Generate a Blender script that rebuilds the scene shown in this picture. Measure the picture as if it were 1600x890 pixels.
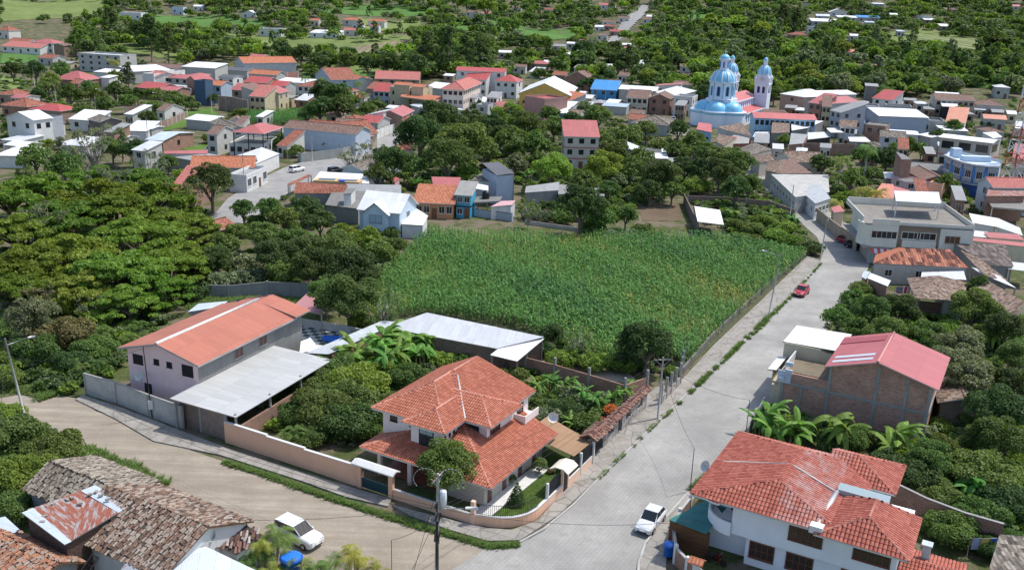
import bpy, math, random
import numpy as np
from mathutils import Vector, Matrix
R=math.radians
# ---------------------------------------------------------------- camera, sky, sun, exposure
scene=bpy.context.scene
for o in list(bpy.data.objects): bpy.data.objects.remove(o)
COL=scene.collection
FPX=1480.; PITCH=R(17.44); ROLL=R(1.92); CAMH=45.
_f=np.array([0,math.cos(PITCH),-math.sin(PITCH)]); _r0=np.array([1,0,0.]); _u0=np.array([0,math.sin(PITCH),math.cos(PITCH)])
_r=_r0*math.cos(ROLL)+_u0*math.sin(ROLL); _u=_u0*math.cos(ROLL)-_r0*math.sin(ROLL)
CAM=np.array([0,0,CAMH])
cd=bpy.data.cameras.new('camera'); cam=bpy.data.objects.new('camera',cd); COL.objects.link(cam)
cam.matrix_world=Matrix(((_r[0],_u[0],-_f[0],0),(_r[1],_u[1],-_f[1],0),(_r[2],_u[2],-_f[2],CAMH),(0,0,0,1)))
cd.sensor_width=36; cd.lens=36*FPX/1600; cd.clip_end=9000; cd.clip_start=1
scene.camera=cam
SUN_AZ=R(64); SUN_EL=R(60)          # azimuth clockwise from +Y (towards +X)
w=bpy.data.worlds.new('World'); scene.world=w; w.use_nodes=True
nt=w.node_tree; nt.nodes.clear()
sky=nt.nodes.new('ShaderNodeTexSky'); sky.sky_type='NISHITA'; sky.sun_disc=False
sky.sun_elevation=SUN_EL; sky.sun_rotation=SUN_AZ; sky.air_density=1.0; sky.dust_density=1.6; sky.ozone_density=1.0
bg=nt.nodes.new('ShaderNodeBackground'); bg.inputs[1].default_value=0.15
wo=nt.nodes.new('ShaderNodeOutputWorld'); nt.links.new(sky.outputs[0],bg.inputs[0]); nt.links.new(bg.outputs[0],wo.inputs[0])
sl=bpy.data.lights.new('sun','SUN'); sl.energy=3.0; sl.angle=R(0.9); sl.color=(1.0,0.955,0.89)
so=bpy.data.objects.new('sun',sl); COL.objects.link(so)
sd=Vector((math.sin(SUN_AZ)*math.cos(SUN_EL),math.cos(SUN_AZ)*math.cos(SUN_EL),math.sin(SUN_EL)))
so.rotation_euler=sd.to_track_quat('Z','Y').to_euler()
scene.view_settings.view_transform='Standard'; scene.view_settings.look='None'; scene.view_settings.gamma=1
scene.view_settings.use_curve_mapping=False
scene.view_settings.exposure=0.45
scene.render.engine='CYCLES'
scene.cycles.max_bounces=5; scene.cycles.diffuse_bounces=3; scene.cycles.glossy_bounces=2; scene.cycles.transmission_bounces=2
scene.cycles.transparent_max_bounces=4
# ---------------------------------------------------------------- terrain height and pixel -> ground
def hterr(x,y):
    t=max(0.,y-455.-0.10*abs(x)*0); h=0.085*t*t/(t+90.)
    t2=max(0.,x-40-0.0*y)*max(0.,y-330)/260.
    h+=0.055*t2*260/(t2*0.9+260.) if t2>0 else 0
    k=min(1.,max(0.,(y-480)/300.))
    h+=k*(3.5*math.sin(x*.021+1.3)*math.cos(y*.013)+2.0*math.sin(x*.047+y*.03))
    return h
def ray(px,py): return _f*FPX+_r*(px-800)-_u*(py-445)
def P(px,py,z=0.):
    """world point seen at photo pixel px,py that lies z metres above the terrain"""
    d=ray(px,py)
    if py>190:
        t=(z-CAMH)/d[2]; p=CAM+d*t
        if p[1]<455 and p[0]<40 or p[1]<330: return Vector(p)
    t=60./FPX; last=t
    while True:
        p=CAM+d*t
        if p[2]-z-hterr(p[0],p[1])<0: break
        last=t; t*=1.02
        if t*FPX>4000: return Vector(CAM+d*t)
    a,b=last,t
    for _ in range(30):
        m=(a+b)/2; p=CAM+d*m
        if p[2]-z-hterr(p[0],p[1])<0: b=m
        else: a=m
    return Vector(CAM+d*b)
def proj(p):
    d=np.array(p)-CAM; k=FPX/d.dot(_f); return 800+d.dot(_r)*k,445-d.dot(_u)*k
def scl(p): return FPX/((np.array(p)-CAM).dot(_f))   # photo px per metre at p
# ---------------------------------------------------------------- mesh builder
class MB:
    def __init__(s): s.v=[];s.f=[];s.m=[];s.sm=[]
    def poly(s,pts,m=0):
        n=len(s.v); s.v+= [tuple(p) for p in pts]; s.f.append(tuple(range(n,n+len(pts)))); s.m.append(m); s.sm.append(False)
    def box(s,x0,y0,z0,x1,y1,z1,m=0,rot=None,c=None):
        v=[(x0,y0,z0),(x1,y0,z0),(x1,y1,z0),(x0,y1,z0),(x0,y0,z1),(x1,y0,z1),(x1,y1,z1),(x0,y1,z1)]
        if rot is not None:
            cx,cy=c if c else ((x0+x1)/2,(y0+y1)/2); C_,S_=math.cos(rot),math.sin(rot)
            v=[(cx+(a-cx)*C_-(b-cy)*S_, cy+(a-cx)*S_+(b-cy)*C_, z) for a,b,z in v]
        n=len(s.v); s.v+=v
        for q in ((0,3,2,1),(4,5,6,7),(0,1,5,4),(1,2,6,5),(2,3,7,6),(3,0,4,7)):
            s.f.append(tuple(n+i for i in q)); s.m.append(m); s.sm.append(False)
        return s
    def slab(s,pts,th,mt=0,ms=1):
        """polygon (top) extruded down by th"""
        low=[(p[0],p[1],p[2]-th) for p in pts]
        if len(pts)==4:
            for t_ in ((0,1,2),(0,2,3)): s.poly([pts[i] for i in t_],mt); s.poly([low[i] for i in t_[::-1]],ms)
        else: s.poly(pts,mt); s.poly(low[::-1],ms)
        for i in range(len(pts)):
            j=(i+1)%len(pts); s.poly([pts[i],low[i],low[j],pts[j]],ms)
    def tube(s,a,b,r0,r1=None,n=8,m=0,cap=True,sm=True):
        if r1 is None: r1=r0
        a=Vector(a);b=Vector(b);d=(b-a)
        if d.length<1e-6: return
        d.normalize(); u=d.cross(Vector((0,0,1)))
        if u.length<.01: u=Vector((1,0,0))
        u.normalize(); v=d.cross(u); k=len(s.v)
        for c,r in ((a,r0),(b,r1)):
            for i in range(n):
                t=2*math.pi*i/n; s.v.append(tuple(c+u*(r*math.cos(t))+v*(r*math.sin(t))))
        for i in range(n):
            j=(i+1)%n; s.f.append((k+i,k+n+i,k+n+j,k+j)[::-1]); s.m.append(m); s.sm.append(sm)
        if cap:
            s.f.append(tuple(range(k,k+n))); s.m.append(m); s.sm.append(False)
            s.f.append(tuple(range(k+n,k+2*n))[::-1]); s.m.append(m); s.sm.append(False)
    def lathe(s,prof,n=16,cx=0,cy=0,m=0,a0=0,a1=2*math.pi,sm=True,sx=1,sy=1):
        k=len(s.v); full=abs(a1-a0-2*math.pi)<1e-4; N=n if full else n+1
        for r,z in prof:
            for i in range(N):
                t=a0+(a1-a0)*i/n; s.v.append((cx+r*math.cos(t)*sx,cy+r*math.sin(t)*sy,z))
        for q in range(len(prof)-1):
            for i in range(n):
                j=(i+1)%N if full else i+1
                s.f.append((k+q*N+i,k+q*N+j,k+(q+1)*N+j,k+(q+1)*N+i)); s.m.append(m); s.sm.append(sm)
    def path(s,pts,r,n=6,m=0):
        for a,b in zip(pts[:-1],pts[1:]): s.tube(a,b,r,r,n,m)
    def build(s,name,mats,parent=None,loc=None):
        me=bpy.data.meshes.new(name)
        if not isinstance(mats,(list,tuple)): mats=[mats]
        me.from_pydata(s.v,[],s.f)
        for m in mats: me.materials.append(m)
        me.polygons.foreach_set('material_index',s.m); me.polygons.foreach_set('use_smooth',s.sm)
        autouv(me); me.update()
        o=bpy.data.objects.new(name,me); COL.objects.link(o)
        if parent is not None: o.parent=parent
        if loc is not None: o.location=loc
        return o
def autouv(me):
    n=len(me.polygons)
    if n==0: return
    nl=len(me.loops); vi=np.empty(nl,np.int32); me.loops.foreach_get('vertex_index',vi)
    co=np.empty(len(me.vertices)*3,np.float32); me.vertices.foreach_get('co',co); co=co.reshape(-1,3)
    nr=np.empty(n*3,np.float32); me.polygons.foreach_get('normal',nr); nr=nr.reshape(-1,3)
    tot=np.empty(n,np.int32); me.polygons.foreach_get('loop_total',tot)
    N=np.repeat(nr,tot,axis=0)
    u=np.stack([-N[:,1],N[:,0],np.zeros(nl)],1); L=np.linalg.norm(u,axis=1)
    flat=L<.02; u[flat]=(1,0,0); L[flat]=1; u/=L[:,None]
    v=np.cross(N,u); p=co[vi]
    uv=np.stack([(p*u).sum(1),(p*v).sum(1)],1).astype(np.float32)
    lay=me.uv_layers.new(name='UVMap'); lay.data.foreach_set('uv',uv.ravel())
# ---------------------------------------------------------------- tagging
def tag(o,label=None,cat=None,group=None,kind=None):
    if label: o['label']=label
    if cat: o['category']=cat
    if group: o['group']=group
    if kind: o['kind']=kind
    return o
LM=[]    # landmarks used for wording: (position, words)
def root(name,loc,rz,label,cat,group=None,lm=None):
    o=bpy.data.objects.new(name,None); COL.objects.link(o); o.location=loc; o.rotation_euler=(0,0,rz); o.empty_display_size=.5
    tag(o,label,cat,group)
    if lm: LM.append((Vector(loc),lm))
    return o
# ---------------------------------------------------------------- materials (all procedural)
def new_mat(name):
    m=bpy.data.materials.new(name); m.use_nodes=True; t=m.node_tree; t.nodes.clear()
    out=t.nodes.new('ShaderNodeOutputMaterial'); b=t.nodes.new('ShaderNodeBsdfPrincipled')
    t.links.new(b.outputs[0],out.inputs[0]); return m,t,b
def nd(t,ty,**k):
    n=t.nodes.new(ty)
    for a,v in k.items():
        if a.startswith('i_'): n.inputs[int(a[2:])].default_value=v
        else: setattr(n,a,v)
    return n
def lk(t,a,b): t.links.new(a,b)
def uvmap(t,sx=1,sy=1,obj=False):
    c=nd(t,'ShaderNodeTexCoord'); mp=nd(t,'ShaderNodeMapping'); mp.inputs['Scale'].default_value=(sx,sy,1 if not obj else sx)
    lk(t,c.outputs['Object' if obj else 'UV'],mp.inputs[0]); return mp.outputs[0]
def noise(t,vec,scale,detail=3,rough=.55):
    n=nd(t,'ShaderNodeTexNoise'); n.inputs['Scale'].default_value=scale; n.inputs['Detail'].default_value=detail; n.inputs['Roughness'].default_value=rough
    lk(t,vec,n.inputs['Vector']); return n.outputs['Fac']
def ramp(t,fac,stops):
    r=nd(t,'ShaderNodeValToRGB'); e=r.color_ramp.elements
    while len(e)<len(stops): e.new(.5)
    for i,(p,c) in enumerate(stops): e[i].position=p; e[i].color=(c[0],c[1],c[2],1)
    lk(t,fac,r.inputs[0]); return r.outputs[0]
def mixc(t,fac,a,b,mode='MIX'):
    m=nd(t,'ShaderNodeMix',data_type='RGBA',blend_type=mode)
    for s_,v in ((m.inputs[0],fac),(m.inputs[6],a),(m.inputs[7],b)):
        if hasattr(v,'links'): lk(t,v,s_)
        elif isinstance(v,(int,float)): s_.default_value=v
        else: s_.default_value=(v[0],v[1],v[2],1)
    return m.outputs[2]
def math_(t,op,a,b=None,c=None):
    m=nd(t,'ShaderNodeMath',operation=op)
    for i,v in enumerate((a,b,c)):
        if v is None: continue
        if hasattr(v,'links'): lk(t,v,m.inputs[i])
        else: m.inputs[i].default_value=v
    return m.outputs[0]
def bump(t,b,h,dist=.02,st=.6):
    n=nd(t,'ShaderNodeBump'); n.inputs['Distance'].default_value=dist; n.inputs['Strength'].default_value=st
    lk(t,h,n.inputs['Height']); lk(t,n.outputs[0],b.inputs['Normal'])
def sc(c,k): return tuple(min(1,x*k) for x in c)
_MC={}
def paint(col,rough=.75,var=.13,dirt=.35,key=None):
    """painted / rendered wall: slight mottling, rain streaks, grimy foot"""
    k=('paint',col,rough,var,dirt)
    if k in _MC: return _MC[k]
    m,t,b=new_mat('wall_paint'); v=uvmap(t)
    n1=noise(t,v,.7,4); c=ramp(t,n1,[(.3,sc(col,1-var)),(.7,sc(col,1+var*.4))])
    st=noise(t,uvmap(t,2.2,.18),1.0,4,.7); f=nd(t,'ShaderNodeMapRange'); lk(t,st,f.inputs[0]); f.inputs[1].default_value=.52; f.inputs[2].default_value=.78; f.inputs[4].default_value=dirt
    g=sum(col)/3; c=mixc(t,f.outputs[0],c,(g*.45,g*.42,g*.36))
    lk(t,c,b.inputs['Base Color']); b.inputs['Roughness'].default_value=rough
    bump(t,b,noise(t,v,6,3),.01,.3); _MC[k]=m; return m
def plain(col,rough=.6,metal=0,var=.1,sc_=1.5,name='surface'):
    k=('plain',col,rough,metal,var,sc_,name)
    if k in _MC: return _MC[k]
    m,t,b=new_mat(name); v=uvmap(t,obj=True)
    c=ramp(t,noise(t,v,sc_,3),[(.3,sc(col,1-var)),(.7,sc(col,1+var))])
    lk(t,c,b.inputs['Base Color']); b.inputs['Roughness'].default_value=rough; b.inputs['Metallic'].default_value=metal
    _MC[k]=m; return m
def concrete(col=(.37,.36,.34),big=.35,name='concrete',blocks=False):
    k=('conc',col,big,blocks)
    if k in _MC: return _MC[k]
    m,t,b=new_mat(name); v=uvmap(t)
    c=ramp(t,noise(t,v,.55,5,.65),[(.28,sc(col,1-big)),(.5,col),(.72,sc(col,1.18))])
    c=mixc(t,noise(t,uvmap(t,1.6,.2),1,4),c,sc(col,.62),'MIX') if big>.3 else c
    f=noise(t,v,9,3); c=mixc(t,.25,c,ramp(t,f,[(.3,(0,0,0)),(.7,(1,1,1))]),'OVERLAY')
    if blocks:
        br=nd(t,'ShaderNodeTexBrick'); lk(t,v,br.inputs[0]); br.inputs['Scale'].default_value=1; br.inputs['Brick Width'].default_value=.42; br.inputs['Row Height'].default_value=.21; br.inputs['Mortar Size'].default_value=.018
        br.inputs['Color1'].default_value=(1,1,1,1); br.inputs['Color2'].default_value=(.82,.82,.82,1); br.inputs['Mortar'].default_value=(.6,.6,.58,1)
        c=mixc(t,1.,c,br.outputs[0],'MULTIPLY')
    lk(t,c,b.inputs['Base Color']); b.inputs['Roughness'].default_value=.9; bump(t,b,f,.01,.4); _MC[k]=m; return m
def brick(a=(.34,.155,.105),b2=(.24,.12,.085),mor=(.36,.31,.27),w=.4,h=.2,ms=.022):
    k=('brick',a,b2,mor,w,h)
    if k in _MC: return _MC[k]
    m,t,b=new_mat('brickwork'); v=uvmap(t)
    br=nd(t,'ShaderNodeTexBrick'); lk(t,v,br.inputs[0]); br.inputs['Scale'].default_value=1; br.inputs['Brick Width'].default_value=w; br.inputs['Row Height'].default_value=h
    br.inputs['Mortar Size'].default_value=ms; br.inputs['Mortar Smooth'].default_value=.4; br.inputs['Bias'].default_value=.1
    br.inputs['Color1'].default_value=(*a,1); br.inputs['Color2'].default_value=(*b2,1); br.inputs['Mortar'].default_value=(*mor,1)
    # irregular thick joints
    nv=noise(t,uvmap(t,1.4,5.),1.,2); c=mixc(t,ramp(t,nv,[(.5,(0,0,0)),(.7,(.55,.55,.55))]),br.outputs[0],sc(b2,.6))
    c=mixc(t,.5,c,ramp(t,noise(t,v,.5,4),[(.3,(.35,.33,.3)),(.7,(.75,.72,.7))]),'OVERLAY')
    lk(t,c,b.inputs['Base Color']); b.inputs['Roughness'].default_value=.92; bump(t,b,br.outputs[1],.02,-.5); _MC[k]=m; return m
def tin(col,rust=0.,rough=.42,sheet=.9,rustcol=(.22,.07,.042),wave=.17,dirt=.25,key='tin_sheet'):
    k=('tin',col,rust,rough,sheet,rustcol,wave,dirt)
    if k in _MC: return _MC[k]
    m,t,b=new_mat(key); v=uvmap(t)
    br=nd(t,'ShaderNodeTexBrick'); br.offset=.37; lk(t,v,br.inputs[0]); br.inputs['Scale'].default_value=1; br.inputs['Brick Width'].default_value=sheet; br.inputs['Row Height'].default_value=2.9
    br.inputs['Mortar Size'].default_value=.02; br.inputs['Color1'].default_value=(*sc(col,.90),1); br.inputs['Color2'].default_value=(*sc(col,1.05),1); br.inputs['Mortar'].default_value=(*sc(col,.72),1)
    c=br.outputs[0]
    st=noise(t,uvmap(t,1.7,.25),1.3,5,.7); g=sum(col)/3
    f=nd(t,'ShaderNodeMapRange'); lk(t,st,f.inputs[0]); f.inputs[1].default_value=.48; f.inputs[2].default_value=.8; f.inputs[4].default_value=dirt*1.3
    c=mixc(t,f.outputs[0],c,(g*.5+col[0]*.1,g*.48,g*.44))
    if rust>0:
        rn=noise(t,uvmap(t,2.4,.5),1.2,5,.75); c=mixc(t,ramp(t,rn,[(.62-rust*.35,(0,0,0)),(.70-rust*.3,(1,1,1))]),c,mixc(t,noise(t,v,3,3),rustcol,sc(rustcol,1.35)))
    lk(t,c,b.inputs['Base Color']); b.inputs['Roughness'].default_value=rough; b.inputs['Specular IOR Level'].default_value=.35
    wv=nd(t,'ShaderNodeTexWave',wave_type='BANDS',bands_direction='X'); lk(t,v,wv.inputs[0]); wv.inputs['Scale'].default_value=.31/wave; wv.inputs['Distortion'].default_value=0
    bump(t,b,wv.outputs[1],.015,.4); _MC[k]=m; return m
def tiletex(cols,tw=.27,tl=.42,bumpd=.06,stain=.35,name='clay_tiles'):
    """clay tile roof as relief and colour: rows of barrels running down the slope"""
    k=('tt',tuple(cols),tw,tl,stain)
    if k in _MC: return _MC[k]
    m,t,b=new_mat(name); v=uvmap(t)
    br=nd(t,'ShaderNodeTexBrick'); br.offset=0.5; lk(t,v,br.inputs[0]); br.inputs['Scale'].default_value=1; br.inputs['Brick Width'].default_value=tw; br.inputs['Row Height'].default_value=tl
    br.inputs['Mortar Size'].default_value=.0; br.inputs['Color1'].default_value=(0,0,0,1); br.inputs['Color2'].default_value=(1,1,1,1)
    n=len(cols); c=ramp(t,br.outputs[0],[(i/(n-1)*.9+.05,cc) for i,cc in enumerate(cols)])
    big=noise(t,v,.35,4,.65); dk=tuple(sum(q[i] for q in cols)/n*.45 for i in range(3))
    f=nd(t,'ShaderNodeMapRange'); lk(t,big,f.inputs[0]); f.inputs[1].default_value=.45; f.inputs[2].default_value=.75; f.inputs[4].default_value=stain
    c=mixc(t,f.outputs[0],c,dk)
    sp=nd(t,'ShaderNodeSeparateXYZ'); lk(t,v,sp.inputs[0])
    wx=math_(t,'SINE',math_(t,'MULTIPLY',sp.outputs[0],2*math.pi/tw)); wx=math_(t,'ABSOLUTE',wx) if False else wx
    fy=math_(t,'FRACT',math_(t,'DIVIDE',sp.outputs[1],tl))
    # colour goes darker in the gaps between the barrels
    gap=nd(t,'ShaderNodeMapRange'); lk(t,wx,gap.inputs[0]); gap.inputs[1].default_value=-.35; gap.inputs[2].default_value=-.95; gap.inputs[4].default_value=.6
    c=mixc(t,gap.outputs[0],c,dk)
    h=math_(t,'ADD',math_(t,'MULTIPLY',wx,.5),math_(t,'MULTIPLY',math_(t,'SUBTRACT',1.,fy),.5))
    lk(t,c,b.inputs['Base Color']); b.inputs['Roughness'].default_value=.85; b.inputs['Specular IOR Level'].default_value=.25
    bump(t,b,h,bumpd,.8); _MC[k]=m; return m
def island(cols,rough=.8,stain=.3,name='clay_tile',spec=.25,fade=None):
    """colour picked per loose piece (one tile, one leaf)"""
    k=('isl',tuple(cols),rough,stain,name,fade)
    if k in _MC: return _MC[k]
    m,t,b=new_mat(name); g=nd(t,'ShaderNodeNewGeometry'); n=len(cols)
    c=ramp(t,g.outputs['Random Per Island'],[(i/(n-1) if n>1 else 0,cc) for i,cc in enumerate(cols)])
    tc=nd(t,'ShaderNodeTexCoord'); big=noise(t,tc.outputs['Object'],.45,4,.65); dk=tuple(sum(q[i] for q in cols)/n*.4 for i in range(3))
    f=nd(t,'ShaderNodeMapRange'); lk(t,big,f.inputs[0]); f.inputs[1].default_value=.45; f.inputs[2].default_value=.75; f.inputs[4].default_value=stain
    c=mixc(t,f.outputs[0],c,dk)
    if fade:
        sp=nd(t,'ShaderNodeSeparateXYZ'); lk(t,tc.outputs['Object'],sp.inputs[0]); w1=math_(t,'MULTIPLY',math_(t,'GREATER_THAN',sp.outputs[0],fade),math_(t,'GREATER_THAN',10.2,sp.outputs[0]))
        fn=ramp(t,noise(t,tc.outputs['Object'],.9,5,.7),[(.42,(0,0,0)),(.70,(.5,.5,.5))]); c=mixc(t,math_(t,'MULTIPLY',w1,fn),c,(.55,.48,.46))
    f2=noise(t,tc.outputs['Object'],5,3); c=mixc(t,.18,c,ramp(t,f2,[(.3,(.2,.2,.2)),(.7,(.8,.8,.8))]),'OVERLAY')
    lk(t,c,b.inputs['Base Color']); b.inputs['Roughness'].default_value=rough; b.inputs['Specular IOR Level'].default_value=spec
    _MC[k]=m; return m
def glass(col=(.02,.025,.03),rough=.12):
    k=('glass',col,rough)
    if k in _MC: return _MC[k]
    m,t,b=new_mat('window_glass'); b.inputs['Base Color'].default_value=(*col,1); b.inputs['Roughness'].default_value=rough; b.inputs['Specular IOR Level'].default_value=.6
    _MC[k]=m; return m
def leafm(a,b_,tr=.25,name='foliage',var=.12):
    k=('leaf',a,b_,tr,var)
    if k in _MC: return _MC[k]
    m=bpy.data.materials.new(name); m.use_nodes=True; t=m.node_tree; t.nodes.clear()
    out=nd(t,'ShaderNodeOutputMaterial'); g=nd(t,'ShaderNodeNewGeometry'); oi=nd(t,'ShaderNodeObjectInfo')
    c=ramp(t,g.outputs['Random Per Island'],[(0,sc(a,.8)),(.5,tuple((x+y)/2 for x,y in zip(a,b_))),(1,sc(b_,1.1))])
    tc=nd(t,'ShaderNodeTexCoord'); n1=noise(t,tc.outputs['Object'],.45,3); c=mixc(t,ramp(t,n1,[(.35,(0,0,0)),(.65,(1,1,1))]),c,mixc(t,.5,c,b_))
    hs=nd(t,'ShaderNodeHueSaturation'); lk(t,c,hs.inputs['Color'])
    mr=nd(t,'ShaderNodeMapRange'); lk(t,oi.outputs['Random'],mr.inputs[0]); mr.inputs[3].default_value=.5-.03; mr.inputs[4].default_value=.5+.025; lk(t,mr.outputs[0],hs.inputs['Hue'])
    mr2=nd(t,'ShaderNodeMapRange'); r2=math_(t,'FRACT',math_(t,'MULTIPLY',oi.outputs['Random'],7.31)); lk(t,r2,mr2.inputs[0]); mr2.inputs[3].default_value=1-var*1.6; mr2.inputs[4].default_value=1+var*1.8; lk(t,mr2.outputs[0],hs.inputs['Value'])
    d=nd(t,'ShaderNodeBsdfPrincipled'); lk(t,hs.outputs[0],d.inputs['Base Color']); d.inputs['Roughness'].default_value=.55; d.inputs['Specular IOR Level'].default_value=.22
    if tr>0:
        tl=nd(t,'ShaderNodeBsdfTranslucent'); lk(t,mixc(t,1.,hs.outputs[0],(1.0,1.0,.45),'MULTIPLY'),tl.inputs[0])
        mx=nd(t,'ShaderNodeMixShader'); mx.inputs[0].default_value=tr; lk(t,d.outputs[0],mx.inputs[1]); lk(t,tl.outputs[0],mx.inputs[2]); lk(t,mx.outputs[0],out.inputs[0])
    else: lk(t,d.outputs[0],out.inputs[0])
    _MC[k]=m; return m
# palette
WHITE=(.74,.74,.72); OFFW=(.62,.60,.55); BLUEW=(.55,.62,.72); CREAM=(.58,.50,.36); PEACH=(.66,.42,.29); PINK=(.60,.42,.45)
RED=(.50,.13,.11); RED2=(.60,.20,.18); ORG=(.56,.20,.11); TINW=(.74,.75,.76); TING=(.42,.44,.46); TINB=(.50,.57,.64); GREY=(.33,.32,.31); FIB=(.30,.29,.27)
OLDT=[(.07,.055,.045),(.17,.115,.085),(.25,.15,.10),(.30,.22,.17),(.36,.30,.25)]
OLDG=[(.06,.052,.045),(.13,.11,.09),(.20,.165,.13),(.27,.23,.19),(.33,.30,.26)]
ORGT=[(.36,.115,.065),(.46,.155,.085),(.52,.19,.11)]
REDT=[(.26,.075,.05),(.36,.105,.07),(.44,.15,.10)]
MET=plain((.35,.36,.37),.4,.7,.15,2,'galvanised_steel'); DARK=plain((.02,.02,.022),.6,0,.1,2,'dark_metal'); TRIM=plain((.62,.62,.60),.6,0,.08,1,'white_trim')
CONC=concrete(); CONCD=concrete((.22,.215,.2),.4); BRK=brick(); WOOD=plain((.16,.075,.035),.7,0,.35,6,'wood'); WOODG=plain((.22,.19,.16),.8,0,.3,6,'weathered_wood')
GL=glass(); GLB=glass((.03,.05,.07),.1); DARKROOM=plain((.012,.011,.012),.9,0,.1,1,'dark_interior')
# ---------------------------------------------------------------- generic hip / gable / shed roofs
def clip(poly,a,b,c):      # keep a*x+b*y<=c
    out=[]
    for i in range(len(poly)):
        p,q=poly[i],poly[(i+1)%len(poly)]; dp=a*p[0]+b*p[1]-c; dq=a*q[0]+b*q[1]-c
        if dp<=1e-9: out.append(p)
        if (dp<0<dq) or (dq<0<dp):
            k=dp/(dp-dq); out.append((p[0]+(q[0]-p[0])*k,p[1]+(q[1]-p[1])*k))
    return out
class Hip:
    """roof over rect (x0,y0,x1,y1): slopes of the left, right, front, back planes (None = upright gable end)"""
    def __init__(s,x0,y0,x1,y1,e,l=None,r=None,f=None,b=None,cap=None):
        s.rect=(x0,y0,x1,y1); s.e=e; s.pl=[]
        if l is not None: s.pl.append((l,0,-l*x0))
        if r is not None: s.pl.append((-r,0,r*x1))
        if f is not None: s.pl.append((0,f,-f*y0))
        if b is not None: s.pl.append((0,-b,b*y1))
        if cap is not None: s.pl.append((0,0,cap))
    def z(s,x,y):
        x0,y0,x1,y1=s.rect
        if x<x0-1e-6 or x>x1+1e-6 or y<y0-1e-6 or y>y1+1e-6: return -99
        return s.e+min(a*x+b*y+c for a,b,c in s.pl)
    def faces(s):
        x0,y0,x1,y1=s.rect; res=[]
        for i,(a,b,c) in enumerate(s.pl):
            p=[(x0,y0),(x1,y0),(x1,y1),(x0,y1)]
            for j,(A,B,C) in enumerate(s.pl):
                if j!=i: p=clip(p,a-A,b-B,C-c)
            # tidy doubles
            q=[]
            for u in p:
                if not q or abs(u[0]-q[-1][0])+abs(u[1]-q[-1][1])>1e-4: q.append(u)
            if len(q)>1 and abs(q[0][0]-q[-1][0])+abs(q[0][1]-q[-1][1])<1e-4: q.pop()
            if len(q)>2: res.append([(u[0],u[1],s.e+a*u[0]+b*u[1]+c) for u in q])
        return res
def ridges(h):
    """edges shared by two planes of a roof"""
    es={}
    for f in h.faces():
        for i in range(len(f)):
            p,q=f[i],f[(i+1)%len(f)]; k=tuple(sorted((tuple(round(v,2) for v in p),tuple(round(v,2) for v in q))))
            es.setdefault(k,0); es[k]+=1
    return [k for k,n in es.items() if n==2]
def inpoly(x,y,p):
    c=False; n=len(p)
    for i in range(n):
        a,b=p[i],p[i-1]
        if (a[1]>y)!=(b[1]>y) and x<(b[0]-a[0])*(y-a[1])/(b[1]-a[1])+a[0]: c=not c
    return c
def lay_tiles(mb,face,tw,tl,rng,m=0,lift=.05,jit=.0,others=(),hgt=.07,seg=4,miss=0.):
    """real barrel tiles laid on one roof plane"""
    f=[Vector(p) for p in face]; n=(f[1]-f[0]).cross(f[2]-f[0]).normalized()
    if n.z<0: n=-n
    u=Vector((-n.y,n.x,0)); 
    if u.length<.02: return
    u.normalize(); v=n.cross(u); o=f[0]
    P2=[((p-o).dot(u),(p-o).dot(v)) for p in f]; us=[p[0] for p in P2]; vs=[p[1] for p in P2]
    nu=int((max(us)-min(us))/tw)+1; nv=int((max(vs)-min(vs))/tl)+1
    for i in range(nu):
        uc=min(us)+(i+.5)*tw; vmx=max(vs)
        for j in range(nv):
            v0=min(vs)+j*tl; vc=v0+tl*.5
            if not inpoly(uc,v0+tl*.28,P2): continue
            c=o+u*uc+v*vc
            if any(h.z(c.x,c.y)>c.z+.03 for h in others): continue
            if miss and rng.random()<miss: continue
            du=rng.uniform(-jit,jit)*tw; dv=rng.uniform(-jit,jit)*tl*1.2; an=rng.uniform(-jit,jit)*.5; dz=rng.uniform(0,jit)*.08
            k=len(mb.v)
            for (vv,hh,wd) in ((v0-tl*.12,lift+.035,tw*.46),(min(v0+tl*.98,vmx+.02),lift,tw*.40)):
                for q in range(seg+1):
                    a=math.pi*q/seg; x=-math.cos(a)*wd; zz=math.sin(a)*hgt*1.15
                    y=vv-vc; X=x*math.cos(an)-y*math.sin(an); Y=x*math.sin(an)+y*math.cos(an)
                    p=o+u*(uc+du+X)+v*(vc+dv+Y)+n*(hh+zz+dz); mb.v.append(tuple(p))
            for q in range(seg):
                mb.f.append((k+q,k+q+1,k+seg+2+q,k+seg+1+q)); mb.m.append(m); mb.sm.append(False)
            mb.f.append(tuple(k+q for q in range(seg+1))[::-1]); mb.m.append(m); mb.sm.append(False)
def roof_part(par,hips,top,side=None,th=.12,ridge=None,rr=.11,tiles=None,name='roof',rng=None):
    mb=MB(); side=side or TRIM; rng=rng or random.Random(5)
    for h in hips:
        for f in h.faces(): mb.slab(f,th,0,1)
        if ridge:
            for a,b in ridges(h):
                mid=((a[0]+b[0])/2,(a[1]+b[1])/2,(a[2]+b[2])/2)
                if any(o.z(mid[0],mid[1])>mid[2]+.05 for o in hips if o is not h): continue
                if (Vector(a)-Vector(b)).length>.3: mb.tube(a,b,rr,rr,6,2)
    if tiles:
        tw,tl,jit=tiles[:3]
        for h in hips:
            for f in h.faces():
                lay_tiles(mb,f,tw,tl,rng,3,.02,jit,[o for o in hips if o is not h],*(tiles[4:]))
    mats=[top,side,ridge or top]+([tiles[3]] if tiles else [])
    return mb.build(name,mats,par)
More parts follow.
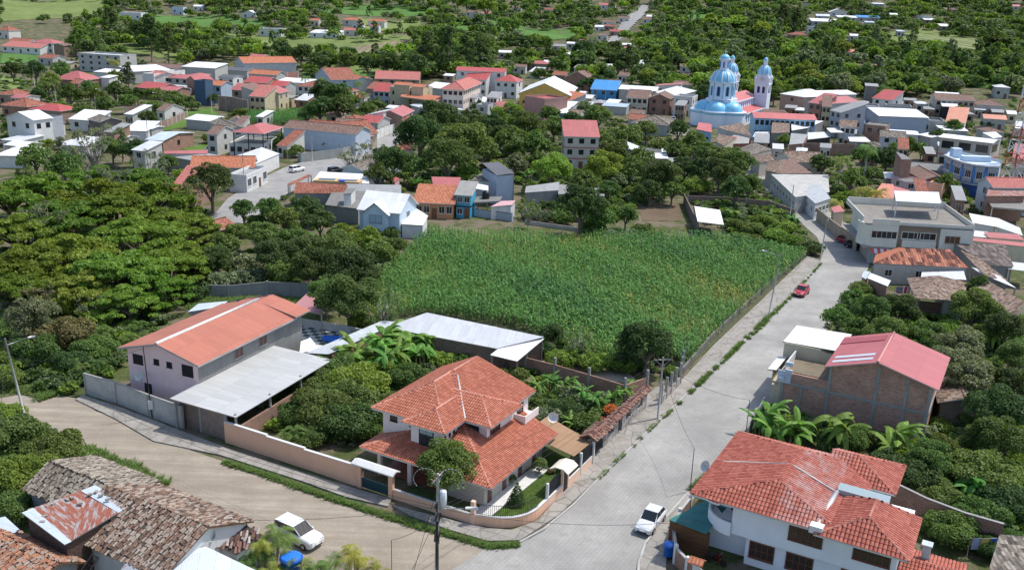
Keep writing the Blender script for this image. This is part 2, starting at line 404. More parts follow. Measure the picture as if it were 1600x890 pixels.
# ---------------------------------------------------------------- windows and doors on walls (local wall frames)
def wframe(side,L,D,x0=0,y0=0):
    """returns function (s,z,out)->local point for facade: f front, r right, l left, b back"""
    if side=='f': return lambda s,z,o:(x0+s,y0-o,z)
    if side=='b': return lambda s,z,o:(x0+L-s,y0+D+o,z)
    if side=='r': return lambda s,z,o:(x0+L+o,y0+s,z)
    return lambda s,z,o:(x0-o,y0+D-s,z)
def wbox(mb,fr,s0,z0,s1,z1,o0,o1,m=0):
    p=[fr(s0,z0,o0),fr(s1,z0,o0),fr(s1,z1,o0),fr(s0,z1,o0),fr(s0,z0,o1),fr(s1,z0,o1),fr(s1,z1,o1),fr(s0,z1,o1)]
    n=len(mb.v); mb.v+=p
    for q in ((4,5,6,7),(0,3,2,1),(0,1,5,4),(1,2,6,5),(2,3,7,6),(3,0,4,7)):
        mb.f.append(tuple(n+i for i in q)); mb.m.append(m); mb.sm.append(False)
def window(par,fr,s,z,w_,h,frame=None,gl=None,nx=2,ny=1,detail=True,fw=.06,sill=True,name='window'):
    frame=frame or TRIM; gl=gl or GL
    if not detail:
        mb=MB(); wbox(mb,fr,s-w_/2,z,s+w_/2,z+h,-.02,.03,0); return mb.build(name,[gl],par)
    mb=MB()
    wbox(mb,fr,s-w_/2-fw,z-fw,s-w_/2,z+h+fw,-.02,.07); wbox(mb,fr,s+w_/2,z-fw,s+w_/2+fw,z+h+fw,-.02,.07)
    wbox(mb,fr,s-w_/2,z+h,s+w_/2,z+h+fw,-.02,.07); wbox(mb,fr,s-w_/2,z-fw,s+w_/2,z,-.02,.07)
    for i in range(1,nx): x=s-w_/2+w_*i/nx; wbox(mb,fr,x-.025,z,x+.025,z+h,-.02,.05)
    for i in range(1,ny): zz=z+h*i/ny; wbox(mb,fr,s-w_/2,zz-.02,s+w_/2,zz+.02,-.02,.048)
    if sill: wbox(mb,fr,s-w_/2-.1,z-fw-.07,s+w_/2+.1,z-fw-.003,-.02,.14)
    o=mb.build(name,[frame],par)
    g=MB(); wbox(g,fr,s-w_/2,z,s+w_/2,z+h,-.02,.015,0); g.build('pane',[gl],o)
    return o
def door(par,fr,s,w_=.95,h=2.1,m=None,z=0,handle=False,name='door'):
    mb=MB(); wbox(mb,fr,s-w_/2,z+.02,s+w_/2,z+h,-.02,.04); o=mb.build(name,[m or WOOD],par); 
    if handle:
        k=MB(); wbox(k,fr,s+w_/2-.15,z+1.0,s+w_/2-.07,z+1.12,.04,.1); k.build('handle',[MET],o)
    return o
# ---------------------------------------------------------------- terrain sheet
def struct(o): o['kind']='structure'; return o
def grassm(a=(.05,.072,.024),b_=(.105,.125,.045),soil=(.17,.14,.10),sf=.85,name='ground_cover',scale=.12):
    m,t,b=new_mat(name); v=uvmap(t,obj=True)
    c=ramp(t,noise(t,v,scale,6,.65),[(.3,a),(.7,b_)]); c=mixc(t,.5,c,ramp(t,noise(t,v,3.0,4,.7),[(.3,(.2,.2,.2)),(.7,(.8,.8,.8))]),'OVERLAY')
    s_=noise(t,v,scale*1.7,5,.7); c=mixc(t,ramp(t,s_,[(.72-sf*.3,(0,0,0)),(.80-sf*.3,(1,1,1))]),c,soil)
    lk(t,c,b.inputs['Base Color']); b.inputs['Roughness'].default_value=.95; b.inputs['Specular IOR Level'].default_value=.1
    bump(t,b,noise(t,v,2.5,5,.7),.3,.5); return m
def grid_mesh(name,xs,ys,mat,dz=0.,keep=None,drape=True):
    nx,ny=len(xs),len(ys); idx={}; v=[]; f=[]
    def vid(i,j):
        if (i,j) not in idx: idx[(i,j)]=len(v); v.append((xs[i],ys[j],hterr(xs[i],ys[j])+dz))
        return idx[(i,j)]
    for i in range(nx-1):
        for j in range(ny-1):
            if keep and not keep((xs[i]+xs[i+1])/2,(ys[j]+ys[j+1])/2): continue
            f.append((vid(i,j),vid(i+1,j),vid(i+1,j+1),vid(i,j+1)))
    me=bpy.data.meshes.new(name); me.from_pydata(v,[],f); me.materials.append(mat); autouv(me)
    me.polygons.foreach_set('use_smooth',[True]*len(f))
    o=bpy.data.objects.new(name,me); COL.objects.link(o); return o
ys=[20+i*20 for i in range(22)]+[460+i*12 for i in range(70)]+[1300+i*60 for i in range(60)]
xs=[-2600,-2000,-1500,-1100]+[-900+i*20 for i in range(91)]+[1100,1500,2000,2600]
struct(grid_mesh('ground',xs,ys,grassm(),-.02))
def flat(name,pts,z,mat,kind='structure',sub=None):
    """flat sheet from photo outline on level ground"""
    q=[P(x,y,0) for x,y in pts]; mb=MB(); pp=[(p.x,p.y,z) for p in q]
    area=sum(pp[i][0]*pp[(i+1)%len(pp)][1]-pp[(i+1)%len(pp)][0]*pp[i][1] for i in range(len(pp)))
    if area<0: pp=pp[::-1]
    mb.poly(pp); o=mb.build(name,mat); o['kind']=kind; return o
def drape(name,pts,mat,dz=.25,cell=3.,kind='structure'):
    q=[P(x,y,0) for x,y in pts]; pp=[(p.x,p.y) for p in q]; x0,x1=min(p[0] for p in pp),max(p[0] for p in pp); y0,y1=min(p[1] for p in pp),max(p[1] for p in pp)
    n=max(2,int((x1-x0)/cell)); k=max(2,int((y1-y0)/cell)); 
    if n*k>40000: r_=math.sqrt(n*k/40000); n=int(n/r_); k=int(k/r_)
    X=[x0+(x1-x0)*i/n for i in range(n+1)]; Y=[y0+(y1-y0)*i/k for i in range(k+1)]
    o=grid_mesh(name,X,Y,mat,dz,lambda x,y:inpoly(x,y,pp)); o['kind']=kind; return o
# materials of roads
def cobble():
    m,t,b=new_mat('paving_blocks'); v=uvmap(t,obj=True)
    mp=nd(t,'ShaderNodeMapping'); lk(t,v,mp.inputs[0]); mp.inputs['Rotation'].default_value=(0,0,R(-60))
    br=nd(t,'ShaderNodeTexBrick'); lk(t,mp.outputs[0],br.inputs[0]); br.inputs['Scale'].default_value=1; br.inputs['Brick Width'].default_value=.42; br.inputs['Row Height'].default_value=.36; br.inputs['Mortar Size'].default_value=.03; br.inputs['Mortar Smooth'].default_value=.6
    br.inputs['Color1'].default_value=(.315,.305,.29,1); br.inputs['Color2'].default_value=(.295,.288,.275,1); br.inputs['Mortar'].default_value=(.25,.24,.215,1)
    c=mixc(t,.55,br.outputs[0],ramp(t,noise(t,v,.16,5,.6),[(.3,(.27,.27,.265)),(.7,(.74,.74,.72))]),'OVERLAY')
    st=noise(t,mp.outputs[0],.9,5,.75); c=mixc(t,ramp(t,st,[(.52,(0,0,0)),(.72,(.6,.6,.6))]),c,(.20,.19,.16))
    # darker strip where wheels and water run
    mp2=nd(t,'ShaderNodeMapping'); lk(t,mp.outputs[0],mp2.inputs[0]); mp2.inputs['Scale'].default_value=(.03,.5,1)
    c=mixc(t,ramp(t,noise(t,mp2.outputs[0],1.2,4),[(.5,(0,0,0)),(.7,(.45,.45,.45))]),c,(.27,.26,.235))
    lk(t,c,b.inputs['Base Color']); b.inputs['Roughness'].default_value=.85; bump(t,b,br.outputs[1],.015,-.4); return m
def dirt():
    m,t,b=new_mat('packed_earth'); v=uvmap(t,obj=True)
    mp=nd(t,'ShaderNodeMapping'); lk(t,v,mp.inputs[0]); mp.inputs['Rotation'].default_value=(0,0,R(29)); mp.inputs['Scale'].default_value=(.12,.5,1)
    c=ramp(t,noise(t,mp.outputs[0],1.0,6,.7),[(.2,(.235,.195,.145)),(.5,(.305,.265,.21)),(.8,(.37,.335,.28))])
    c=mixc(t,.6,c,ramp(t,noise(t,v,.35,6,.7),[(.3,(.33,.32,.3)),(.7,(.66,.65,.63))]),'OVERLAY')
    m3=nd(t,'ShaderNodeMapping'); lk(t,v,m3.inputs[0]); m3.inputs['Rotation'].default_value=(0,0,R(31)); m3.inputs['Scale'].default_value=(.03,1.1,1)
    c=mixc(t,ramp(t,noise(t,m3.outputs[0],1.,4,.6),[(.42,(.6,.6,.6)),(.56,(0,0,0))]),c,(.24,.20,.155)); c=mixc(t,ramp(t,noise(t,m3.outputs[0],1.7,4,.6),[(.58,(0,0,0)),(.72,(.4,.4,.4))]),c,(.44,.41,.36))
    vo=nd(t,'ShaderNodeTexVoronoi'); lk(t,v,vo.inputs[0]); vo.inputs['Scale'].default_value=3.2
    c=mixc(t,ramp(t,vo.outputs['Distance'],[(.08,(.7,.7,.7)),(.2,(0,0,0))]),c,(.43,.40,.36))
    lk(t,c,b.inputs['Base Color']); b.inputs['Roughness'].default_value=.95; bump(t,b,noise(t,v,4,5,.7),.05,.6); return m
def walkm():
    m,t,b=new_mat('old_pavement'); v=uvmap(t,obj=True)
    c=ramp(t,noise(t,v,.5,6,.7),[(.25,(.19,.175,.15)),(.5,(.29,.27,.24)),(.78,(.38,.36,.33))])
    vo=nd(t,'ShaderNodeTexVoronoi',feature='DISTANCE_TO_EDGE'); lk(t,v,vo.inputs[0]); vo.inputs['Scale'].default_value=.55
    c=mixc(t,ramp(t,vo.outputs['Distance'],[(.0,(.8,.8,.8)),(.03,(0,0,0))]),c,(.12,.11,.09))
    g_=noise(t,v,1.3,5,.75); c=mixc(t,ramp(t,g_,[(.62,(0,0,0)),(.72,(.6,.6,.6))]),c,(.10,.11,.05))
    lk(t,c,b.inputs['Base Color']); b.inputs['Roughness'].default_value=.92; bump(t,b,noise(t,v,5,4),.03,.5); return m
ASPH=plain((.27,.265,.255),.9,0,.16,.3,'worn_road')
COB=cobble(); DIRT=dirt(); WALK=walkm()
flat('earth_road',[(-260,548),(0,622),(60,612),(118,622),(150,642),(205,664),(300,704),(400,738),(506,772),(627,811),(767,856),(830,838),(740,920),(640,990),(200,990),(255,762),(134,703),(54,667),(-260,600)],.02,DIRT)
flat('cobbled_road',[(812,850),(850,829),(933,751),(1101,589),(1199,500),(1262,434),(1281,410),(1287,392),(1276,370),(1160,268),(1182,262),(1262,318),(1342,372),(1366,394),(1352,430),(1302,500),(1215,622),(1077,768),(1030,822),(1004,858),(994,890),(985,990),(600,990),(690,900),(767,852)],.04,COB)
flat('town_road',[(326,345),(356,310),(392,287),(444,262),(504,243),(562,227),(640,200),(700,184),(745,172),(800,168),(800,184),(745,192),(700,204),(655,214),(612,229),(572,246),(532,262),(450,302),(404,336),(356,366)],.03,ASPH)
flat('plaza_road',[(1036,212),(1072,212),(1088,176),(1092,160),(1064,158),(1046,180)],.03,ASPH)
drape('upper_road',[(938,74),(957,72),(978,52),(1003,28),(1014,10),(1002,8),(986,22),(955,58)],ASPH,.4,2.)
# pavements and kerbs
def walk(name,pts,z=.14):
    q=[P(x,y,0) for x,y in pts]; mb=MB(); pp=[(p.x,p.y,z) for p in q]
    area=sum(pp[i][0]*pp[(i+1)%len(pp)][1]-pp[(i+1)%len(pp)][0]*pp[i][1] for i in range(len(pp)))
    if area<0: pp=pp[::-1]
    mb.slab(pp,z,0,0); o=mb.build(name,WALK); o['kind']='structure'; return o
walk('pavement',[(840,814),(905,743),(925,712),(998,630),(1024,606),(1060,600),(1115,540),(1181,478),(1262,400),(1281,408),(1262,432),(1199,498),(1101,587),(933,749),(872,806),(812,845),(762,846),(700,828),(640,806),(612,790),(700,812),(760,826),(800,829)])
walk('pavement',[(130,618),(196,640),(268,668),(352,700),(400,716),(560,766),(612,780),(606,792),(540,777),(470,752),(395,728),(345,712),(240,690),(180,655),(118,625)])
walk('pavement',[(1077,770),(1034,818),(1006,858),(998,890),(992,990),(1080,990),(1040,890),(1042,860),(1050,835),(1085,778)])
walk('pavement',[(1366,398),(1345,380),(1262,322),(1192,270),(1200,268),(1275,318),(1350,368),(1420,395),(1420,404)])
KERB=concrete((.40,.39,.37),.25)
def kerb(name,pts,w_=.16,z=.17):
    q=[P(x,y,0) for x,y in pts]; mb=MB()
    for a,b in zip(q[:-1],q[1:]):
        d=(b-a); n=Vector((-d.y,d.x,0)).normalized()*w_/2
        mb.slab([tuple(a-n+Vector((0,0,z))),tuple(b-n+Vector((0,0,z))),tuple(b+n+Vector((0,0,z))),tuple(a+n+Vector((0,0,z)))],z,0,0)
    o=mb.build(name,KERB); o['kind']='structure'; return o
kerb('kerb',[(812,848),(850,827),(895,790),(933,751),(1101,589),(1199,500),(1262,433),(1282,409)])
kerb('kerb',[(1077,768),(1034,816),(1008,850),(998,880),(994,960)],.2)
# ---------------------------------------------------------------- generic building
AB=R(-29); AA=R(61)
HGRP={}
def frame_px(A,B,z,ang=None):
    a=P(A[0],A[1],z)
    if isinstance(B,(int,float)):
        d=Vector((math.cos(ang),math.sin(ang),0)); lo,hi=.5,160.
        for _ in range(40):
            m=(lo+hi)/2
            if proj(a+d*m)[0]<B: lo=m
            else: hi=m
        L=lo
    else:
        b=P(B[0],B[1],z); v=b-a; v.z=0; L=v.length; ang=math.atan2(v.y,v.x)
    return a,ang,L
def house(A,B,D,h,label,roof='gx',s=.3,ang=AB,wall=None,rf=None,st=1,win=(3,2),cat='house',name='house',ov=.45,lm=None,group=None,
          bands=False,door_=True,tank=False,posts=False,wc=None,detail=None,parap=.7,open_top=False,ww=1.3,wh=1.35,fr=None,side_wall=None):
    wall=wall or paint(OFFW); rf=rf or tiletex(OLDT)
    a,an,L=frame_px(A,B,h,ang)
    if B is not None and isinstance(B,(int,float)) and (L<1 or L>150): print('BAD HOUSE',label,L)
    g=hterr(a.x,a.y); base=(a.x,a.y,a.z-h)
    sp=scl(a); det=sp>6.2 if detail is None else detail
    o=root(name,base,an,label,cat,group,lm)
    if roof=='flat': ov=0.0
    x0,y0,x1,y1=0,0,L,D; W0,Y0,W1,Y1=ov,ov,L-ov,D-ov
    kw={'gx':dict(f=s,b=s),'gy':dict(l=s,r=s),'hip':dict(l=s,r=s,f=s,b=s),'shed':dict(f=s),'shedb':dict(b=s),'shedr':dict(l=s),'shedl':dict(r=s),'flat':dict(cap=0.)}[roof]
    e=h; 
    if roof=='shedb': e=h-s*D
    if roof=='shedl': e=h-s*0
    H=Hip(x0,y0,x1,y1,e,**kw)
    if posts:      # open pavilion on posts
        mb=MB()
        nx=max(2,int(L/3.2)+1); pm=wall
        for i in range(nx):
            for yy in (Y0,Y1):
                x=W0+(W1-W0)*i/(nx-1); mb=MB(); mb.box(x-.11,yy-.11,-.6,x+.11,yy+.11,max(.5,H.z(x,yy)-.1)); mb.build('post',[pm],o)
        if side_wall:
            mb=MB(); mb.box(W0,Y0+.02,-.6,W1,Y0+.16,1.); mb.box(W0,Y1-.16,-.6,W1,Y1-.02,h-.3); mb.build('wall',[side_wall],o)
    else:
        mb=MB(); N=8
        cs=[(W0,Y0),(W1,Y0),(W1,Y1),(W0,Y1)]
        for i in range(4):
            p,q=cs[i],cs[(i+1)%4]; tops=[]
            for k in range(N+1):
                x=p[0]+(q[0]-p[0])*k/N; y=p[1]+(q[1]-p[1])*k/N
                zt=(h if roof=='flat' else H.z(x,y)-.06); tops.append((x,y,zt))
            mb.poly([(p[0],p[1],-1.2),(q[0],q[1],-1.2)]+tops[::-1],0)
        mb.build('wall',[wall],o)
        if bands and st>1:
            mb=MB()
            for k in range(1,st): mb.box(W0-.07,Y0-.07,h/st*k-.15,W1+.07,Y1+.07,h/st*k+.12)
            mb.build('floor_band',[wc or CONC],o)
    if roof=='flat':
        mb=MB(); mb.box(W0+.15,Y0+.15,h-.45,W1-.15,Y1-.15,h-.3) ; mb.build('roof',[rf],o)
        mb=MB(); t_=.16; zt=h-.3+parap
        mb.box(W0-.04,Y0-.04,h-.25,W1+.04,Y0+t_,zt); mb.box(W0-.04,Y1-t_,h-.25,W1+.04,Y1+.04,zt)
        mb.box(W0-.04,Y0+t_+.003,h-.25,W0+t_,Y1-t_-.003,zt-.004); mb.box(W1-t_,Y0+t_+.003,h-.25,W1+.04,Y1-t_-.003,zt-.004)
        mb.build('parapet',[wc or wall],o)
    else:
        roof_part(o,[H],rf,None,.13,rf if roof in('gx','gy','hip') and rf.name.startswith('clay') else None,.14)
    if not posts and win:
        fh=h/st; F=wframe('f',W1-W0,Y1-Y0,W0,Y0)
        sides=[('f',win[0],W1-W0)]
        # which end wall can be seen
        rx=Vector((math.cos(an),math.sin(an),0)); c=Vector(base)+rx*(L/2)
        rp=Vector(base)+rx*L
        if rp.dot(rx)<0: sides.append(('r',win[1],Y1-Y0))
        elif Vector(base).dot(rx)>0: sides.append(('l',win[1],Y1-Y0))
        for sd_,n,ln in sides:
            f_=wframe(sd_,W1-W0,Y1-Y0,W0,Y0)
            for k in range(st):
                dn=(door_ and k==0 and sd_=='f' and n>1)
                for i in range(n):
                    x=ln*(i+.5)/n
                    if dn and i==n//2: door(o,f_,x,min(1.1,ln/n*.7),2.1,None,0,det)
                    else: window(o,f_,x,fh*k+fh*.36,min(ww,ln/n*.7),min(wh,fh*.45),fr,None,2,1,det)
    return o
# ================================================================ villa in the middle
V0=P(562,698,2.8); V0.z=0
vl=root('house',V0,AB,'two storey villa with bright orange tiled roofs on two levels behind the peach corner wall','house',None,'the orange tiled villa')
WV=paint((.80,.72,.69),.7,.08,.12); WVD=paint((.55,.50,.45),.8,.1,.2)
TOR=island([(.38,.125,.075),(.44,.15,.09),(.48,.17,.105),(.53,.21,.135)],.7,.12)
BASE=plain((.13,.05,.035),.9,0,.15,1,'roof_underlay'); RID=plain((.52,.27,.21),.8,0,.15,3,'ridge_clay')
rg=random.Random(3)
def walls(par,rects,mat,name='wall',z0=0):
    mb=MB()
    for (a,b,c,d,z_0,z_1) in rects: mb.box(a,b,z_0,c,d,z_1)
    return mb.build(name,[mat],par)
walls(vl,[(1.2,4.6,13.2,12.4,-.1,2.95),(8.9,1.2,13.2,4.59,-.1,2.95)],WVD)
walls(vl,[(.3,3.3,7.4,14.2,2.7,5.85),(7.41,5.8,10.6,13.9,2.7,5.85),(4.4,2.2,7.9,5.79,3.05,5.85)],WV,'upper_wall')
low=[Hip(0,0,14.6,13.,2.8,l=.36,r=.34,f=.40)]
up=[Hip(-.5,2.5,7.9,14.9,5.8,l=.5,r=.5,f=.46),Hip(-.5,5.1,10.9,14.9,5.8,l=.502,r=.31,f=.42),Hip(4,5.0,11.5,11.1,5.82,r=.45,f=.43,b=.45),Hip(3.7,1.6,8.6,8,5.8,l=.44,r=.44,f=.5)]
roof_part(vl,low,BASE,TRIM,.14,RID,.11,(.26,.36,.0,TOR),'lower_roof',rg)
roof_part(vl,up,BASE,TRIM,.16,RID,.11,(.26,.36,.0,TOR),'upper_roof',rg)
mb=MB(); mb.box(-.5,14.88,5.7,10.9,15.0,6.0); mb.build('back_rake',[DARK],vl)
# valley gutter
mb=MB(); mb.tube((4.6,9.9,7.86),(8.55,5.15,5.95),.10,.10,6); mb.build('valley_gutter',[TRIM],vl)
for x in (1.7,5.2,8.6):
    mb=MB(); mb.box(x-.2,.75,-.1,x+.2,1.1,2.7); mb.build('column',[WV],vl)
mb=MB(); mb.box(1.3,1.3,.02,8.8,4.5,.1); mb.build('porch_floor',[plain((.22,.07,.045),.6,0,.1,2,'floor_tiles')],vl)
F=lambda s,z,o:(4.4+s,2.2-o,z)
window(vl,F,1.75,3.85,1.5,1.75,DARK,GLB,2,1); 
mb=MB()
for i in range(9): mb.box(5.45+i*.17,2.05,3.8,5.48+i*.17,2.08,4.7)
mb.box(5.4,2.04,4.68,6.9,2.09,4.73); mb.build('window_railing',[DARK],vl)
mb=MB(); mb.box(5.42,2.155,4.9,6.86,2.175,5.58); mb.build('blind',[plain((.28,.42,.42),.7,0,.05,1,'blind_cloth')],vl)
F=lambda s,z,o:(.3+s,3.3-o,z)
window(vl,F,1.3,4.7,.7,.55,DARK,GL,2,1); window(vl,F,3.6,4.7,.7,.55,DARK,GL,2,1)
F=lambda s,z,o:(7.9+o,2.2+s,z)
for i in range(4): window(vl,F,.5+i*.75,4.6,.16,.6,DARK,GL,1,1,sill=False,fw=.03)
F=lambda s,z,o:(7.41+s,5.8-o,z); window(vl,F,1.3,4.15,1.9,.95,DARK,GLB,2,1)
F=lambda s,z,o:(10.6+o,5.8+s,z)
window(vl,F,1.5,4.0,1.7,1.5,plain((.12,.04,.03),.6,0,.1,2,'brown_frame'),GL,3,1); window(vl,F,6.4,4.0,1.1,1.6,plain((.12,.04,.03),.6,0,.1,2,'brown_frame'),GL,2,1)
F=lambda s,z,o:(13.2+o,1.2+s,z)
for y in (.9,3.6,6.6,9.4): 
    mb=MB(); wbox(mb,F,y-.35,.05,y+.35,2.4,-.02,.05); mb.build('shutter',[plain((.10,.03,.025),.5,0,.1,2,'dark_brown_paint')],vl)
mb=MB(); mb.box(10.62,11.0,3.9,11.9,13.8,4.05); mb.box(11.8,11.0,4.05,11.9,13.8,4.7); mb.box(10.62,11.0,4.06,11.79,11.1,4.7); mb.build('balcony',[WV],vl)
# ================================================================ white villa, lower right
O2=P(1082,772,5.8); O2.z=0
WW=paint((.80,.84,.90),.7,.06,.10)
wv=root('house',O2,AB,'big white house with a rounded balcony corner and faded red tiled roofs','house',None,'the big white house')
TRD=island([(.32,.085,.06),(.38,.11,.075),(.42,.13,.09),(.47,.16,.12)],.7,.15,fade=6.6)
RIDR=plain((.38,.16,.12),.85,0,.15,3,'ridge_clay')
h1=[Hip(-.2,0,12.4,13.6,5.8,l=.25,r=.25,f=.48,b=.42),Hip(9.9,-.6,16.8,6.3,5.8,l=.40,r=.42,f=.62,b=.9),Hip(8.5,9.4,14.4,15.3,5.7,r=.33,f=.40,b=.42)]
roof_part(wv,h1,BASE,TRIM,.16,RIDR,.12,(.31,.42,.0,TRD),'roof',rg)
# rounded bay of roof at the street corner
mb=MB(); n=14; cx,cy,rr_=2.3,2.3,2.55
pts=[(cx-rr_*math.cos(a),cy-rr_*math.sin(a),5.78) for a in [math.pi/2*i/n for i in range(n+1)]]
for i in range(n): mb.slab([pts[i],pts[i+1],(3.6,3.6,6.75)],.16,0,1)
mb.build('roof_corner',[BASE,TRIM],wv)
walls(wv,[(.8,2.6,15.9,13.0,-.1,2.9),(3.2,1.0,15.9,2.59,2.75,5.75),(3.2,2.6,12.0,13.,2.91,5.75),(12.01,2.6,15.9,5.8,2.91,5.75),(4.4,1.6,15.9,2.59,-.1,2.74),(.76,4.4,3.19,4.6,2.76,5.7)],WW)
mb=MB(); mb.box(2.2,4.34,2.78,3.1,4.4,4.9); mb.build('balcony_door',[WOOD],wv)
# rounded balcony slab and parapet
mb=MB(); cx,cy=3.2,3.4; 
def arcb(r,z0,z1,t_,a0=-math.pi/2,a1=-math.pi,n=18):
    P_=[(cx+r*math.cos(a0+(a1-a0)*i/n),cy+r*math.sin(a0+(a1-a0)*i/n)) for i in range(n+1)]
    Q_=[(cx+(r-t_)*math.cos(a0+(a1-a0)*i/n),cy+(r-t_)*math.sin(a0+(a1-a0)*i/n)) for i in range(n+1)]
    for i in range(n):
        a,b,c,d=P_[i],P_[i+1],Q_[i+1],Q_[i]
        mb.poly([(*b,z0),(*a,z0),(*a,z1),(*b,z1)]); mb.poly([(*d,z0),(*c,z0),(*c,z1),(*d,z1)]); mb.poly([(*a,z1),(*d,z1),(*c,z1),(*b,z1)]); mb.poly([(*a,z0),(*b,z0),(*c,z0),(*d,z0)])
arcb(2.6,2.55,3.75,.15); mb.box(.6,3.4,2.55,.75,10,3.75)
mb.poly([(3.2,3.4,2.75),(3.2,.8,2.75)]+[(cx+2.5*math.cos(-math.pi/2-math.pi/2*i/12),cy+2.5*math.sin(-math.pi/2-math.pi/2*i/12),2.75) for i in range(13)][::-1] if False else [(.7,3.4,2.75),(3.2,3.4,2.75),(3.2,.9,2.75)]+[(cx+2.5*math.cos(-math.pi/2-math.pi/2*i/12),cy+2.5*math.sin(-math.pi/2-math.pi/2*i/12),2.75) for i in range(1,12)])
mb.build('balcony',[WW],wv)
FR=wframe('f',12.7,10,3.2,1.0)
BF=plain((.16,.06,.04),.6,0,.2,4,'brown_wood_frame'); GW=glass((.05,.035,.03),.2)
window(wv,FR,5.9,3.9,2.5,1.1,BF,GW,5,2,fw=.09); window(wv,FR,10.9,3.9,2.6,1.1,BF,GW,5,2,fw=.09)
FR2=wframe('f',11.5,10,4.4,1.6)
window(wv,FR2,.75+.6,.9,1.9,1.3,BF,GW,4,2,fw=.09); window(wv,FR2,4.4,.9,2.,1.3,BF,GW,4,2,fw=.09); window(wv,FR2,8.6,.9,1.8,1.3,BF,GW,4,2,fw=.09)
FL=wframe('f',3,3,.8,2.6); door(wv,lambda s,z,o:(3.2-o,1.0+s,z),.9,.9,2.2,WOOD,2.8,False)
mb=MB(); mb.box(4.9,.86,5.35,6.3,.99,5.45); mb.build('awning_rail',[DARK],wv)
# gutter box, skylight strip
mb=MB(); a=Vector((9.95,.1,6.0)); mb.tube(a,(10.3,5.6,6.55),.22,.22,5); mb.box(9.5,-.5,5.75,10.5,.3,6.35); mb.build('gutter',[plain((.68,.68,.66),.6,0,.15,2,'white_plaster')],wv)
mb=MB(); mb.slab([(10.3,5.7,6.75),(14.3,5.7,6.7),(14.3,6.7,6.85),(10.3,6.7,6.9)],.5,0,0); mb.build('skylight',[glass((.30,.38,.40),.2)],wv)
mb=MB(); mb.tube((.5,6.5,6.08),(6.0,6.5,7.45),.06,.06,6); mb.tube((6.4,6.5,7.42),(10.2,5.6,6.5),.10,.10,6); mb.build('roof_flashing',[plain((.5,.48,.45),.7,.2,.3,4,'flashing')],wv)
walls(wv,[(15.92,2.2,19.6,6.3,-.1,2.5)],WW,'annex_wall')
roof_part(wv,[Hip(15.95,1.2,20.6,6.8,2.6,f=.3,b=.3)],BASE,TRIM,.12,RIDR,.1,(.27,.38,.0,TRD),'annex_roof',rg)
mb=MB(); mb.box(17.3,4.6,3.0,17.9,5.2,4.5); mb.box(17.2,4.5,4.5,18.0,5.3,4.62); mb.build('chimney',[plain((.45,.52,.52),.7,0,.1,2,'chimney_plaster')],wv)
def W2(o,x,y,z=0,ang=AB): c,s=math.cos(ang),math.sin(ang); return Vector((o.x+x*c-y*s,o.y+x*s+y*c,z))
# green shade roof and timber screen next to it
gs=root('shade_roof',W2(O2,.2,.3),AB,'green shade cloth lean-to with a timber plank screen beside the big white house','shelter')
mb=MB(); mb.slab([(-2.2,.3,2.5),(1.3,-.4,2.7),(1.6,4.8,3.0),(-.2,4.9,2.9)],.05,0,0); mb.build('cloth_roof',[plain((.02,.16,.15),.7,0,.2,1,'green_cloth')],gs)
mb=MB(); mb.box(-2.1,.3,0,1.4,.42,2.4); mb.build('plank_screen',[brick((.17,.085,.035),(.12,.055,.025),(.05,.03,.02),2.6,.16,.012)],gs)
# ================================================================ corner brick wall of the big white house
def wall_line(name,pts,h,th,mat,label,cat='wall',coping=None,post=None,posth=None,postm=None,close=False,grp=None,lm=None,z0=0,step=None):
    """wall along world points; posts and coping as parts"""
    o=root(name,(pts[0][0],pts[0][1],z0),0,label,cat,grp,lm); ox,oy=pts[0][0],pts[0][1]
    mb=MB(); cp=MB()
    for i,(a,b) in enumerate(zip(pts[:-1],pts[1:])):
        ax,ay,bx,by=a[0]-ox,a[1]-oy,b[0]-ox,b[1]-oy; d=Vector((bx-ax,by-ay,0)); ln=d.length; n=Vector((-d.y,d.x,0))/ln*th/2
        h0=h if not isinstance(h,(list,tuple)) else h[i]; h1=h if not isinstance(h,(list,tuple)) else h[i+1]
        A=Vector((ax,ay,0));B=Vector((bx,by,0))
        mb.poly([A-n,B-n,B-n+Vector((0,0,h1)),A-n+Vector((0,0,h0))]); mb.poly([B+n,A+n,A+n+Vector((0,0,h0)),B+n+Vector((0,0,h1))])
        mb.poly([A-n+Vector((0,0,h0)),B-n+Vector((0,0,h1)),B+n+Vector((0,0,h1)),A+n+Vector((0,0,h0))])
        mb.poly([A-n,A-n+Vector((0,0,h0)),A+n+Vector((0,0,h0)),A+n]); mb.poly([B-n,B+n,B+n+Vector((0,0,h1)),B-n+Vector((0,0,h1))])
        if coping:
            m_=n*1.35; cp.slab([A-m_+Vector((0,0,h0+.09)),B-m_+Vector((0,0,h1+.09)),B+m_+Vector((0,0,h1+.09)),A+m_+Vector((0,0,h0+.09))],.087,0,0)
    mb.build('panel',[mat],o)
    if coping: cp.build('coping',[coping],o)
    if post:
        acc=0
        for i,(a,b) in enumerate(zip(pts[:-1],pts[1:])):
            d=Vector((b[0]-a[0],b[1]-a[1],0)); ln=d.length; k=max(1,round(ln/post))
            hh0=h if not isinstance(h,(list,tuple)) else h[i]; hh1=h if not isinstance(h,(list,tuple)) else h[i+1]
            for j in range(k+(1 if i==len(pts)-2 else 0)):
                p=Vector((a[0]-ox,a[1]-oy,0))+d*(j/k); hh=hh0+(hh1-hh0)*j/k
                q=MB(); t2=th/2+.05; q.box(p.x-t2,p.y-t2,0,p.x+t2,p.y+t2,hh+(posth or .1),rot=math.atan2(d.y,d.x)); q.build('post',[postm or CONC],o)
    return o
def wpts(px,z=0): return [tuple(P(x,y,z))[:2] for x,y in px]
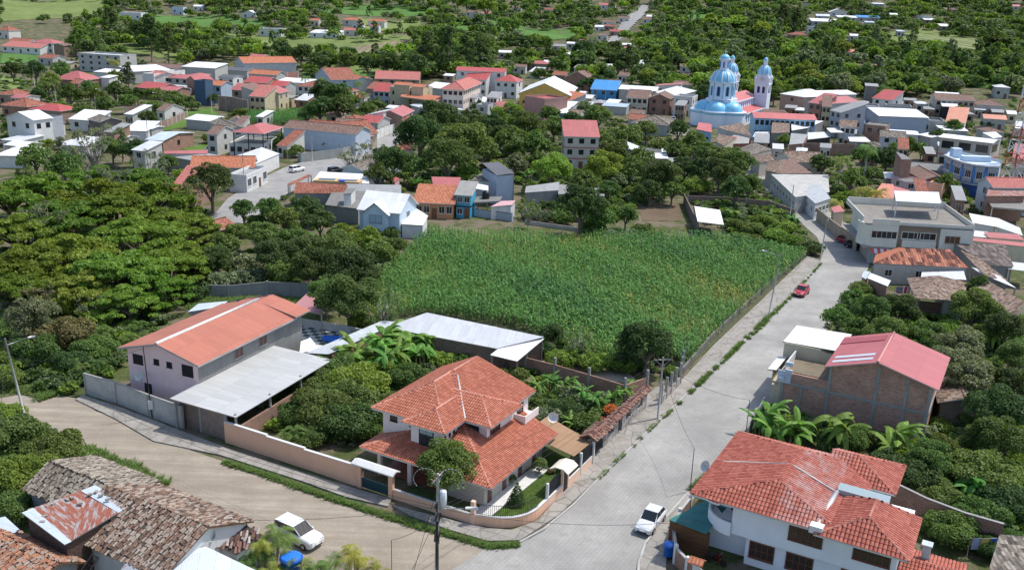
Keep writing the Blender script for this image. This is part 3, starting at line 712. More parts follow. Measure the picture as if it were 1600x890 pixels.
wall_line('garden_wall',wpts([(1077,800),(1060,822),(1050,850),(1054,880),(1072,900),(1110,930),(1170,960)]),1.5,.18,BRK,'curved brick garden wall with white posts before the big white house','garden wall',KERB,2.6,.35,paint((.66,.66,.66)))
# ================================================================ brick house on the right
O3=P(1183,680,0)
bh=root('house',O3,AB,'unfinished brick house with grey concrete columns under a pinkish red metal roof','house',None,'the unfinished brick house')
BH=brick((.50,.22,.145),(.34,.165,.12),(.38,.34,.31),.36,.19,.03); CG=concrete((.27,.28,.27),.2)
BEI=paint((.50,.45,.33),.8,.1,.25)
mb=MB(); y0=7.9
mb.poly([(5.3,y0,-.2),(15.6,y0,-.2),(15.6,y0,6.55),(10.2,y0,8.2),(5.3,y0,6.75)]); mb.poly([(15.6,y0,-.2),(15.6,17.6,-.2),(15.6,17.6,6.55),(15.6,y0,6.55)])
mb.poly([(5.3,17.6,-.2),(5.3,y0,-.2),(5.3,y0,6.75),(5.3,17.6,6.75)]); mb.poly([(15.6,17.6,-.2),(5.3,17.6,-.2),(5.3,17.6,6.75),(10.2,17.6,8.2),(15.6,17.6,6.55)])
mb.box(.3,y0+.01,-.2,5.29,12.9,4.7)
mb.build('brick_wall',[BH],bh)
for x,zt in ((.3,4.6),(2.4,3.6),(5.3,6.7),(10.2,7.6),(13.2,6.9),(15.5,6.5)):
    mb=MB(); mb.box(x-.16,y0-.07,-.2,x+.16,y0+.06,zt); mb.build('concrete_column',[CG],bh)
mb=MB(); mb.box(.1,y0-.085,3.35,15.7,y0+.03,3.62); mb.box(15.5,y0,3.35,15.69,17.6,3.62); mb.build('concrete_beam',[CG],bh)
roofm=tin((.42,.115,.12),0,.5,1.0,dirt=.1)
bro=roof_part(bh,[Hip(4.7,7.2,16.3,18.2,6.62,l=.32,r=.27)],roofm,plain((.5,.42,.4),.6,.2,.1,2,'fascia'),.12,plain((.55,.24,.22),.5,.1,.1,2,'ridge_cap'),.16)
mb=MB()
for (ya,yb) in ((8.3,9.0),(9.8,10.5)): mb.slab([(5.2,ya,6.83),(9.3,ya,8.14),(9.3,yb,8.14),(5.2,yb,6.83)],.02,0,0)
mb.build('translucent_strip',[plain((.50,.55,.62),.3,0,.1,2,'translucent_sheet')],bro)
mb=MB()
mb.slab([(4.75,15.2,6.72),(9.5,15.2,8.24),(9.5,17.2,8.24),(4.75,17.2,6.72)],.03,0,0); mb.build('darker_sheet',[tin((.34,.07,.08),0,.5,1.0,dirt=.1)],bro)
mb=MB(); mb.box(.6,8.2,4.71,5.25,12.6,4.8); mb.build('terrace_floor',[concrete((.22,.18,.12),.5)],bh)
mb=MB(); mb.box(-1.1,8.6,2.9,.28,19.6,3.1); mb.box(-1.1,8.6,3.1,-.95,12.9,4.2); mb.box(-1.1,13.0,3.1,3.1,13.15,6.3); mb.box(-.1,y0-.03,2.9,.14,13,4.72); mb.box(3.11,13.0,3.1,5.28,13.15,6.0); mb.box(-1.1,13.16,3.1,-.95,19.5,6.0); mb.build('rendered_wall',[BEI],bh)
mb=MB(); mb.box(.31,8.1,4.72,.45,12.9,5.7)
mb.build('terrace_parapet',[TRIM],bh)
mb=MB(); mb.slab([(-1.3,13.16,6.35),(5.25,13.16,6.5),(5.25,19.7,6.6),(-1.3,19.7,6.4)],.14,0,1); mb.build('flat_roof',[tin((.72,.72,.70),0,.6,1.4,dirt=.3),DARK],bh)
mb=MB(); mb.slab([(-1.6,8.2,4.5),(-.6,8.2,4.6),(-.6,13,4.6),(-1.6,13,4.5)],.12,0,1); mb.build('strip_roof',[tin((.70,.70,.66),0,.6,1.4,dirt=.3),DARK],bh)
walls(bh,[(-.9,7.95,.27,19.4,-.1,2.88)],BEI,'street_wall')
mb=MB(); mb.box(-.3,7.7,3.5,1.2,7.86,4.9); mb.box(-.1,7.3,3.9,.5,7.69,4.2); mb.box(.5,7.45,4.72,1.3,7.69,5.2); mb.box(.5,7.45,5.6,1.3,7.69,6.1); mb.build('stair_cap',[paint((.52,.58,.66))],bh)
house((1465,628),(1548,640),7,3.0,'small old clay tiled house right behind the unfinished brick house','gy',.35,wall=concrete((.2,.18,.16)),rf=tiletex(OLDT),win=None)
# ================================================================ pink house, shed roof, compound wall
O4=P(183,542,6.0); O4.z=0
ph=root('house',O4,R(-23),'long house with pink end wall, grey side and orange red metal roof','house',None,'the pink house')
PK=paint((.84,.62,.62),.75,.08,.12); RG=concrete((.26,.26,.25),.35)
Lx=11.2; Ly=19.9
mb=MB(); ov=.7
def gend(y,m): 
    q=[(ov,y,-.1),(Lx-ov,y,-.1),(Lx-ov,y,6.0),(Lx*.48,y,7.35),(ov,y,6.0)]; mb.poly(q if y<5 else q[::-1],m)
gend(ov,0); gend(Ly-ov,1)
mb.poly([(Lx-ov,ov,-.1),(Lx-ov,Ly-ov,-.1),(Lx-ov,Ly-ov,6.),(Lx-ov,ov,6.)],1); mb.poly([(ov,Ly-ov,-.1),(ov,ov,-.1),(ov,ov,6.),(ov,Ly-ov,6.)],1)
mb.build('wall',[PK,RG],ph)
RO=tin((.44,.155,.10),.0,.55,1.05,dirt=.22,wave=.22)
pr=roof_part(ph,[Hip(0,0,Lx,Ly-2.6,5.95,l=.26,r=.26)],RO,concrete((.36,.36,.36),.2),.22,plain((.62,.60,.58),.5,.1,.15,2,'ridge_sheet'),.2)
roof_part(ph,[Hip(Lx*.15,Ly-3.,Lx+.2,Ly,6.2,l=.27,r=.2)],RO,CONC,.16,None,name='rear_roof')
F=wframe('f',Lx-2*ov,Ly,ov,ov)
window(ph,F,1.5,4.1,1.5,1.25,PK,DARKROOM,1,1,fw=.1); window(ph,F,4.1,4.7,.6,.5,DARK,DARKROOM,1,1); window(ph,F,5.9,4.7,.6,.5,DARK,DARKROOM,1,1); window(ph,F,8.4,4.0,1.6,1.4,PK,DARKROOM,1,1,fw=.1)
F=wframe('r',Lx-2*ov,Ly-2*ov,ov,ov)
for y in (6.6,10.9): window(ph,F,y,4.3,1.4,1.2,CONC,glass((.08,.02,.02),.3),2,1)
door(ph,wframe('f',Lx-2*ov,Ly,ov,ov),2.6,1.,2.1,DARK)
# canopy
O5=W2(P(265,622,3.5),0,0,0); O5.z=0
cn=root('canopy',O5,R(-22.5),'long pale grey metal carport roof beside the pink house, above brown doors','carport',None,'the grey carport')
TC=tin((.46,.47,.46),0,.5,.95,dirt=.25,wave=.22)
roof_part(cn,[Hip(0,0,8.4,17.2,3.5,l=-.04)],TC,MET,.1)
for x in (.3,8.0):
    for y in (.4,6,11.5,16.8):
        mb=MB(); mb.box(x-.1,y-.1,0,x+.1,y+.1,3.3); mb.build('post',[CONC],cn)
mb=MB(); mb.box(.2,16.6,0,8.,16.8,3.2); mb.build('back_wall',[CONCD],cn)
mb=MB(); mb.box(7.9,1.2,0,8.1,16.4,1.7); mb.build('side_wall',[brick((.30,.16,.11),(.24,.14,.10))],cn)
PW=P(353,690,0)
# compound wall concrete
wl=[P(x,y,0) for x,y in ((136,616),(184,630),(234,650),(286,669))]
CW=concrete((.44,.435,.41),.3)
wall_line('compound_wall',[tuple(p)[:2] for p in wl],2.5,.16,CW,'grey concrete block compound wall in front of the pink house','wall',CONC,5.,.1,CONC,lm='the grey compound wall')
dg=root('gate',W2(PW,-6.5,.3),AB,'brown sheet metal double doors under the grey carport roof','gate')
mb=MB(); mb.box(0,-.06,0,2.6,.04,2.9); mb.build('door_leaf',[plain((.19,.14,.11),.7,.1,.2,2,'brown_sheet')],dg); mb=MB(); mb.box(2.9,-.06,0,6.2,.04,2.9); mb.build('door_leaf',[plain((.24,.19,.16),.7,.1,.2,2,'brown_sheet')],dg)
for x in (-.1,2.75,6.35): 
    mb=MB(); mb.box(x-.13,-.1,0,x+.13,.1,3.2); mb.build('post',[CONC],dg)
# ================================================================ peach boundary wall, gate and curved corner fence
PEA=paint((.80,.47,.31),.8,.05,.12); PEL=paint((.80,.52,.38),.8,.05,.1)
wl=[(W2(PW,0,0),2.25),(W2(PW,5.6,.1),2.25),(W2(PW,5.62,.1),2.1),(W2(PW,10.4,.15),2.15),(W2(PW,10.42,.15),2.0),(W2(PW,16.7,.2),2.1)]
wall_line('boundary_wall',[tuple(p)[:2] for p,h in wl],[h for p,h in wl],.22,PEA,'long smooth peach boundary wall with white coping along the earth road','wall',TRIM,lm='the peach wall')
gt=root('gate',W2(PW,16.8,.2),AB,'dark green driveway gate under a white gable cap in the peach wall','gate',None,'the green driveway gate')
mb=MB(); mb.box(.45,-.05,.1,3.6,.05,1.1); mb.build('gate_panel',[plain((.02,.06,.075),.5,.2,.1,2,'green_metal')],gt)
mb=MB()
for i in range(18): mb.box(.5+i*.18,-.02,1.1,.53+i*.18,.02,2.0)
mb.box(.45,-.03,1.95,3.6,.03,2.0); mb.build('gate_bars',[DARK],gt)
for x in (0,3.6): mb=MB(); mb.box(x,-.2,0,x+.45,.2,2.5); mb.build('pillar',[PEA],gt)
mb=MB(); mb.slab([(-.35,-.6,2.6),(4.4,-.6,2.6),(4.4,0,2.85),(-.35,0,2.85)],.12,0,0); mb.slab([(-.35,0,2.85),(4.4,0,2.85),(4.4,.6,2.6),(-.35,.6,2.6)],.12,0,0); mb.build('cap',[TRIM],gt)
# low peach wall with bars
def barred(o_,p,q,z0,h,mat,sheet=None,curve=0.):
    d=q-p; ln=d.length; n=max(2,int(ln/.17)); mb=MB()
    for i in range(n+1):
        c=p+d*(i/n); hh=h+curve*math.sin(math.pi*i/n); mb.tube((c.x,c.y,z0),(c.x,c.y,z0+hh),.016,.016,4)
    for i in range(8):
        a=p+d*(i/8); b=p+d*((i+1)/8); mb.tube((a.x,a.y,z0+h-.08+curve*math.sin(math.pi*i/8)),(b.x,b.y,z0+h-.08+curve*math.sin(math.pi*(i+1)/8)),.022,.022,4)
        mb.tube((a.x,a.y,z0+.1),(b.x,b.y,z0+.1),.022,.022,4)
    mb.build('railing',[mat],o_)
    if sheet:
        mb=MB()
        for i in range(8):
            a=p+d*(i/8); b=p+d*((i+1)/8); n_=Vector((-d.y,d.x,0)).normalized()*.03
            za,zb=z0+h-.08+curve*math.sin(math.pi*i/8),z0+h-.08+curve*math.sin(math.pi*(i+1)/8)
            mb.poly([(a.x+n_.x,a.y+n_.y,z0),(b.x+n_.x,b.y+n_.y,z0),(b.x+n_.x,b.y+n_.y,zb),(a.x+n_.x,a.y+n_.y,za)])
            mb.poly([(a.x+2*n_.x,a.y+2*n_.y,z0),(a.x+2*n_.x,a.y+2*n_.y,za),(b.x+2*n_.x,b.y+2*n_.y,zb),(b.x+2*n_.x,b.y+2*n_.y,z0)])
        mb.build('sheet_panel',[sheet],o_)
cf=root('corner_fence',W2(PW,20.9,.2),0,'curved peach corner wall with black railings around the villa garden','fence',None,'the curved corner fence')
base=W2(PW,20.9,.2); loc=lambda x,y:W2(PW,x,y)-Vector((base.x,base.y,0))
arc=[]; cxx,cyy,ra=29.6,4.6,3.9
for i in range(13):
    a=-math.pi/2+math.pi/2*i/12; arc.append((cxx+ra*math.cos(a),cyy-.0+ra*math.sin(a)))
line=[(20.9,.2),(29.3,.4)]+arc[1:]+[(33.5,6.2)]
mb=MB(); cp=MB()
def seg_wall(mb,cp,pl,h,t_=.11):
    for (x0,y0),(x1,y1) in zip(pl[:-1],pl[1:]):
        a,b=loc(x0,y0),loc(x1,y1); d=b-a; n=Vector((-d.y,d.x,0)).normalized()*t_
        z=Vector((0,0,h)); mb.slab([a-n+z,b-n+z,b+n+z,a+n+z],h,0,0); z2=Vector((0,0,h+.06)); cp.slab([a-n*1.3+z2,b-n*1.3+z2,b+n*1.3+z2,a+n*1.3+z2],.057,0,0)
seg_wall(mb,cp,line,.95); mb.build('low_wall',[PEA],cf); cp.build('coping',[TRIM],cf)
barred(cf,loc(21,.2),loc(25,.3),1.0,1.1,DARK); barred(cf,loc(25,.3),loc(29.1,.4),1.0,1.1,DARK)
for (x0,y0),(x1,y1) in zip(line[1:-1:3],line[4::3]): barred(cf,loc(x0,y0),loc(x1,y1),1.0,1.15,DARK)
mb=MB(); p=loc(29.3,.4); mb.box(p.x-.18,p.y-.18,0,p.x+.18,p.y+.18,2.3,rot=AB); mb.build('pillar',[PEL],cf)
cs=root('street_fence',W2(PW,33.5,6.3),0,'peach street wall with white posts and dark wavy metal panels beside the villa','fence',None,'the wavy metal fence')
base=W2(PW,33.5,6.3)
mb=MB(); cp=MB(); seg_wall(mb,cp,[(33.5,6.3),(33.5,9.2)],.95); seg_wall(mb,cp,[(33.5,10.5),(33.4,16.2)],.95); mb.build('low_wall',[PEL],cs); cp.build('coping',[TRIM],cs)
SH=plain((.018,.035,.05),.45,.3,.15,2,'dark_sheet_metal')
for ya,yb in ((6.4,9.1),(10.6,13.2),(13.4,16.1)): barred(cs,loc(33.5,ya),loc(33.45,yb),1.0,1.15,DARK,SH,.45)
for y in (6.3,13.3,16.2): mb=MB(); p=loc(33.5,y); mb.box(p.x-.11,p.y-.11,0,p.x+.11,p.y+.11,2.5,rot=AB); mb.build('post',[TRIM],cs)
pg=root('pedestrian_gate',W2(PW,33.5,9.3),AB,'small pedestrian gate under a cream curved canopy by the villa','gate')
for y in (0,1.15): mb=MB(); mb.box(-.12,y-.1,0,.12,y+.1,2.6); mb.build('post',[PEL],pg)
mb=MB(); mb.box(-.03,.12,.05,.03,1.03,2.2); mb.build('door',[DARK],pg)
mb=MB()
for a,b,z0,z1 in ((-1.15,-.5,2.5,2.85),(-.5,.3,2.85,2.85),(.3,.8,2.85,2.5)): mb.slab([(a,-.5,z0),(b,-.5,z1),(b,1.65,z1),(a,1.65,z0)],.1,0,0)
mb.build('canopy',[plain((.72,.66,.52),.7,0,.08,2,'cream_plaster')],pg)
# brown garden canopy
bc=root('garden_canopy',W2(PW,28.6,14.6),AB,'brown shade cloth canopy stretched over the villa side garden','canopy')
mb=MB(); mb.slab([(-2.2,0,2.2),(4.3,-1.6,2.1),(4.6,1.8,2.3),(-1.6,4.2,2.5)],.04,0,0); mb.build('cloth',[plain((.33,.20,.11),.8,0,.08,1,'brown_cloth')],bc)
for x,y in ((-2,.1),(4.1,-1.4),(4.3,1.6),(-1.5,4.)): mb=MB(); mb.box(x-.05,y-.05,0,x+.05,y+.05,2.1); mb.build('post',[MET],bc)
# garden paths and lawn
def lflat(name,pts,z,mat):
    mb=MB(); mb.poly([tuple(W2(PW,x,y,z)) for x,y in pts]); o=mb.build(name,mat); o['kind']='structure'
lflat('lawn',[(21,.5),(29.4,.6),(32.2,1.6),(33.2,4.6),(33.3,16),(27,16),(27,3),(21,3)],.05,grassm((.05,.085,.02),(.08,.13,.03),(.1,.1,.05),0.,'lawn_grass',.6))
lflat('path',[(28.2,1.5),(30.,1.4),(30.4,13),(28.9,13)],.10,plain((.62,.62,.60),.7,0,.1,2,'white_paving'))
# ================================================================ stone wall with tiled cap on the street
sw=root('stone_wall',W2(PW,32.9,20.0),0,'stone street wall with arched openings and a clay tiled cap','wall',None,'the arched stone wall')
def stone():
    m,t,b=new_mat('river_stone'); v=uvmap(t); vo=nd(t,'ShaderNodeTexVoronoi',feature='DISTANCE_TO_EDGE'); lk(t,v,vo.inputs[0]); vo.inputs['Scale'].default_value=2.6
    v2=nd(t,'ShaderNodeTexVoronoi'); lk(t,v,v2.inputs[0]); v2.inputs['Scale'].default_value=2.6
    c=ramp(t,v2.outputs['Color'],[(.2,(.20,.15,.12)),(.5,(.32,.27,.24)),(.8,(.42,.39,.36))]); c=mixc(t,ramp(t,vo.outputs['Distance'],[(.03,(1,1,1)),(.07,(0,0,0))]),c,(.50,.48,.45))
    lk(t,c,b.inputs['Base Color']); b.inputs['Roughness'].default_value=.9; bump(t,b,vo.outputs['Distance'],.1,.6); return m
STN=stone(); base=W2(PW,32.9,20.0)
def swseg(y0,y1,holes):
    """wall along the street with openings (y centre, width, sill, head)"""
    mb=MB(); cuts=sorted(holes); y=y0
    for c,w_,s_,h_ in cuts:
        for a,b,z0,z1 in ((y,c-w_/2,0,2.3),(c-w_/2,c+w_/2,0,s_),(c-w_/2,c+w_/2,h_,2.3)):
            if b-a>.02 and z1-z0>.02: p,q=loc(32.9,a),loc(32.9,b); d=q-p; n=Vector((-d.y,d.x,0)).normalized()*.15; Z=Vector((0,0,z1)); mb.slab([p-n+Z,q-n+Z,q+n+Z,p+n+Z],z1-z0,0,0)
        # arched head filler
        y=c+w_/2
    p,q=loc(32.9,y),loc(32.9,y1); d=q-p; n=Vector((-d.y,d.x,0)).normalized()*.15; Z=Vector((0,0,2.3)); mb.slab([p-n+Z,q-n+Z,q+n+Z,p+n+Z],2.3,0,0)
    mb.build('panel',[STN],sw)
    for c,w_,s_,h_ in cuts:
        k=MB(); pts=[]
        for i in range(7):
            a=math.pi*i/6; pts.append((c-w_/2*math.cos(a),h_-.45+.45*math.sin(a)))
        for s0 in (-.17,.17):
            for side in (0,1):
                pass
        cx_=loc(32.9,c); 
        for s0 in (-1,1):
            poly=[(c-w_/2,h_)]+[(a,b) for a,b in (pts[:4])]+[(c,h_)]
            poly2=[(c,h_)]+[(a,b) for a,b in pts[3:]]+[(c+w_/2,h_)]
            for pp in (poly,poly2):
                q3=[]
                for yy,zz in pp: v_=loc(32.9+s0*.148,yy); q3.append((v_.x,v_.y,zz))
                k.poly(q3)
        k.build('arch_head',[STN],sw)
        g=MB(); n_=max(2,int(w_/.16))
        for i in range(n_+1): v_=loc(32.9,c-w_/2+w_*i/n_); g.tube((v_.x,v_.y,s_),(v_.x,v_.y,h_),.015,.015,4)
        g.build('window_bars',[DARK],sw)
swseg(20.,31.6,[(21.6,1.5,.9,2.1),(24.0,1.1,.05,2.15),(26.2,1.4,.9,2.1),(29.6,1.4,.9,2.1)])
mb=MB(); rf=random.Random(9)
TOLD=island([(.12,.07,.05),(.24,.12,.09),(.33,.17,.12),(.38,.24,.19),(.30,.25,.2)],.85,.35)
def cap_tiles(ya,yb,w_,h_,zc):
    m2=MB(); a0,a1=loc(32.9-w_,ya),loc(32.9-w_,yb); b0,b1=loc(32.9,ya),loc(32.9,yb); c0,c1=loc(32.9+w_,ya),loc(32.9+w_,yb)
    A=[(a0.x,a0.y,zc),(b0.x,b0.y,zc+h_),(b1.x,b1.y,zc+h_),(a1.x,a1.y,zc)][::-1]; B=[(b0.x,b0.y,zc+h_),(c0.x,c0.y,zc),(c1.x,c1.y,zc),(b1.x,b1.y,zc+h_)]
    for q in (A,B): m2.slab(q,.08,0,0); lay_tiles(m2,q,.24,.36,rf,1,.02,.25)
    m2.build('tiled_cap',[BASE,TOLD],sw)
cap_tiles(19.8,25.2,.62,.28,2.32); cap_tiles(25.3,32.,.5,.22,2.34)
# black gate with tiled porch roof
pgt=root('gate',W2(PW,32.9,16.5),0,'black iron gate under a clay tiled porch roof beside the arched stone wall','gate'); base=W2(PW,32.9,16.5)
mb=MB()
for i in range(16): v_=loc(32.9,16.7+i*.2); mb.tube((v_.x,v_.y,.05),(v_.x,v_.y,2.2),.03,.03,4)
mb.build('gate_leaf',[DARK],pgt)
for y in (16.5,19.85): mb=MB(); p=loc(32.9,y); mb.box(p.x-.14,p.y-.14,0,p.x+.14,p.y+.14,2.5,rot=AB); mb.build('post',[CG],pgt)
m2=MB(); 
for sgn in (-1,1):
    a,b,c,d=loc(32.9,16.1),loc(32.9,20.1),loc(32.9+sgn*.95,20.1),loc(32.9+sgn*.95,16.1)
    q=[(a.x,a.y,3.0),(b.x,b.y,3.0),(c.x,c.y,2.55),(d.x,d.y,2.55)]
    if sgn>0: q=q[::-1]
    m2.slab(q,.08,0,0); lay_tiles(m2,q,.24,.36,rf,1,.02,.2)
m2.build('tiled_roof',[BASE,TOLD],pgt)
sp_=loc
# wall, fence on the street after the stone wall + brick cross wall of the garden
wall_line('garden_wall',wpts([(778,570),(866,592),(975,625),(1010,612)],0),1.9,.16,BRK,'red brick cross wall with concrete posts behind the villa banana garden','garden wall',None,5.,.9,CONC)
wall_line('street_wall',wpts([(1032,632),(1062,600),(1066,580)],0),1.0,.2,STN,'low stone wall topped by wire fence panels at the corn field corner','wall',None,1.8,1.8,MET)
wall_line('retaining_wall',wpts([(1066,584),(1110,532),(1180,466),(1262,396)],0),.85,.25,concrete((.20,.19,.17),.45),'low dark stone retaining wall along the corn field and the cobbled road','wall',lm='the corn field wall')
flat('concrete_yard',[(815,560),(850,558),(985,585),(1000,600),(905,592),(825,572)],.05,concrete((.36,.31,.24),.4))
# ================================================================ shaped sheds from four measured roof corners
def px3(q): p=P(q[0],q[1],q[2]); return p
def quad(cs,label,rf,wall=None,cat='shed',name='shed',inset=.25,th=.1,posts=False,lm=None,group=None,win=0,side=None,edges=(0,),det=None):
    """cs: four photo corners (x,y,height) front-left, front-right, back-right, back-left of a plain sloping roof"""
    w_=[px3(c) for c in cs]; g=[Vector((p.x,p.y,p.z-c[2])) for p,c in zip(w_,cs)]
    base=g[0]; o=root(name,tuple(base),0,label,cat,group,lm)
    loc_=[p-base for p in w_]; mb=MB(); area=sum(loc_[i].x*loc_[(i+1)%4].y-loc_[(i+1)%4].x*loc_[i].y for i in range(4))
    if area<0: loc_=loc_[::-1]
    mb.slab([tuple(p) for p in loc_],th,0,1); mb.build('roof',[rf,side or MET],o)
    c=sum(loc_,Vector())/4
    ins=[p+(c-p)*min(.4,inset/(max(.5,(c-p).length))) for p in loc_]
    if posts:
        for p in ins: mb=MB(); mb.box(p.x-.09,p.y-.09,-1.,p.x+.09,p.y+.09,p.z-th-.01); mb.build('post',[wall or MET],o)
    elif wall:
        mb=MB()
        for i in range(4):
            a,b=ins[i],ins[(i+1)%4]; mb.poly([(a.x,a.y,-1.),(b.x,b.y,-1.),(b.x,b.y,b.z-th+.02),(a.x,a.y,a.z-th+.02)])
        mb.build('wall',[wall],o)
        if win:
            # the wall between the first two measured corners
          for ed in edges:
            q4=ins if area>=0 else ins[::-1]; a=q4[ed]; b=q4[(ed+1)%4]
            if area<0: a,b=b,a
            d=(b-a); d.z=0; ln=d.length; d/=ln; nn=Vector((d.y,-d.x,0))
            f_=lambda s,z,oo:(a.x+d.x*s+nn.x*oo,a.y+d.y*s+nn.y*oo,z)
            hh=min(a.z,b.z)
            for i in range(win): window(o,f_,ln*(i+.5)/win,hh*.4,min(1.1,ln/win*.6),min(1.,hh*.35),None,None,2,1,scl(w_[0])>6.2 if det is None else det)
    return o
WG=paint((.50,.50,.47),.8,.12,.5); WC=paint((.60,.55,.42)); WBL=paint((.52,.62,.72),.7,.06,.15); WP=paint((.62,.42,.44)); WGR=concrete((.30,.30,.29),.35); WPL=paint((.66,.66,.64)); WO=paint((.56,.26,.13))
TW=tin((.78,.79,.80),0,.45,1.,dirt=.12); TWD=tin((.62,.64,.66),0,.5,1.,dirt=.35); TG=tin((.30,.31,.31),0,.7,1.,dirt=.4); TR=tin((.44,.13,.12),0,.5,1.,dirt=.12); TR2=tin((.44,.085,.075),0,.5,1.,dirt=.12); TO=tin((.60,.25,.16),0,.55,1.,dirt=.12); TB=tin((.06,.28,.62),0,.4,1.,dirt=.1); TRU=tin((.36,.36,.36),.62,.7,.9); TDK=tin((.12,.12,.13),0,.6,1.,dirt=.2)
TLO=tiletex(OLDT,.30,.45); TLG=tiletex(OLDG,.30,.45); TLR=tiletex([(.22,.08,.055),(.33,.12,.08),(.42,.18,.12)],.30,.42,stain=.25); TLO2=tiletex([(.40,.13,.07),(.50,.18,.10),(.56,.24,.14)],.30,.42,stain=.15); TLB=tiletex([(.16,.10,.08),(.24,.15,.12),(.30,.20,.16)],.30,.42,stain=.3); TLK=tiletex([(.45,.14,.12),(.50,.18,.15),(.52,.22,.19)],.3,.42,stain=.15)
# ---------------------------------------------------------------- old tiled houses, lower left
O6=Vector((0,0,0)); rt=random.Random(21)
IOLD=island([(.055,.045,.04),(.15,.10,.075),(.21,.125,.085),(.27,.20,.155),(.33,.27,.22),(.36,.32,.27)],.9,.4)
IOLG=island([(.07,.06,.05),(.17,.145,.115),(.24,.20,.155),(.31,.27,.22),(.36,.33,.28)],.9,.35)
IOLO=island([(.10,.06,.045),(.26,.12,.075),(.36,.17,.10),(.42,.21,.13),(.30,.22,.17),(.34,.29,.24)],.9,.3)
PAN=plain((.045,.035,.03),.95,0,.2,3,'dark_pans')
def oldhouse(x0,y0,x1,y1,ridge,e,hz,label,isl,wall,lm=None,gl=True,l=None,r=None):
    p=W2(O6,x0,y0); o=root('house',tuple(p),AB,label,'house',None,lm); X=x1-x0;Y=y1-y0; ry=ridge-y0
    roof_part(o,[Hip(0,0,X,Y,e,f=(hz-e)/ry,b=(hz-e)/(Y-ry),l=l,r=r)],PAN,WOOD,.1,None,.1,(.25,.42,.24,isl),'roof',rt)
    mb=MB(); a,b,c,d=.45,.5,X-.35,Y-.5; k=lambda y:e+min((hz-e)/ry*y,(hz-e)/(Y-ry)*(Y-y))-.1
    for q in ([(a,b,-.5),(c,b,-.5),(c,b,k(b)),(a,b,k(b))],[(c,b,-.5),(c,d,-.5),(c,d,k(d)),(c,ry,k(ry)),(c,b,k(b))],[(c,d,-.5),(a,d,-.5),(a,d,k(d)),(c,d,k(d))][:3]+[(c,d,k(d))],[(a,d,-.5),(a,b,-.5),(a,b,k(b)),(a,ry,k(ry)),(a,d,k(d))]): mb.poly(q)
    mb.build('wall',[wall],o); return o
oh=oldhouse(-62,39.7,-50.3,49.0,44.3,3.1,5.0,'old low house with a weathered clay tiled roof and white end wall',IOLD,WPL,'the weathered clay tiled house')
oldhouse(-70.3,42.3,-61.6,49.4,45.0,3.1,4.5,'low wing with greyed clay tiles joined to the old house beside the green bushes',IOLG,WGR)
oldhouse(-66.,30,-57.4,38.6,36.8,2.6,3.6,'old house with patchy orange clay tiles at the lower left corner',IOLO,WGR)
rr=quad([(101,850,4.2),(202,790,4.6),(149,757,4.9),(34,800,4.9)],'rusty red and silver metal roofed plank shed with tiles laid on top as weights',TRU,plain((.09,.055,.04),.85,0,.5,8,'dark_planks'),cat='shed',lm='the rusty roofed shed',inset=.4)
# silver sheets along the left edge of the rusty roof and loose tiles lying on it
mb=MB(); c=[px3(q)-rr.location for q in [(101,850,4.23),(112,845,4.24),(52,793,4.93),(34,800,4.93)]]; mb.slab([tuple(v) for v in c],.025,0,0)
c=[px3(q)-rr.location for q in [(185,800,4.54),(202,790,4.63),(149,757,4.93),(126,766,4.93)]]; mb.slab([tuple(v) for v in c],.025,0,0); mb.build('silver_sheet',[TINB and tin(TINB,0.12,.45,.9)],rr)
rt2=random.Random(4)
for (x,y) in [(48,796),(60,793),(55,808),(70,806),(66,815),(75,790),(82,787),(105,780),(112,777),(140,772),(150,768),(158,773),(168,780),(125,786)]:
    k=MB(); p=px3((x,y,4.93-.55*max(0,(y-775)/75.)))-rr.location; k.box(p.x-.2,p.y-.12,p.z-.02,p.x+.2,p.y+.12,p.z+.09,rot=rt2.uniform(0,3)); k.build('loose_tile',[plain((.27,.24,.21),.9,0,.3,3,'loose_clay')],rr)
quad([(0,850,3.2),(30,826,3.2),(8,806,3.5),(-30,815,3.5)],'bluish white metal shed roof at the left edge beside the patchy orange tiles',tin(TINB,0,.4,.9),WGR)
quad([(236,905,3.1),(425,902,3.),(322,853,3.5),(254,868,3.5)],'pale blue ribbed metal roof at the bottom edge in front of the old tiled house',tin((.60,.66,.70),0,.45,1.2,dirt=.05),WGR,lm='the pale blue ribbed roof')
quad([(180,900,3.),(250,895,3.1),(246,869,3.3),(204,869,3.2)],'grey and rust stained metal roof beside the pale blue ribbed roof',tin((.30,.33,.36),.25,.6,.9),WGR)
oo=quad([(331,851,2.5),(369,866,2.4),(410,835,2.6),(381,817,3.0)],'lean-to of long dark clay tiles with whitish streaks beside the white end wall',PAN,WPL,inset=.3)
mb=MB(); c=[px3(q)-oo.location for q in [(331,851,2.55),(369,866,2.45),(410,835,2.65),(381,817,3.05)]]; lay_tiles(mb,[tuple(v) for v in c],.26,.8,rt,0,.02,.3); mb.build('clay_tiles',[island([(.07,.04,.035),(.14,.075,.06),(.20,.11,.085),(.42,.40,.38)],.85,.2)],oo)
sd_=root('staircase',tuple(P(118,905,0)),R(-10),'steep grey timber staircase climbing to the rusty roofed plank shed','staircase')
mb=MB(); mb.tube((0,-.4,0),(1.6,1.6,3.),.06,.06,4); mb.tube((.8,-.8,0),(2.4,1.2,3.),.06,.06,4); mb.tube((.8,-.8,1.),(2.4,1.2,3.9),.05,.05,4); mb.tube((2.4,1.2,3),(2.4,1.2,4),.05,.05,4); mb.build('rails',[WOODG],sd_)
for i in range(10):
    mb=MB(); k=i/10; mb.box(1.6*k,-.4+2*k-.15,3*k+.1,1.6*k+.8,-.4+2*k-.02,3*k+.16,rot=R(-26)); mb.build('tread',[WOODG],sd_)
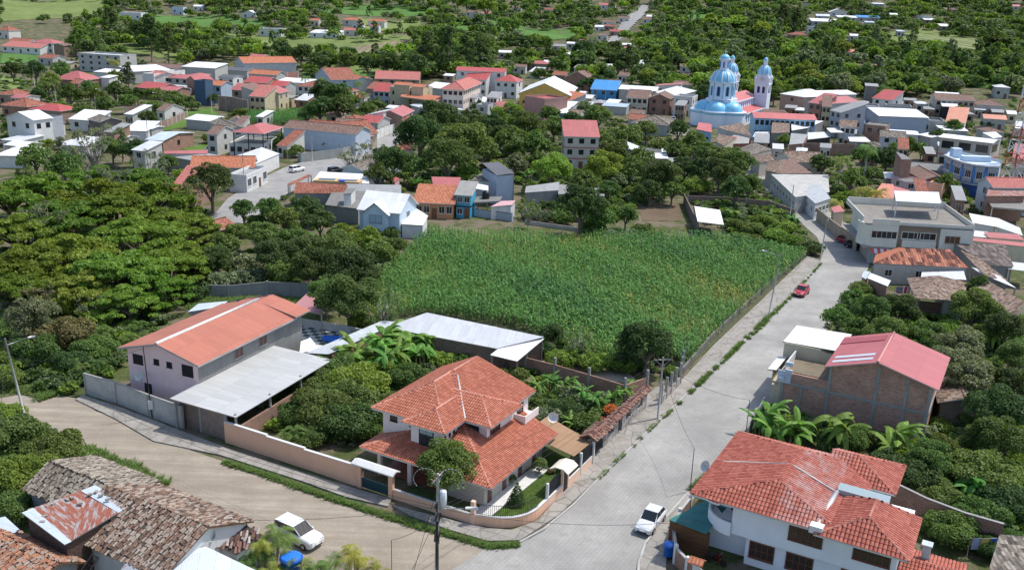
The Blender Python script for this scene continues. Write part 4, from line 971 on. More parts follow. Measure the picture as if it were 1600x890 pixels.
# ---------------------------------------------------------------- tin sheds behind the villa garden
ts=quad([(602,511,3.2),(775,544,3.0),(850,526,3.4),(667,488,3.9)],'large pale corrugated metal shed roof at the near edge of the corn field',tin((.52,.54,.56),0,.5,1.,dirt=.3),brick((.20,.12,.09),(.13,.085,.065),(.26,.23,.2)),'shed',lm='the big tin shed')
quad([(766,554,2.8),(808,564,2.7),(850,529,3.1),(812,518,3.2)],'small bright white metal roof joined to the right end of the large tin shed',TW,None,'canopy',posts=True)
quad([(478,551,2.5),(514,553,2.5),(625,502,2.6),(596,501,2.7)],'long narrow grey metal roof strip between the pool yard and the banana garden',tin((.50,.54,.57),0,.55,1.,dirt=.35),brick())
quad([(468,551,2.4),(500,546,2.4),(485,527,2.7),(470,533,2.7)],'small white ribbed awning beside the checkered pool yard',TW,None,'awning','awning',posts=True)
quad([(455,481,3.),(503,491,3.),(512,452,4.2),(489,449,4.2)],'dusty pink metal pavilion roof beside the pool yard',tin((.50,.23,.24),0,.55,1.,dirt=.2),None,'pavilion','pavilion',posts=True,lm='the dusty pink pavilion')
def checker():
    m,t,b=new_mat('checker_tiles'); v=uvmap(t,obj=True); mp=nd(t,'ShaderNodeMapping'); lk(t,v,mp.inputs[0]); mp.inputs['Rotation'].default_value=(0,0,R(20)); ck=nd(t,'ShaderNodeTexChecker'); lk(t,mp.outputs[0],ck.inputs[0]); ck.inputs[1].default_value=(.62,.62,.58,1); ck.inputs[2].default_value=(.09,.10,.08,1); ck.inputs[3].default_value=1.15
    lk(t,ck.outputs[0],b.inputs[0]); b.inputs['Roughness'].default_value=.6; return m
flat('checkered_yard',[(466,556),(525,540),(545,520),(468,500)],.06,checker())
pl=root('pool_slide',tuple(P(520,531,.3)),R(-10),'small bright blue pool lying on the checkered yard','pool'); mb=MB(); mb.lathe([(0,.12),(.55,.12),(.6,.35),(.78,.35),(.8,0)],14,sx=2.); mb.build('blue_tub',[plain((.01,.15,.6),.3,0,.1,2,'blue_plastic')],pl)
pl.name='pool'
wall_line('garden_wall',wpts([(466,508),(548,522),(590,532)]),1.1,.18,WPL,'low white garden wall at the back of the checkered pool yard','wall')
wall_line('garden_wall',wpts([(300,464),(358,466),(418,462),(482,466)]),[2,2,2.2,2.4],.16,WGR,'grey block garden wall with posts beyond the lawn behind the pink house','wall',None,5,.15,CONC)
flat('lawn',[(296,482),(300,466),(480,468),(482,490),(420,480),(330,498)],.03,grassm((.06,.12,.02),(.11,.20,.04),(.1,.1,.05),0.,'bright_grass',.4))
quad([(293,487,3.2),(345,479,3.),(356,470,3.2),(310,474,3.2)],'pale blue metal roof corner peeping out behind the pink house',tin(TINB,0,.4),WGR)
# ---------------------------------------------------------------- middle distance, left of the corn
q1=house((557,327),(626,334),9,4.8,'white house with a steep white metal roof beside the corn','gx',.62,wall=WBL,rf=TW,st=2,win=(0,1),lm='the white gabled house',ov=.4)
gb=root('gable_porch',tuple(P(568,370,0)),math.atan2(*(lambda a,b:(b.y-a.y,b.x-a.x))(P(568,370,0),P(605,373,0))),'pale blue front gable with one wide window on the white gabled house','porch')
gl_=(P(605,373,0)-P(568,370,0)).length
mb=MB(); mb.poly([(0,0,-.5),(gl_,0,-.5),(gl_,0,4.7),(gl_/2,0,6.5),(0,0,4.7)]); mb.poly([(gl_,0,-.5),(gl_,5,-.5),(gl_,5,4.7),(gl_,0,4.7)]); mb.poly([(0,5,-.5),(0,0,-.5),(0,0,4.7),(0,5,4.7)]); mb.build('wall',[WBL],gb)
roof_part(gb,[Hip(-.5,-.4,gl_+.5,6,4.45,l=.8,r=.8)],TW,MET,.1)
window(gb,lambda s,z,o:(s,-o,z),gl_*.52,2.9,2.3,1.4,plain((.2,.25,.3),.6,0,.1,2,'blue_frame'),glass((.35,.45,.55),.3),2,1)
quad([(627,350,2.7),(661,352,2.6),(669,337,3.),(640,319,4.4)],'low white roof annex on the right of the white gabled house',TW,WPL,cat='annex',name='annex')
house((548,322),(558,325),7,4.2,'grey flat roofed room at the left of the white gabled house','flat',ang=None,wall=WGR,rf=CONCD,win=(1,1)) if 0 else quad([(508,320,3.2),(560,326,3.2),(575,297,3.4),(520,297,3.4)],'dark grey flat roof with a small white box room left of the white gabled house',CONCD,WGR,cat='house',name='house')
quad([(536,303,5.6),(549,302,5.6),(556,294,5.8),(541,294,5.8)],'small white rooftop room on the dark grey flat roof',CONCD,WPL,cat='roof room',name='roof_room')
quad([(541,297,3.4),(627,302,3.4),(627,289,4.),(541,287,4.)],'long weathered grey sheet roof behind the white gabled house',TG,WGR)
quad([(459,302,3.2),(541,302,3.2),(543,289,4.6),(462,284,4.6)],'old red brown tiled roof among bare twigs left of the white gabled house',TLR,WGR,cat='house',name='house')
quad([(488,283,3.4),(577,287,3.4),(575,272,3.8),(500,268,3.8)],'white flat metal roof with a yellow framed skylight beside the street',TW,WPL,cat='house',name='house',lm='the yellow framed skylight roof')
sk=root('skylight',tuple(P(490,283,3.9)),math.atan2(*(lambda a,b:(b.y-a.y,b.x-a.x))(P(488,283,3.9),P(552,286,3.9))),'yellow framed skylight with two dark panes and a blue cloth on the white flat roof','skylight')
mb=MB(); mb.box(0,-.2,-.3,10,2.8,.25); mb.build('frame',[plain((.62,.40,.18),.7,0,.1,1,'yellow_plaster')],sk); mb=MB(); mb.box(.8,.4,.26,4.4,2.2,.3); mb.box(5,.4,.26,9.2,2.2,.3); mb.build('pane',[GL],sk); mb=MB(); mb.box(5.6,-.25,.1,6.8,1.,.5); mb.build('blue_cloth',[plain((.08,.16,.5),.8,0,.1,1,'blue_cloth')],sk)
quad([(449,287,2.8),(452,290,2.6),(487,274,3.),(482,272,3.2)],'narrow red tiled porch roof along the street at the left',TLR,None,'porch roof','porch_roof',posts=True)
house((532,262),(566,266),20,4.4,'long dark grey gabled house with a pale blue end wall beside the street','gy',.35,wall=paint((.42,.50,.54)),rf=TLG,st=1,win=(0,1),lm='the long dark grey roofed house')
quad([(568,266,4.),(592,267,4.),(592,262,4.3),(571,261,4.3)],'white concrete eave over a white wall at the end of the dark grey roofed house',TW,WPL,cat='annex',name='annex')
quad([(617,232,3.2),(642,236,3.2),(646,222,4.6),(632,217,4.6)],'orange tiled roof half hidden under the large dark tree by the street',TLO2,WC,cat='house',name='house')
quad([(612,282,2.6),(617,285,2.6),(625,279,2.6),(618,276,2.8)],'tiny pink roof edge beside the round dark bush',TR,WP)
# blue and orange houses at the far corn edge
house((645,316),(711,319),7,3.2,'low orange painted house with a salmon tiled roof at the far corn edge','shed',.35,wall=WO,rf=TLO2,st=1,win=(5,0),lm='the low orange house')
o_=quad([(678,294,5.),(716,294,5.),(720,277,6.3),(674,276,6.3)],'salmon red metal pavilion roof above a dark terrace behind the low orange house',TR,None,'pavilion','pavilion',posts=True)
house((709,304),(738,306),6,4.8,'two storey bright blue house with a grey slab roof beside the corn','shed',.3,wall=paint((.05,.32,.50),.6,.05,.1),rf=CONC,st=2,win=(2,0),lm='the bright blue house',bands=True,wc=DARK)
quad([(735,281,4.6),(772,284,4.6),(782,272,5.4),(752,270,5.4)],'grey brown tiled roof behind the bright blue house',TLG,WPL,cat='house',name='house')
quad([(722,291,4.5),(763,298,4.4),(763,290,4.6),(722,282,4.9)],'long white sheet awning behind the bright blue house',TW,None,'awning','awning',posts=True)
tb=root('house',tuple(P(775,322,0)),math.atan2(*(lambda a,b:(b.y-a.y,b.x-a.x))(P(775,323,0),P(805,321,0))),'tall windowless house with a blotchy pale blue wall and dark roof edge','house',None,'the tall pale blue wall')
mb=MB(); mb.box(0,0,-1,3.9,8,6.6); mb.build('wall',[paint((.42,.48,.58),.8,.15,.6)],tb); mb=MB(); mb.slab([(-.1,-.15,6.72),(4.05,-.15,7.),(4.05,8.3,8.0),(-.1,8.3,7.9)],.1,0,0); mb.build('roof',[TDK],tb); mb=MB(); mb.box(3.901,-.05,-1,4.05,8.,6.7); mb.build('brick_side',[BRK],tb)
quad([(740,316,3.),(781,314,3.),(785,307,3.2),(745,307,3.2)],'dark flat deck on blue posts beside the bright blue house',CONCD,plain((.05,.3,.5),.6,0,.1,1,'blue_post'),'carport','carport',posts=True,th=.25)
quad([(766,323,2.7),(800,320,2.9),(806,313,3.2),(783,314,3.2)],'pale pink sheet porch roof under the tall pale blue wall',tin((.62,.36,.38),0,.6),WPL,'porch roof','porch_roof')
wt=root('water_tank',tuple(P(759,310,3.1)),0,'black plastic water tank on the dark flat deck','water tank'); mb=MB(); mb.lathe([(0,0),(.75,0),(.8,.1),(.8,1.2),(.7,1.45),(.25,1.6),(.25,1.7),(0,1.7)],16); mb.build('tank',[plain((.012,.012,.014),.35,0,.1,2,'black_plastic')],wt); mb=MB(); mb.lathe([(.81,.4),(.83,.45),(.81,.5)],16); mb.build('rib',[DARK],wt)
wall_line('field_wall',wpts([(742,338),(770,342),(800,346)]),1.6,.15,paint((.35,.40,.46)),'low blue grey wall with railings at the corn edge by the bright blue house','wall',DARK,3,.3,WBL)
quad([(820,301,3.4),(873,297,3.4),(874,284,4.6),(822,291,4.4)],'weathered grey corrugated roof behind the round dark tree at the far corn edge',TG,WGR)
quad([(872,303,3.),(945,306,3.),(943,291,3.4),(873,288,3.6)],'low grey sheet wall building behind the round dark tree',WGR,WGR)
# white canopy and walls in the plot beyond the corn
quad([(1090,346,2.8),(1131,351,2.8),(1125,328,3.6),(1085,322,3.6)],'bright white metal canopy beside the brick wall beyond the corn',tin((.85,.86,.86),0,.5,1.,dirt=.02),WOODG,'canopy','canopy',posts=True,lm='the bright white canopy')
wall_line('plot_wall',wpts([(1068,318),(1090,366)]),2.2,.2,concrete((.24,.20,.17),.4,blocks=True),'dark leaning plot wall beside the bright white canopy','wall',lm='the dark plot wall')
wall_line('plot_wall',wpts([(1074,318),(1130,320),(1200,326),(1240,340)]),1.8,.2,brick((.22,.14,.11),(.17,.12,.1)),'long low brick wall behind the bright white canopy','wall',None,6,.2,CONC)
wall_line('field_wall',wpts([(820,350),(900,361),(960,366)]),.8,.15,paint((.48,.44,.42),.8,.2,.6),'low dirty white wall along the far corn edge under the trees','wall')
wall_line('field_wall',wpts([(960,368),(1000,372),(1060,376),(1090,372)]),1.,.1,MET,'thin wire fence on posts at the far corn edge','fence',None,5,.8,CONC) if 0 else None
# red roofed three storey house in the trees
b3=house((881,213),(938,214.5),9,8.6,'three storey house with a flat red roof standing among the trees','shed',.35,wall=paint((.55,.50,.44)),rf=TR,st=3,win=(3,1),lm='the red roofed house in the trees',bands=True,wc=plain((.45,.12,.10),.6,0,.1,1,'red_band'),ov=.3)
quad([(982,233,4.),(1002,236,3.6),(1000,229,4.),(980,221,4.8)],'crumpled white sheet roof in the trees left of the low sheds',TWD,WGR)
quad([(1008,247,3.2),(1045,248,3.2),(1042,239,3.6),(1009,238,3.6)],'white sheet roof with a pink front beside grey sheds among the trees',TW,WP)
quad([(990,250,3.),(1010,250,3.),(1008,245,3.1),(990,244,3.1)],'small white roof over a red front left of the pink fronted shed',TW,paint((.5,.15,.14)))
quad([(1034,238,3.8),(1059,239,3.8),(1057,231,4.1),(1033,229,4.1)],'bright white sheet roof behind the pink fronted shed',TW,WGR)
quad([(1045,257,3.),(1070,256,3.),(1066,246,3.3),(1044,246,3.3)],'grey sheet roof over a peach wall among the trees',TG,WO)
quad([(1003,238,3.6),(1034,239,3.6),(1032,231,4.),(1003,231,4.)],'dark grey sheet roof between the white sheds among the trees',TDK,WGR)
# ---------------------------------------------------------------- 3 storey corner building, right
cb=root('apartment_building',tuple(P(1358,396,0)),0,'three storey grey and white corner building with a rooftop canopy and brown panels','building',None,'the corner apartment building')
bb=cb.location; zt=8.4
def lp(x,y,z): return P(x,y,z)-bb
foot=[lp(1341,360,zt-.6),lp(1359,352,zt-.6),lp(1384,350,zt-.6),lp(1408,344,zt-.6),lp(1474,349,zt-.6),lp(1525,356,zt-.6),lp(1496,320,zt-.6),lp(1341,318,zt-.6)]
WCB=paint((.68,.65,.58),.8,.08,.25); BRW=paint((.27,.20,.15),.8,.1,.2); TAN=paint((.42,.36,.28),.8,.1,.2)
# straight plan from the measured corners
A_=lp(1359,340,zt); B_=lp(1525,350,zt); d=(B_-A_); d.z=0; Lc=d.length; ang_c=math.atan2(d.y,d.x); cb.rotation_euler=(0,0,ang_c); cb.location=(bb.x+A_.x,bb.y+A_.y,0)
Dc=17.
mb=MB(); mb.box(1.2,.9,-.1,Lc-.3,Dc,3.0); mb.build('ground_floor_wall',[TAN],cb)
mb=MB(); mb.box(.8,.0,3.3,Lc*.29,Dc,7.3); mb.box(Lc*.29+.01,.45,3.3,Lc*.69,Dc,7.3); mb.box(Lc*.69+.01,.1,3.01,Lc,Dc,7.3); mb.build('upper_wall',[WCB],cb)
mb=MB(); mb.lathe([(0,3.3),(2.6,3.3),(2.6,4.3),(2.5,4.31),(2.5,5.5),(2.6,5.51),(2.6,7.3),(0,7.3)],14,1.4,2.6,0,math.pi*.9,math.pi*1.62,False); mb.build('curved_corner',[WCB],cb)
mb=MB(); mb.box(.6,-.1,7.28,Lc*.29,.06,8.3); mb.box(-.6,2.0,7.28,-.44,Dc,8.2); mb.box(Lc*.29+.01,.3,7.28,Lc,.42,7.9); mb.box(Lc-.15,.43,7.28,Lc,Dc,8.2); mb.box(-.44,Dc-.16,7.28,Lc-.16,Dc,8.6); mb.build('parapet',[WCB],cb)
mb=MB(); mb.box(-.4,.1,7.15,Lc-.2,Dc-.2,7.36); mb.build('flat_roof',[concrete((.27,.25,.22),.45)],cb)
mb=MB(); mb.box(-.6,.0,3.02,Lc-.01,Dc,3.29); mb.build('floor_slab',[CONC],cb)
F=lambda s,z,o:(s,.45-o,z)
mb=MB(); wbox(mb,F,Lc*.29+.05,3.35,Lc*.69-.05,7.25,.0,.06); mb.build('brown_panel',[BRW],cb)
window(cb,lambda s,z,o:(s,.39-o,z),Lc*.42,5.0,3.0,1.1,WCB,GL,3,1,fw=.12); window(cb,lambda s,z,o:(s,.39-o,z),Lc*.57,5.0,3.0,1.1,WCB,GL,3,1,fw=.12)
mb=MB(); wbox(mb,lambda s,z,o:(s,.39-o,z),Lc*.34,3.5,Lc*.66,4.75,.0,.5); mb.build('balcony',[WCB],cb)
window(cb,lambda s,z,o:(s,0-o,z),Lc*.16,4.9,4.2,1.2,WCB,GL,5,1,fw=.1); window(cb,lambda s,z,o:(s,.1-o,z),Lc*.81,4.7,2.4,1.2,TAN,glass((.10,.05,.03),.25),3,1,fw=.08)
F=lambda s,z,o:(s,.9-o,z)
for s_,w_,m_ in ((Lc*.13,3.,(.42,.48,.52)),(Lc*.33,3.,(.42,.48,.52)),(Lc*.5,1.6,(.18,.10,.07)),(Lc*.62,2.6,(.15,.04,.035))):
    mb=MB(); wbox(mb,F,s_-w_/2,.05,s_+w_/2,2.5,-.02,.05); mb.build('shutter_door',[plain(m_,.5,.2,.08,1,'rolling_shutter')],cb)
aw=MB()
for i in range(8): aw.slab([(.9+i*.55,-.9,2.3),(.9+i*.55+.55,-.9,2.3),(.9+i*.55+.55,.0,2.95),(.9+i*.55,.0,2.95)],.04,i%2,i%2)
aw.build('striped_awning',[plain((.6,.08,.08),.7,0,.1,1,'red_cloth'),TRIM],cb)
# rooftop canopy
quad([(1400,314,10.3),(1470,318,10.3),(1467,300,10.9),(1397,298,10.9)],'pale curved metal canopy on white posts over the roof of the corner building',tin((.68,.74,.80),0,.4,1.,dirt=.02),TRIM,'canopy','canopy',posts=True)
# ---------------------------------------------------------------- old tiled houses right of the main street
oth=quad([(1364,411,3.4),(1513,418,3.4),(1484,389,5.2),(1416,388,5.2)],'long old house with orange and dark patched clay tiles below the corner building',tiletex([(.07,.03,.025),(.16,.06,.045),(.42,.15,.09),(.50,.22,.14)],.45,1.1,stain=.1),paint((.5,.46,.42)),cat='house',name='house',win=3,lm='the orange patched tile house')
quad([(1364,411,3.38),(1416,388,5.18),(1405,386,4.7),(1368,398,3.4)],'hipped left end of the orange patched tile roof',TLO2,WPL,cat='house end',name='house_end')
quad([(1546,414,3.6),(1584,416,3.4),(1570,382,4.8),(1489,379,4.8)],'dark ribbed old tile roof right of the orange patched tile house',tiletex([(.05,.045,.04),(.13,.10,.09),(.24,.20,.18)],.45,1.2,stain=.2),WGR,cat='house',name='house')
quad([(1540,432,3.2),(1575,438,3.2),(1520,395,4.2),(1500,390,4.2)],'narrow brown tile strip roof running down beside the dark ribbed roof',TLO,WGR,cat='house',name='house')
quad([(1534,428,3.1),(1588,450,3.1),(1560,430,3.4),(1518,417,3.4)],'long narrow white metal strip between two brown tile roofs',TW,None,'roof strip','roof_strip',posts=True)
quad([(1512,462,3.2),(1584,498,3.1),(1600,470,4.4),(1536,434,4.6)],'large brown weathered clay tile roof at the right edge near the shrubs',TLO,WGR,cat='house',name='house')
gth=quad([(1430,466,3.3),(1475,468,3.3),(1466,430,4.6),(1417,434,3.6)],'left slope of the old grey clay tiled house behind a brick wall',TLO,None,'house','house',lm='the grey clay tiled house')
quad([(1475,468,3.3),(1505,473,3.3),(1512,441,3.6),(1466,430,4.6)],'right slope of the old grey clay tiled house behind a brick wall',TLO,WGR,cat='house',name='house')
wall_line('brick_wall',wpts([(1396,480),(1432,491),(1470,495),(1510,500)]),2.2,.16,brick((.24,.11,.075),(.17,.09,.065)),'brick yard wall below the old grey clay tiled house','wall',None,5,.1,CONC)
quad([(1355,434,2.6),(1387,447,2.6),(1392,438,2.9),(1360,426,2.9)],'small bright white sheet roof on the yard corner by the street',TW,BRK)
quad([(1346,432,2.4),(1353,436,2.4),(1360,424,2.8),(1350,423,2.8)],'tiny pale blue sheet at the street corner',tin(TINB,0,.5),BRK)
quad([(1439,434,2.6),(1510,437,2.6),(1506,423,2.9),(1440,425,2.9)],'crumpled silver sheet roof behind the grey clay tiled house',tin((.6,.62,.64),.1,.4,.8,dirt=.5),BRK)
wall_line('brick_wall',wpts([(1362,430),(1395,440),(1440,442)]),1.6,.16,BRK,'rough brick wall in front of the orange patched tile house','wall',None,3.5,.1,CONC)
cl=root('clothes_line',tuple(P(1396,466,0)),R(10),'clothes line with grey and magenta laundry in the brick yard','clothes line'); mb=MB(); mb.tube((0,0,0),(0,0,2),.04,.04,5); mb.tube((3,0,0),(3,0,2),.04,.04,5); mb.tube((0,0,1.95),(3,0,1.95),.012,.012,4); mb.build('line',[MET],cl)
for x,w_,c_ in ((.2,1.2,(.3,.27,.4)),(1.6,.5,(.5,.05,.2)),(2.2,.5,(.35,.35,.42))): mb=MB(); mb.box(x,-.02,.8,x+w_,.02,1.94); mb.build('cloth',[plain(c_,.9,0,.2,2,'laundry')],cl)
# behind the corner building and to its right
quad([(1362,308,3.6),(1397,310,3.6),(1396,288,5.2),(1378,286,5.2)],'coral orange roof behind the yellow green palm near the corner building',tin((.62,.22,.14),0,.5),WC,cat='house',name='house',lm='the coral orange roof')
quad([(1397,310,3.6),(1432,305,3.6),(1420,297,4.2),(1384,287,5.2)],'pale coral right slope of the coral orange roofed house',TR,WC,cat='house',name='house')
house((1415,284),(1452,284),6,4.8,'pink two storey house with a grey flat roof behind the corner building','flat',wall=WP,rf=CONCD,st=2,win=(2,1),parap=.15)
house((1452,284),(1473,287),6,4.4,'plain peach walled room beside the pink house behind the corner building','flat',wall=PEA,rf=CONCD,st=1,win=None,parap=.1)
house((1442,281),(1486,283),14,4.2,'brown tiled gabled roof with a brick gable behind the pink flat roofed house','gy',.35,wall=BRK,rf=TLB,st=1,win=None)
house((1424,263),(1508,270),13,4.,'dirty grey slab roof building in front of the curved blue building','flat',wall=WGR,rf=CONCD,st=1,win=(4,1),parap=.12)
bt=quad([(1409,249,9.),(1425,249,9.),(1412,241,9.),(1400,237,9.)],'tall narrow unfinished brick tower house with a grey roof',CONCD,BRK,cat='house',name='house',inset=.05)
bu=root('commercial_building',tuple(P(1503,286,0)),0,'curved bright blue and white two storey building with railed balconies','building',None,'the curved blue building')
BLU=paint((.07,.24,.55),.6,.08,.12)
pts=[P(1477,241,8),P(1490,247,8),P(1507,253,8),P(1524,256.5,8),P(1542,258.5,8),P(1562,259.5,8)]; bl=[p-bu.location for p in pts]; back=Vector((math.cos(AA),math.sin(AA),0))*11
mb=MB(); tp=MB(); wn=[]
for a,b in zip(bl[:-1],bl[1:]):
    mb.poly([(a.x,a.y,3.2),(b.x,b.y,3.2),(b.x,b.y,7.9),(a.x,a.y,7.9)],0)
    d=(b-a); d.z=0; ln=d.length; d/=ln; n_=Vector((d.y,-d.x,0))
    f_=lambda s,z,o,a=a,d=d,n_=n_:(a.x+d.x*s+n_.x*o,a.y+d.y*s+n_.y*o,z)
    window(bu,f_,ln*.5,4.6,ln*.5,1.6,TRIM,GL,3,1,True,.15)
    k=MB()
    for i in range(9): wbox(k,f_,ln*(.15+.7*i/8)-.06,3.5,ln*(.15+.7*i/8)+.06,4.35,.05,.35)
    for i in range(9): wbox(k,f_,ln*(.15+.7*i/8)-.06,6.5,ln*(.15+.7*i/8)+.06,7.4,.05,.35)
    wbox(k,f_,ln*.12,4.35,ln*.88,4.45,.03,.38); wbox(k,f_,0,7.6,ln,8.0,-.1,.4); k.build('railing',[TRIM],bu)
a,b=bl[0],bl[-1]; a2,b2=a+back,b+back
mb.poly([(b.x,b.y,3.2),(b2.x,b2.y,3.2),(b2.x,b2.y,7.9),(b.x,b.y,7.9)],1); mb.poly([(a2.x,a2.y,3.2),(a.x,a.y,3.2),(a.x,a.y,7.9),(a2.x,a2.y,7.9)],0); mb.poly([(b2.x,b2.y,3.2),(a2.x,a2.y,3.2),(a2.x,a2.y,7.9),(b2.x,b2.y,7.9)],1)
mb.build('blue_wall',[BLU,WPL],bu)
mb=MB(); mb.slab([(p.x,p.y,7.3) for p in bl]+[(b2.x,b2.y,7.3),(a2.x,a2.y,7.3)],.2,0,0); mb.slab([(p.x,p.y,3.19) for p in bl]+[(b2.x,b2.y,3.19),(a2.x,a2.y,3.19)],.3,0,0); mb.build('slab',[WBL],bu)
mb=MB()
for p,q in zip(bl[:-1],bl[1:]): mb.poly([(p.x,p.y+1.,-.5),(q.x,q.y+1.,-.5),(q.x,q.y+1.,2.9),(p.x,p.y+1.,2.9)])
mb.build('shop_front',[plain((.03,.10,.35),.5,0,.3,.8,'blue_shopfront')],bu)
mb=MB(); mb.box(bl[1].x+2,bl[1].y+5,7.31,bl[1].x+4.2,bl[1].y+7,9.6); mb.box(bl[2].x+2,bl[2].y+5,7.31,bl[2].x+9,bl[2].y+7,8.6); mb.build('roof_box',[WBL],bu)
house((1466,214),(1552,224),9,9.0,'long white three storey gallery building with a red band and white metal roof','gx',.12,ang=None,wall=paint((.55,.48,.44)),rf=TW,st=2,win=(3,1),ww=6.,wh=2.6,lm='the long white gallery building',bands=True,wc=plain((.45,.12,.11),.6,0,.1,1,'red_band'))
quad([(1552,216,6.),(1566,214,6.),(1556,206,6.4),(1535,207,6.4)],'white metal roof at the right end of the long white gallery building',TW,WPL,cat='house',name='house')
house((1524,283),(1552,293),14,6.4,'light blue grey house with a red and white striped tile roof','gy',.45,wall=paint((.50,.58,.62)),rf=TLK,st=2,win=(1,2),lm='the striped roofed house') 
ob=quad([(1550,323,4.),(1606,328,4.),(1602,308,4.1),(1537,305,4.1)],'open ground floor building with a wide grey slab roof on pale columns',concrete((.25,.24,.22),.4),paint((.6,.6,.58)),'building','building',posts=True,th=.3)
quad([(1541,306,5.6),(1602,306,5.6),(1600,284,6.2),(1548,286,6.2)],'rough brick upper wall behind the wide grey slab roof',TRU,BRK,cat='house',name='house',side=BRK)
quad([(1520,348,3.6),(1556,354,3.4),(1560,341,4.4),(1514,333,4.4)],'white zigzag metal roof just right of the corner building',TW,WPL)
quad([(1556,354,3.4),(1598,368,3.2),(1594,356,4.),(1560,341,4.4)],'second white zigzag metal roof right of the corner building',TW,WPL)
quad([(1519,369,3.2),(1545,371,3.2),(1543,362,3.5),(1521,360,3.5)],'white flat sheet between the zigzag roofs and the red strip roof',TW,WPL)
quad([(1545,371,3.3),(1600,375,3.3),(1592,366,3.6),(1537,362,3.8)],'pinkish red metal roof between white sheets at the right edge',TR,WC)
quad([(1519,376,3.6),(1610,386,3.4),(1610,380,3.6),(1521,371,3.8)],'long thin red roof strip over a beige wall at the right edge',TR,WC,cat='house',name='house',lm='the long thin red roof')
quad([(1575,420,3.),(1610,424,3.),(1610,412,3.2),(1574,408,3.2)],'white porch slab under the long thin red roof',TWD,WC,'porch','porch',posts=True)
quad([(1582,246,8.),(1606,250,8.),(1606,226,9.),(1586,223,9.)],'tall brick and cream building with a salmon roof at the right edge',TR,paint((.55,.52,.45)),cat='building',name='building',win=2)
quad([(1584,200,4.),(1604,202,4.),(1602,190,4.4),(1588,189,4.4)],'white roofed house right of the telecom tower at the edge',TW,WPL,cat='house',name='house')
# village houses on the street to the church
quad([(1170,243,4.),(1207,233,4.2),(1179,223,5.6),(1154,232,4.2)],'old house with a pale grey brown hipped tile roof at the street bend',TLG,paint((.50,.46,.40)),cat='house',name='house',lm='the grey hipped tile house',win=4,edges=(3,0))
quad([(1187,254,3.8),(1210,250,3.8),(1204,240,5.2),(1174,243,4.)],'small brown tile roof with a red door wall beside the grey hipped tile house',TLO,paint((.50,.46,.40)),cat='house',name='house')
quad([(1196,266,4.),(1218,271,4.),(1225,249,5.8),(1200,252,4.6)],'left slope of a wide brown clay tile house along the narrow street',TLO,paint((.50,.46,.40)),cat='house',name='house',lm='the wide brown tile house')
quad([(1218,271,4.),(1270,271,3.8),(1240,250,5.2),(1225,249,5.8)],'right slope with reddish edge of the wide brown clay tile house',TLB,paint((.50,.46,.40)),cat='house',name='house')
house((1236,253),(1294,254),12,4.,'long low house with rows of pinkish brown tiles behind the wide brown tile house','gx',.3,ang=None,wall=paint((.55,.53,.48)),rf=TLO,st=1,win=(3,0),lm='the long pinkish brown tile house')
wall_line('brick_wall',wpts([(1252,242),(1290,243),(1335,244)]),3.6,.25,brick((.30,.18,.13),(.24,.15,.11)),'high brick wall with pale posts behind the long low tile house','wall',None,8,.1,CONC)
FWH=concrete((.52,.51,.48),.55,'flaking_white_slab')
quad([(1243,308,3.6),(1296,300,3.6),(1294,273,3.8),(1205,272,3.8)],'row house with a flaking white slab roof along the narrow street',FWH,paint((.56,.55,.52)),cat='house',name='house',lm='the flaking white roof',win=8,edges=(3,))
quad([(1274,318,3.6),(1298,310,3.6),(1282,288,3.8),(1243,291,3.6)],'pale grey slab roofed house with an ochre base along the narrow street',concrete((.45,.48,.5),.4),paint((.58,.60,.60)),cat='house',name='house',win=4,edges=(3,0))
wall_line('street_wall',wpts([(1276,345),(1304,369),(1336,392)]),2.6,.2,paint((.34,.27,.20),.8,.2,.5),'brown street wall leading to the corner apartment building','wall',None,5,.1,TAN,lm='the brown street wall')
quad([(1303,332,3.6),(1320,330,3.6),(1312,320,4.2),(1298,324,4.)],'tiny red tiled gate roof over the brown street wall',TR,TAN,'gate','gate')
quad([(1288,274,6.),(1315,278,6.),(1312,270,6.2),(1292,270,6.2)],'small box room on the flaking white slab roof',CONCD,WGR,cat='roof room',name='roof_room') if 0 else None
# church neighbourhood, foreground sheds
quad([(1205,208,5.),(1234,207,5.),(1234,187,6.),(1207,187,6.)],'brown tile roof block beside the light blue parish wing',TLO,WGR,cat='house',name='house')
quad([(1237,204,4.4),(1262,200,4.8),(1287,189,5.4),(1236,187,6.2)],'white zigzag metal gable in front of the red parish wing',TW,WGR)
quad([(1140,205,4.),(1175,212,4.),(1160,192,5.6),(1120,198,5.)],'brown tile gable roof just in front of the church apse',TLO,paint((.5,.46,.4)),cat='house',name='house')
quad([(1118,221,3.8),(1132,228,3.6),(1150,215,4.6),(1122,209,4.6)],'small brown tile roof left of the grey hipped tile house',TLO,WC,cat='house',name='house')
quad([(1128,225,3.),(1170,224,3.),(1172,212,3.3),(1146,211,3.3)],'flat grey roofs with a red front below the church',CONC,paint((.45,.15,.13)),cat='house',name='house')
quad([(1176,214,3.4),(1200,212,3.4),(1204,206,3.6),(1180,206,3.6)],'long pale sheet roof below the light blue parish wing',TWD,WGR)
quad([(1233,226,4.),(1255,224,4.),(1262,210,5.),(1236,208,5.)],'brick shed with an arched roof edge near the white zigzag gable',TG,BRK)
quad([(1262,218,3.6),(1298,214,3.6),(1290,206,4.),(1262,207,4.)],'torn white sheet roof over a dark shed below the red brick street',TWD,DARK)
quad([(1298,207,5.),(1319,207,5.),(1306,200,5.2),(1291,200,5.2)],'small white sheet pavilion among the street houses',TW,CONC,'pavilion','pavilion',posts=True)
quad([(1328,221,3.6),(1362,222,3.6),(1352,214,4.),(1325,214,4.)],'pale blue white corrugated roof behind the high brick wall',TW,WGR)
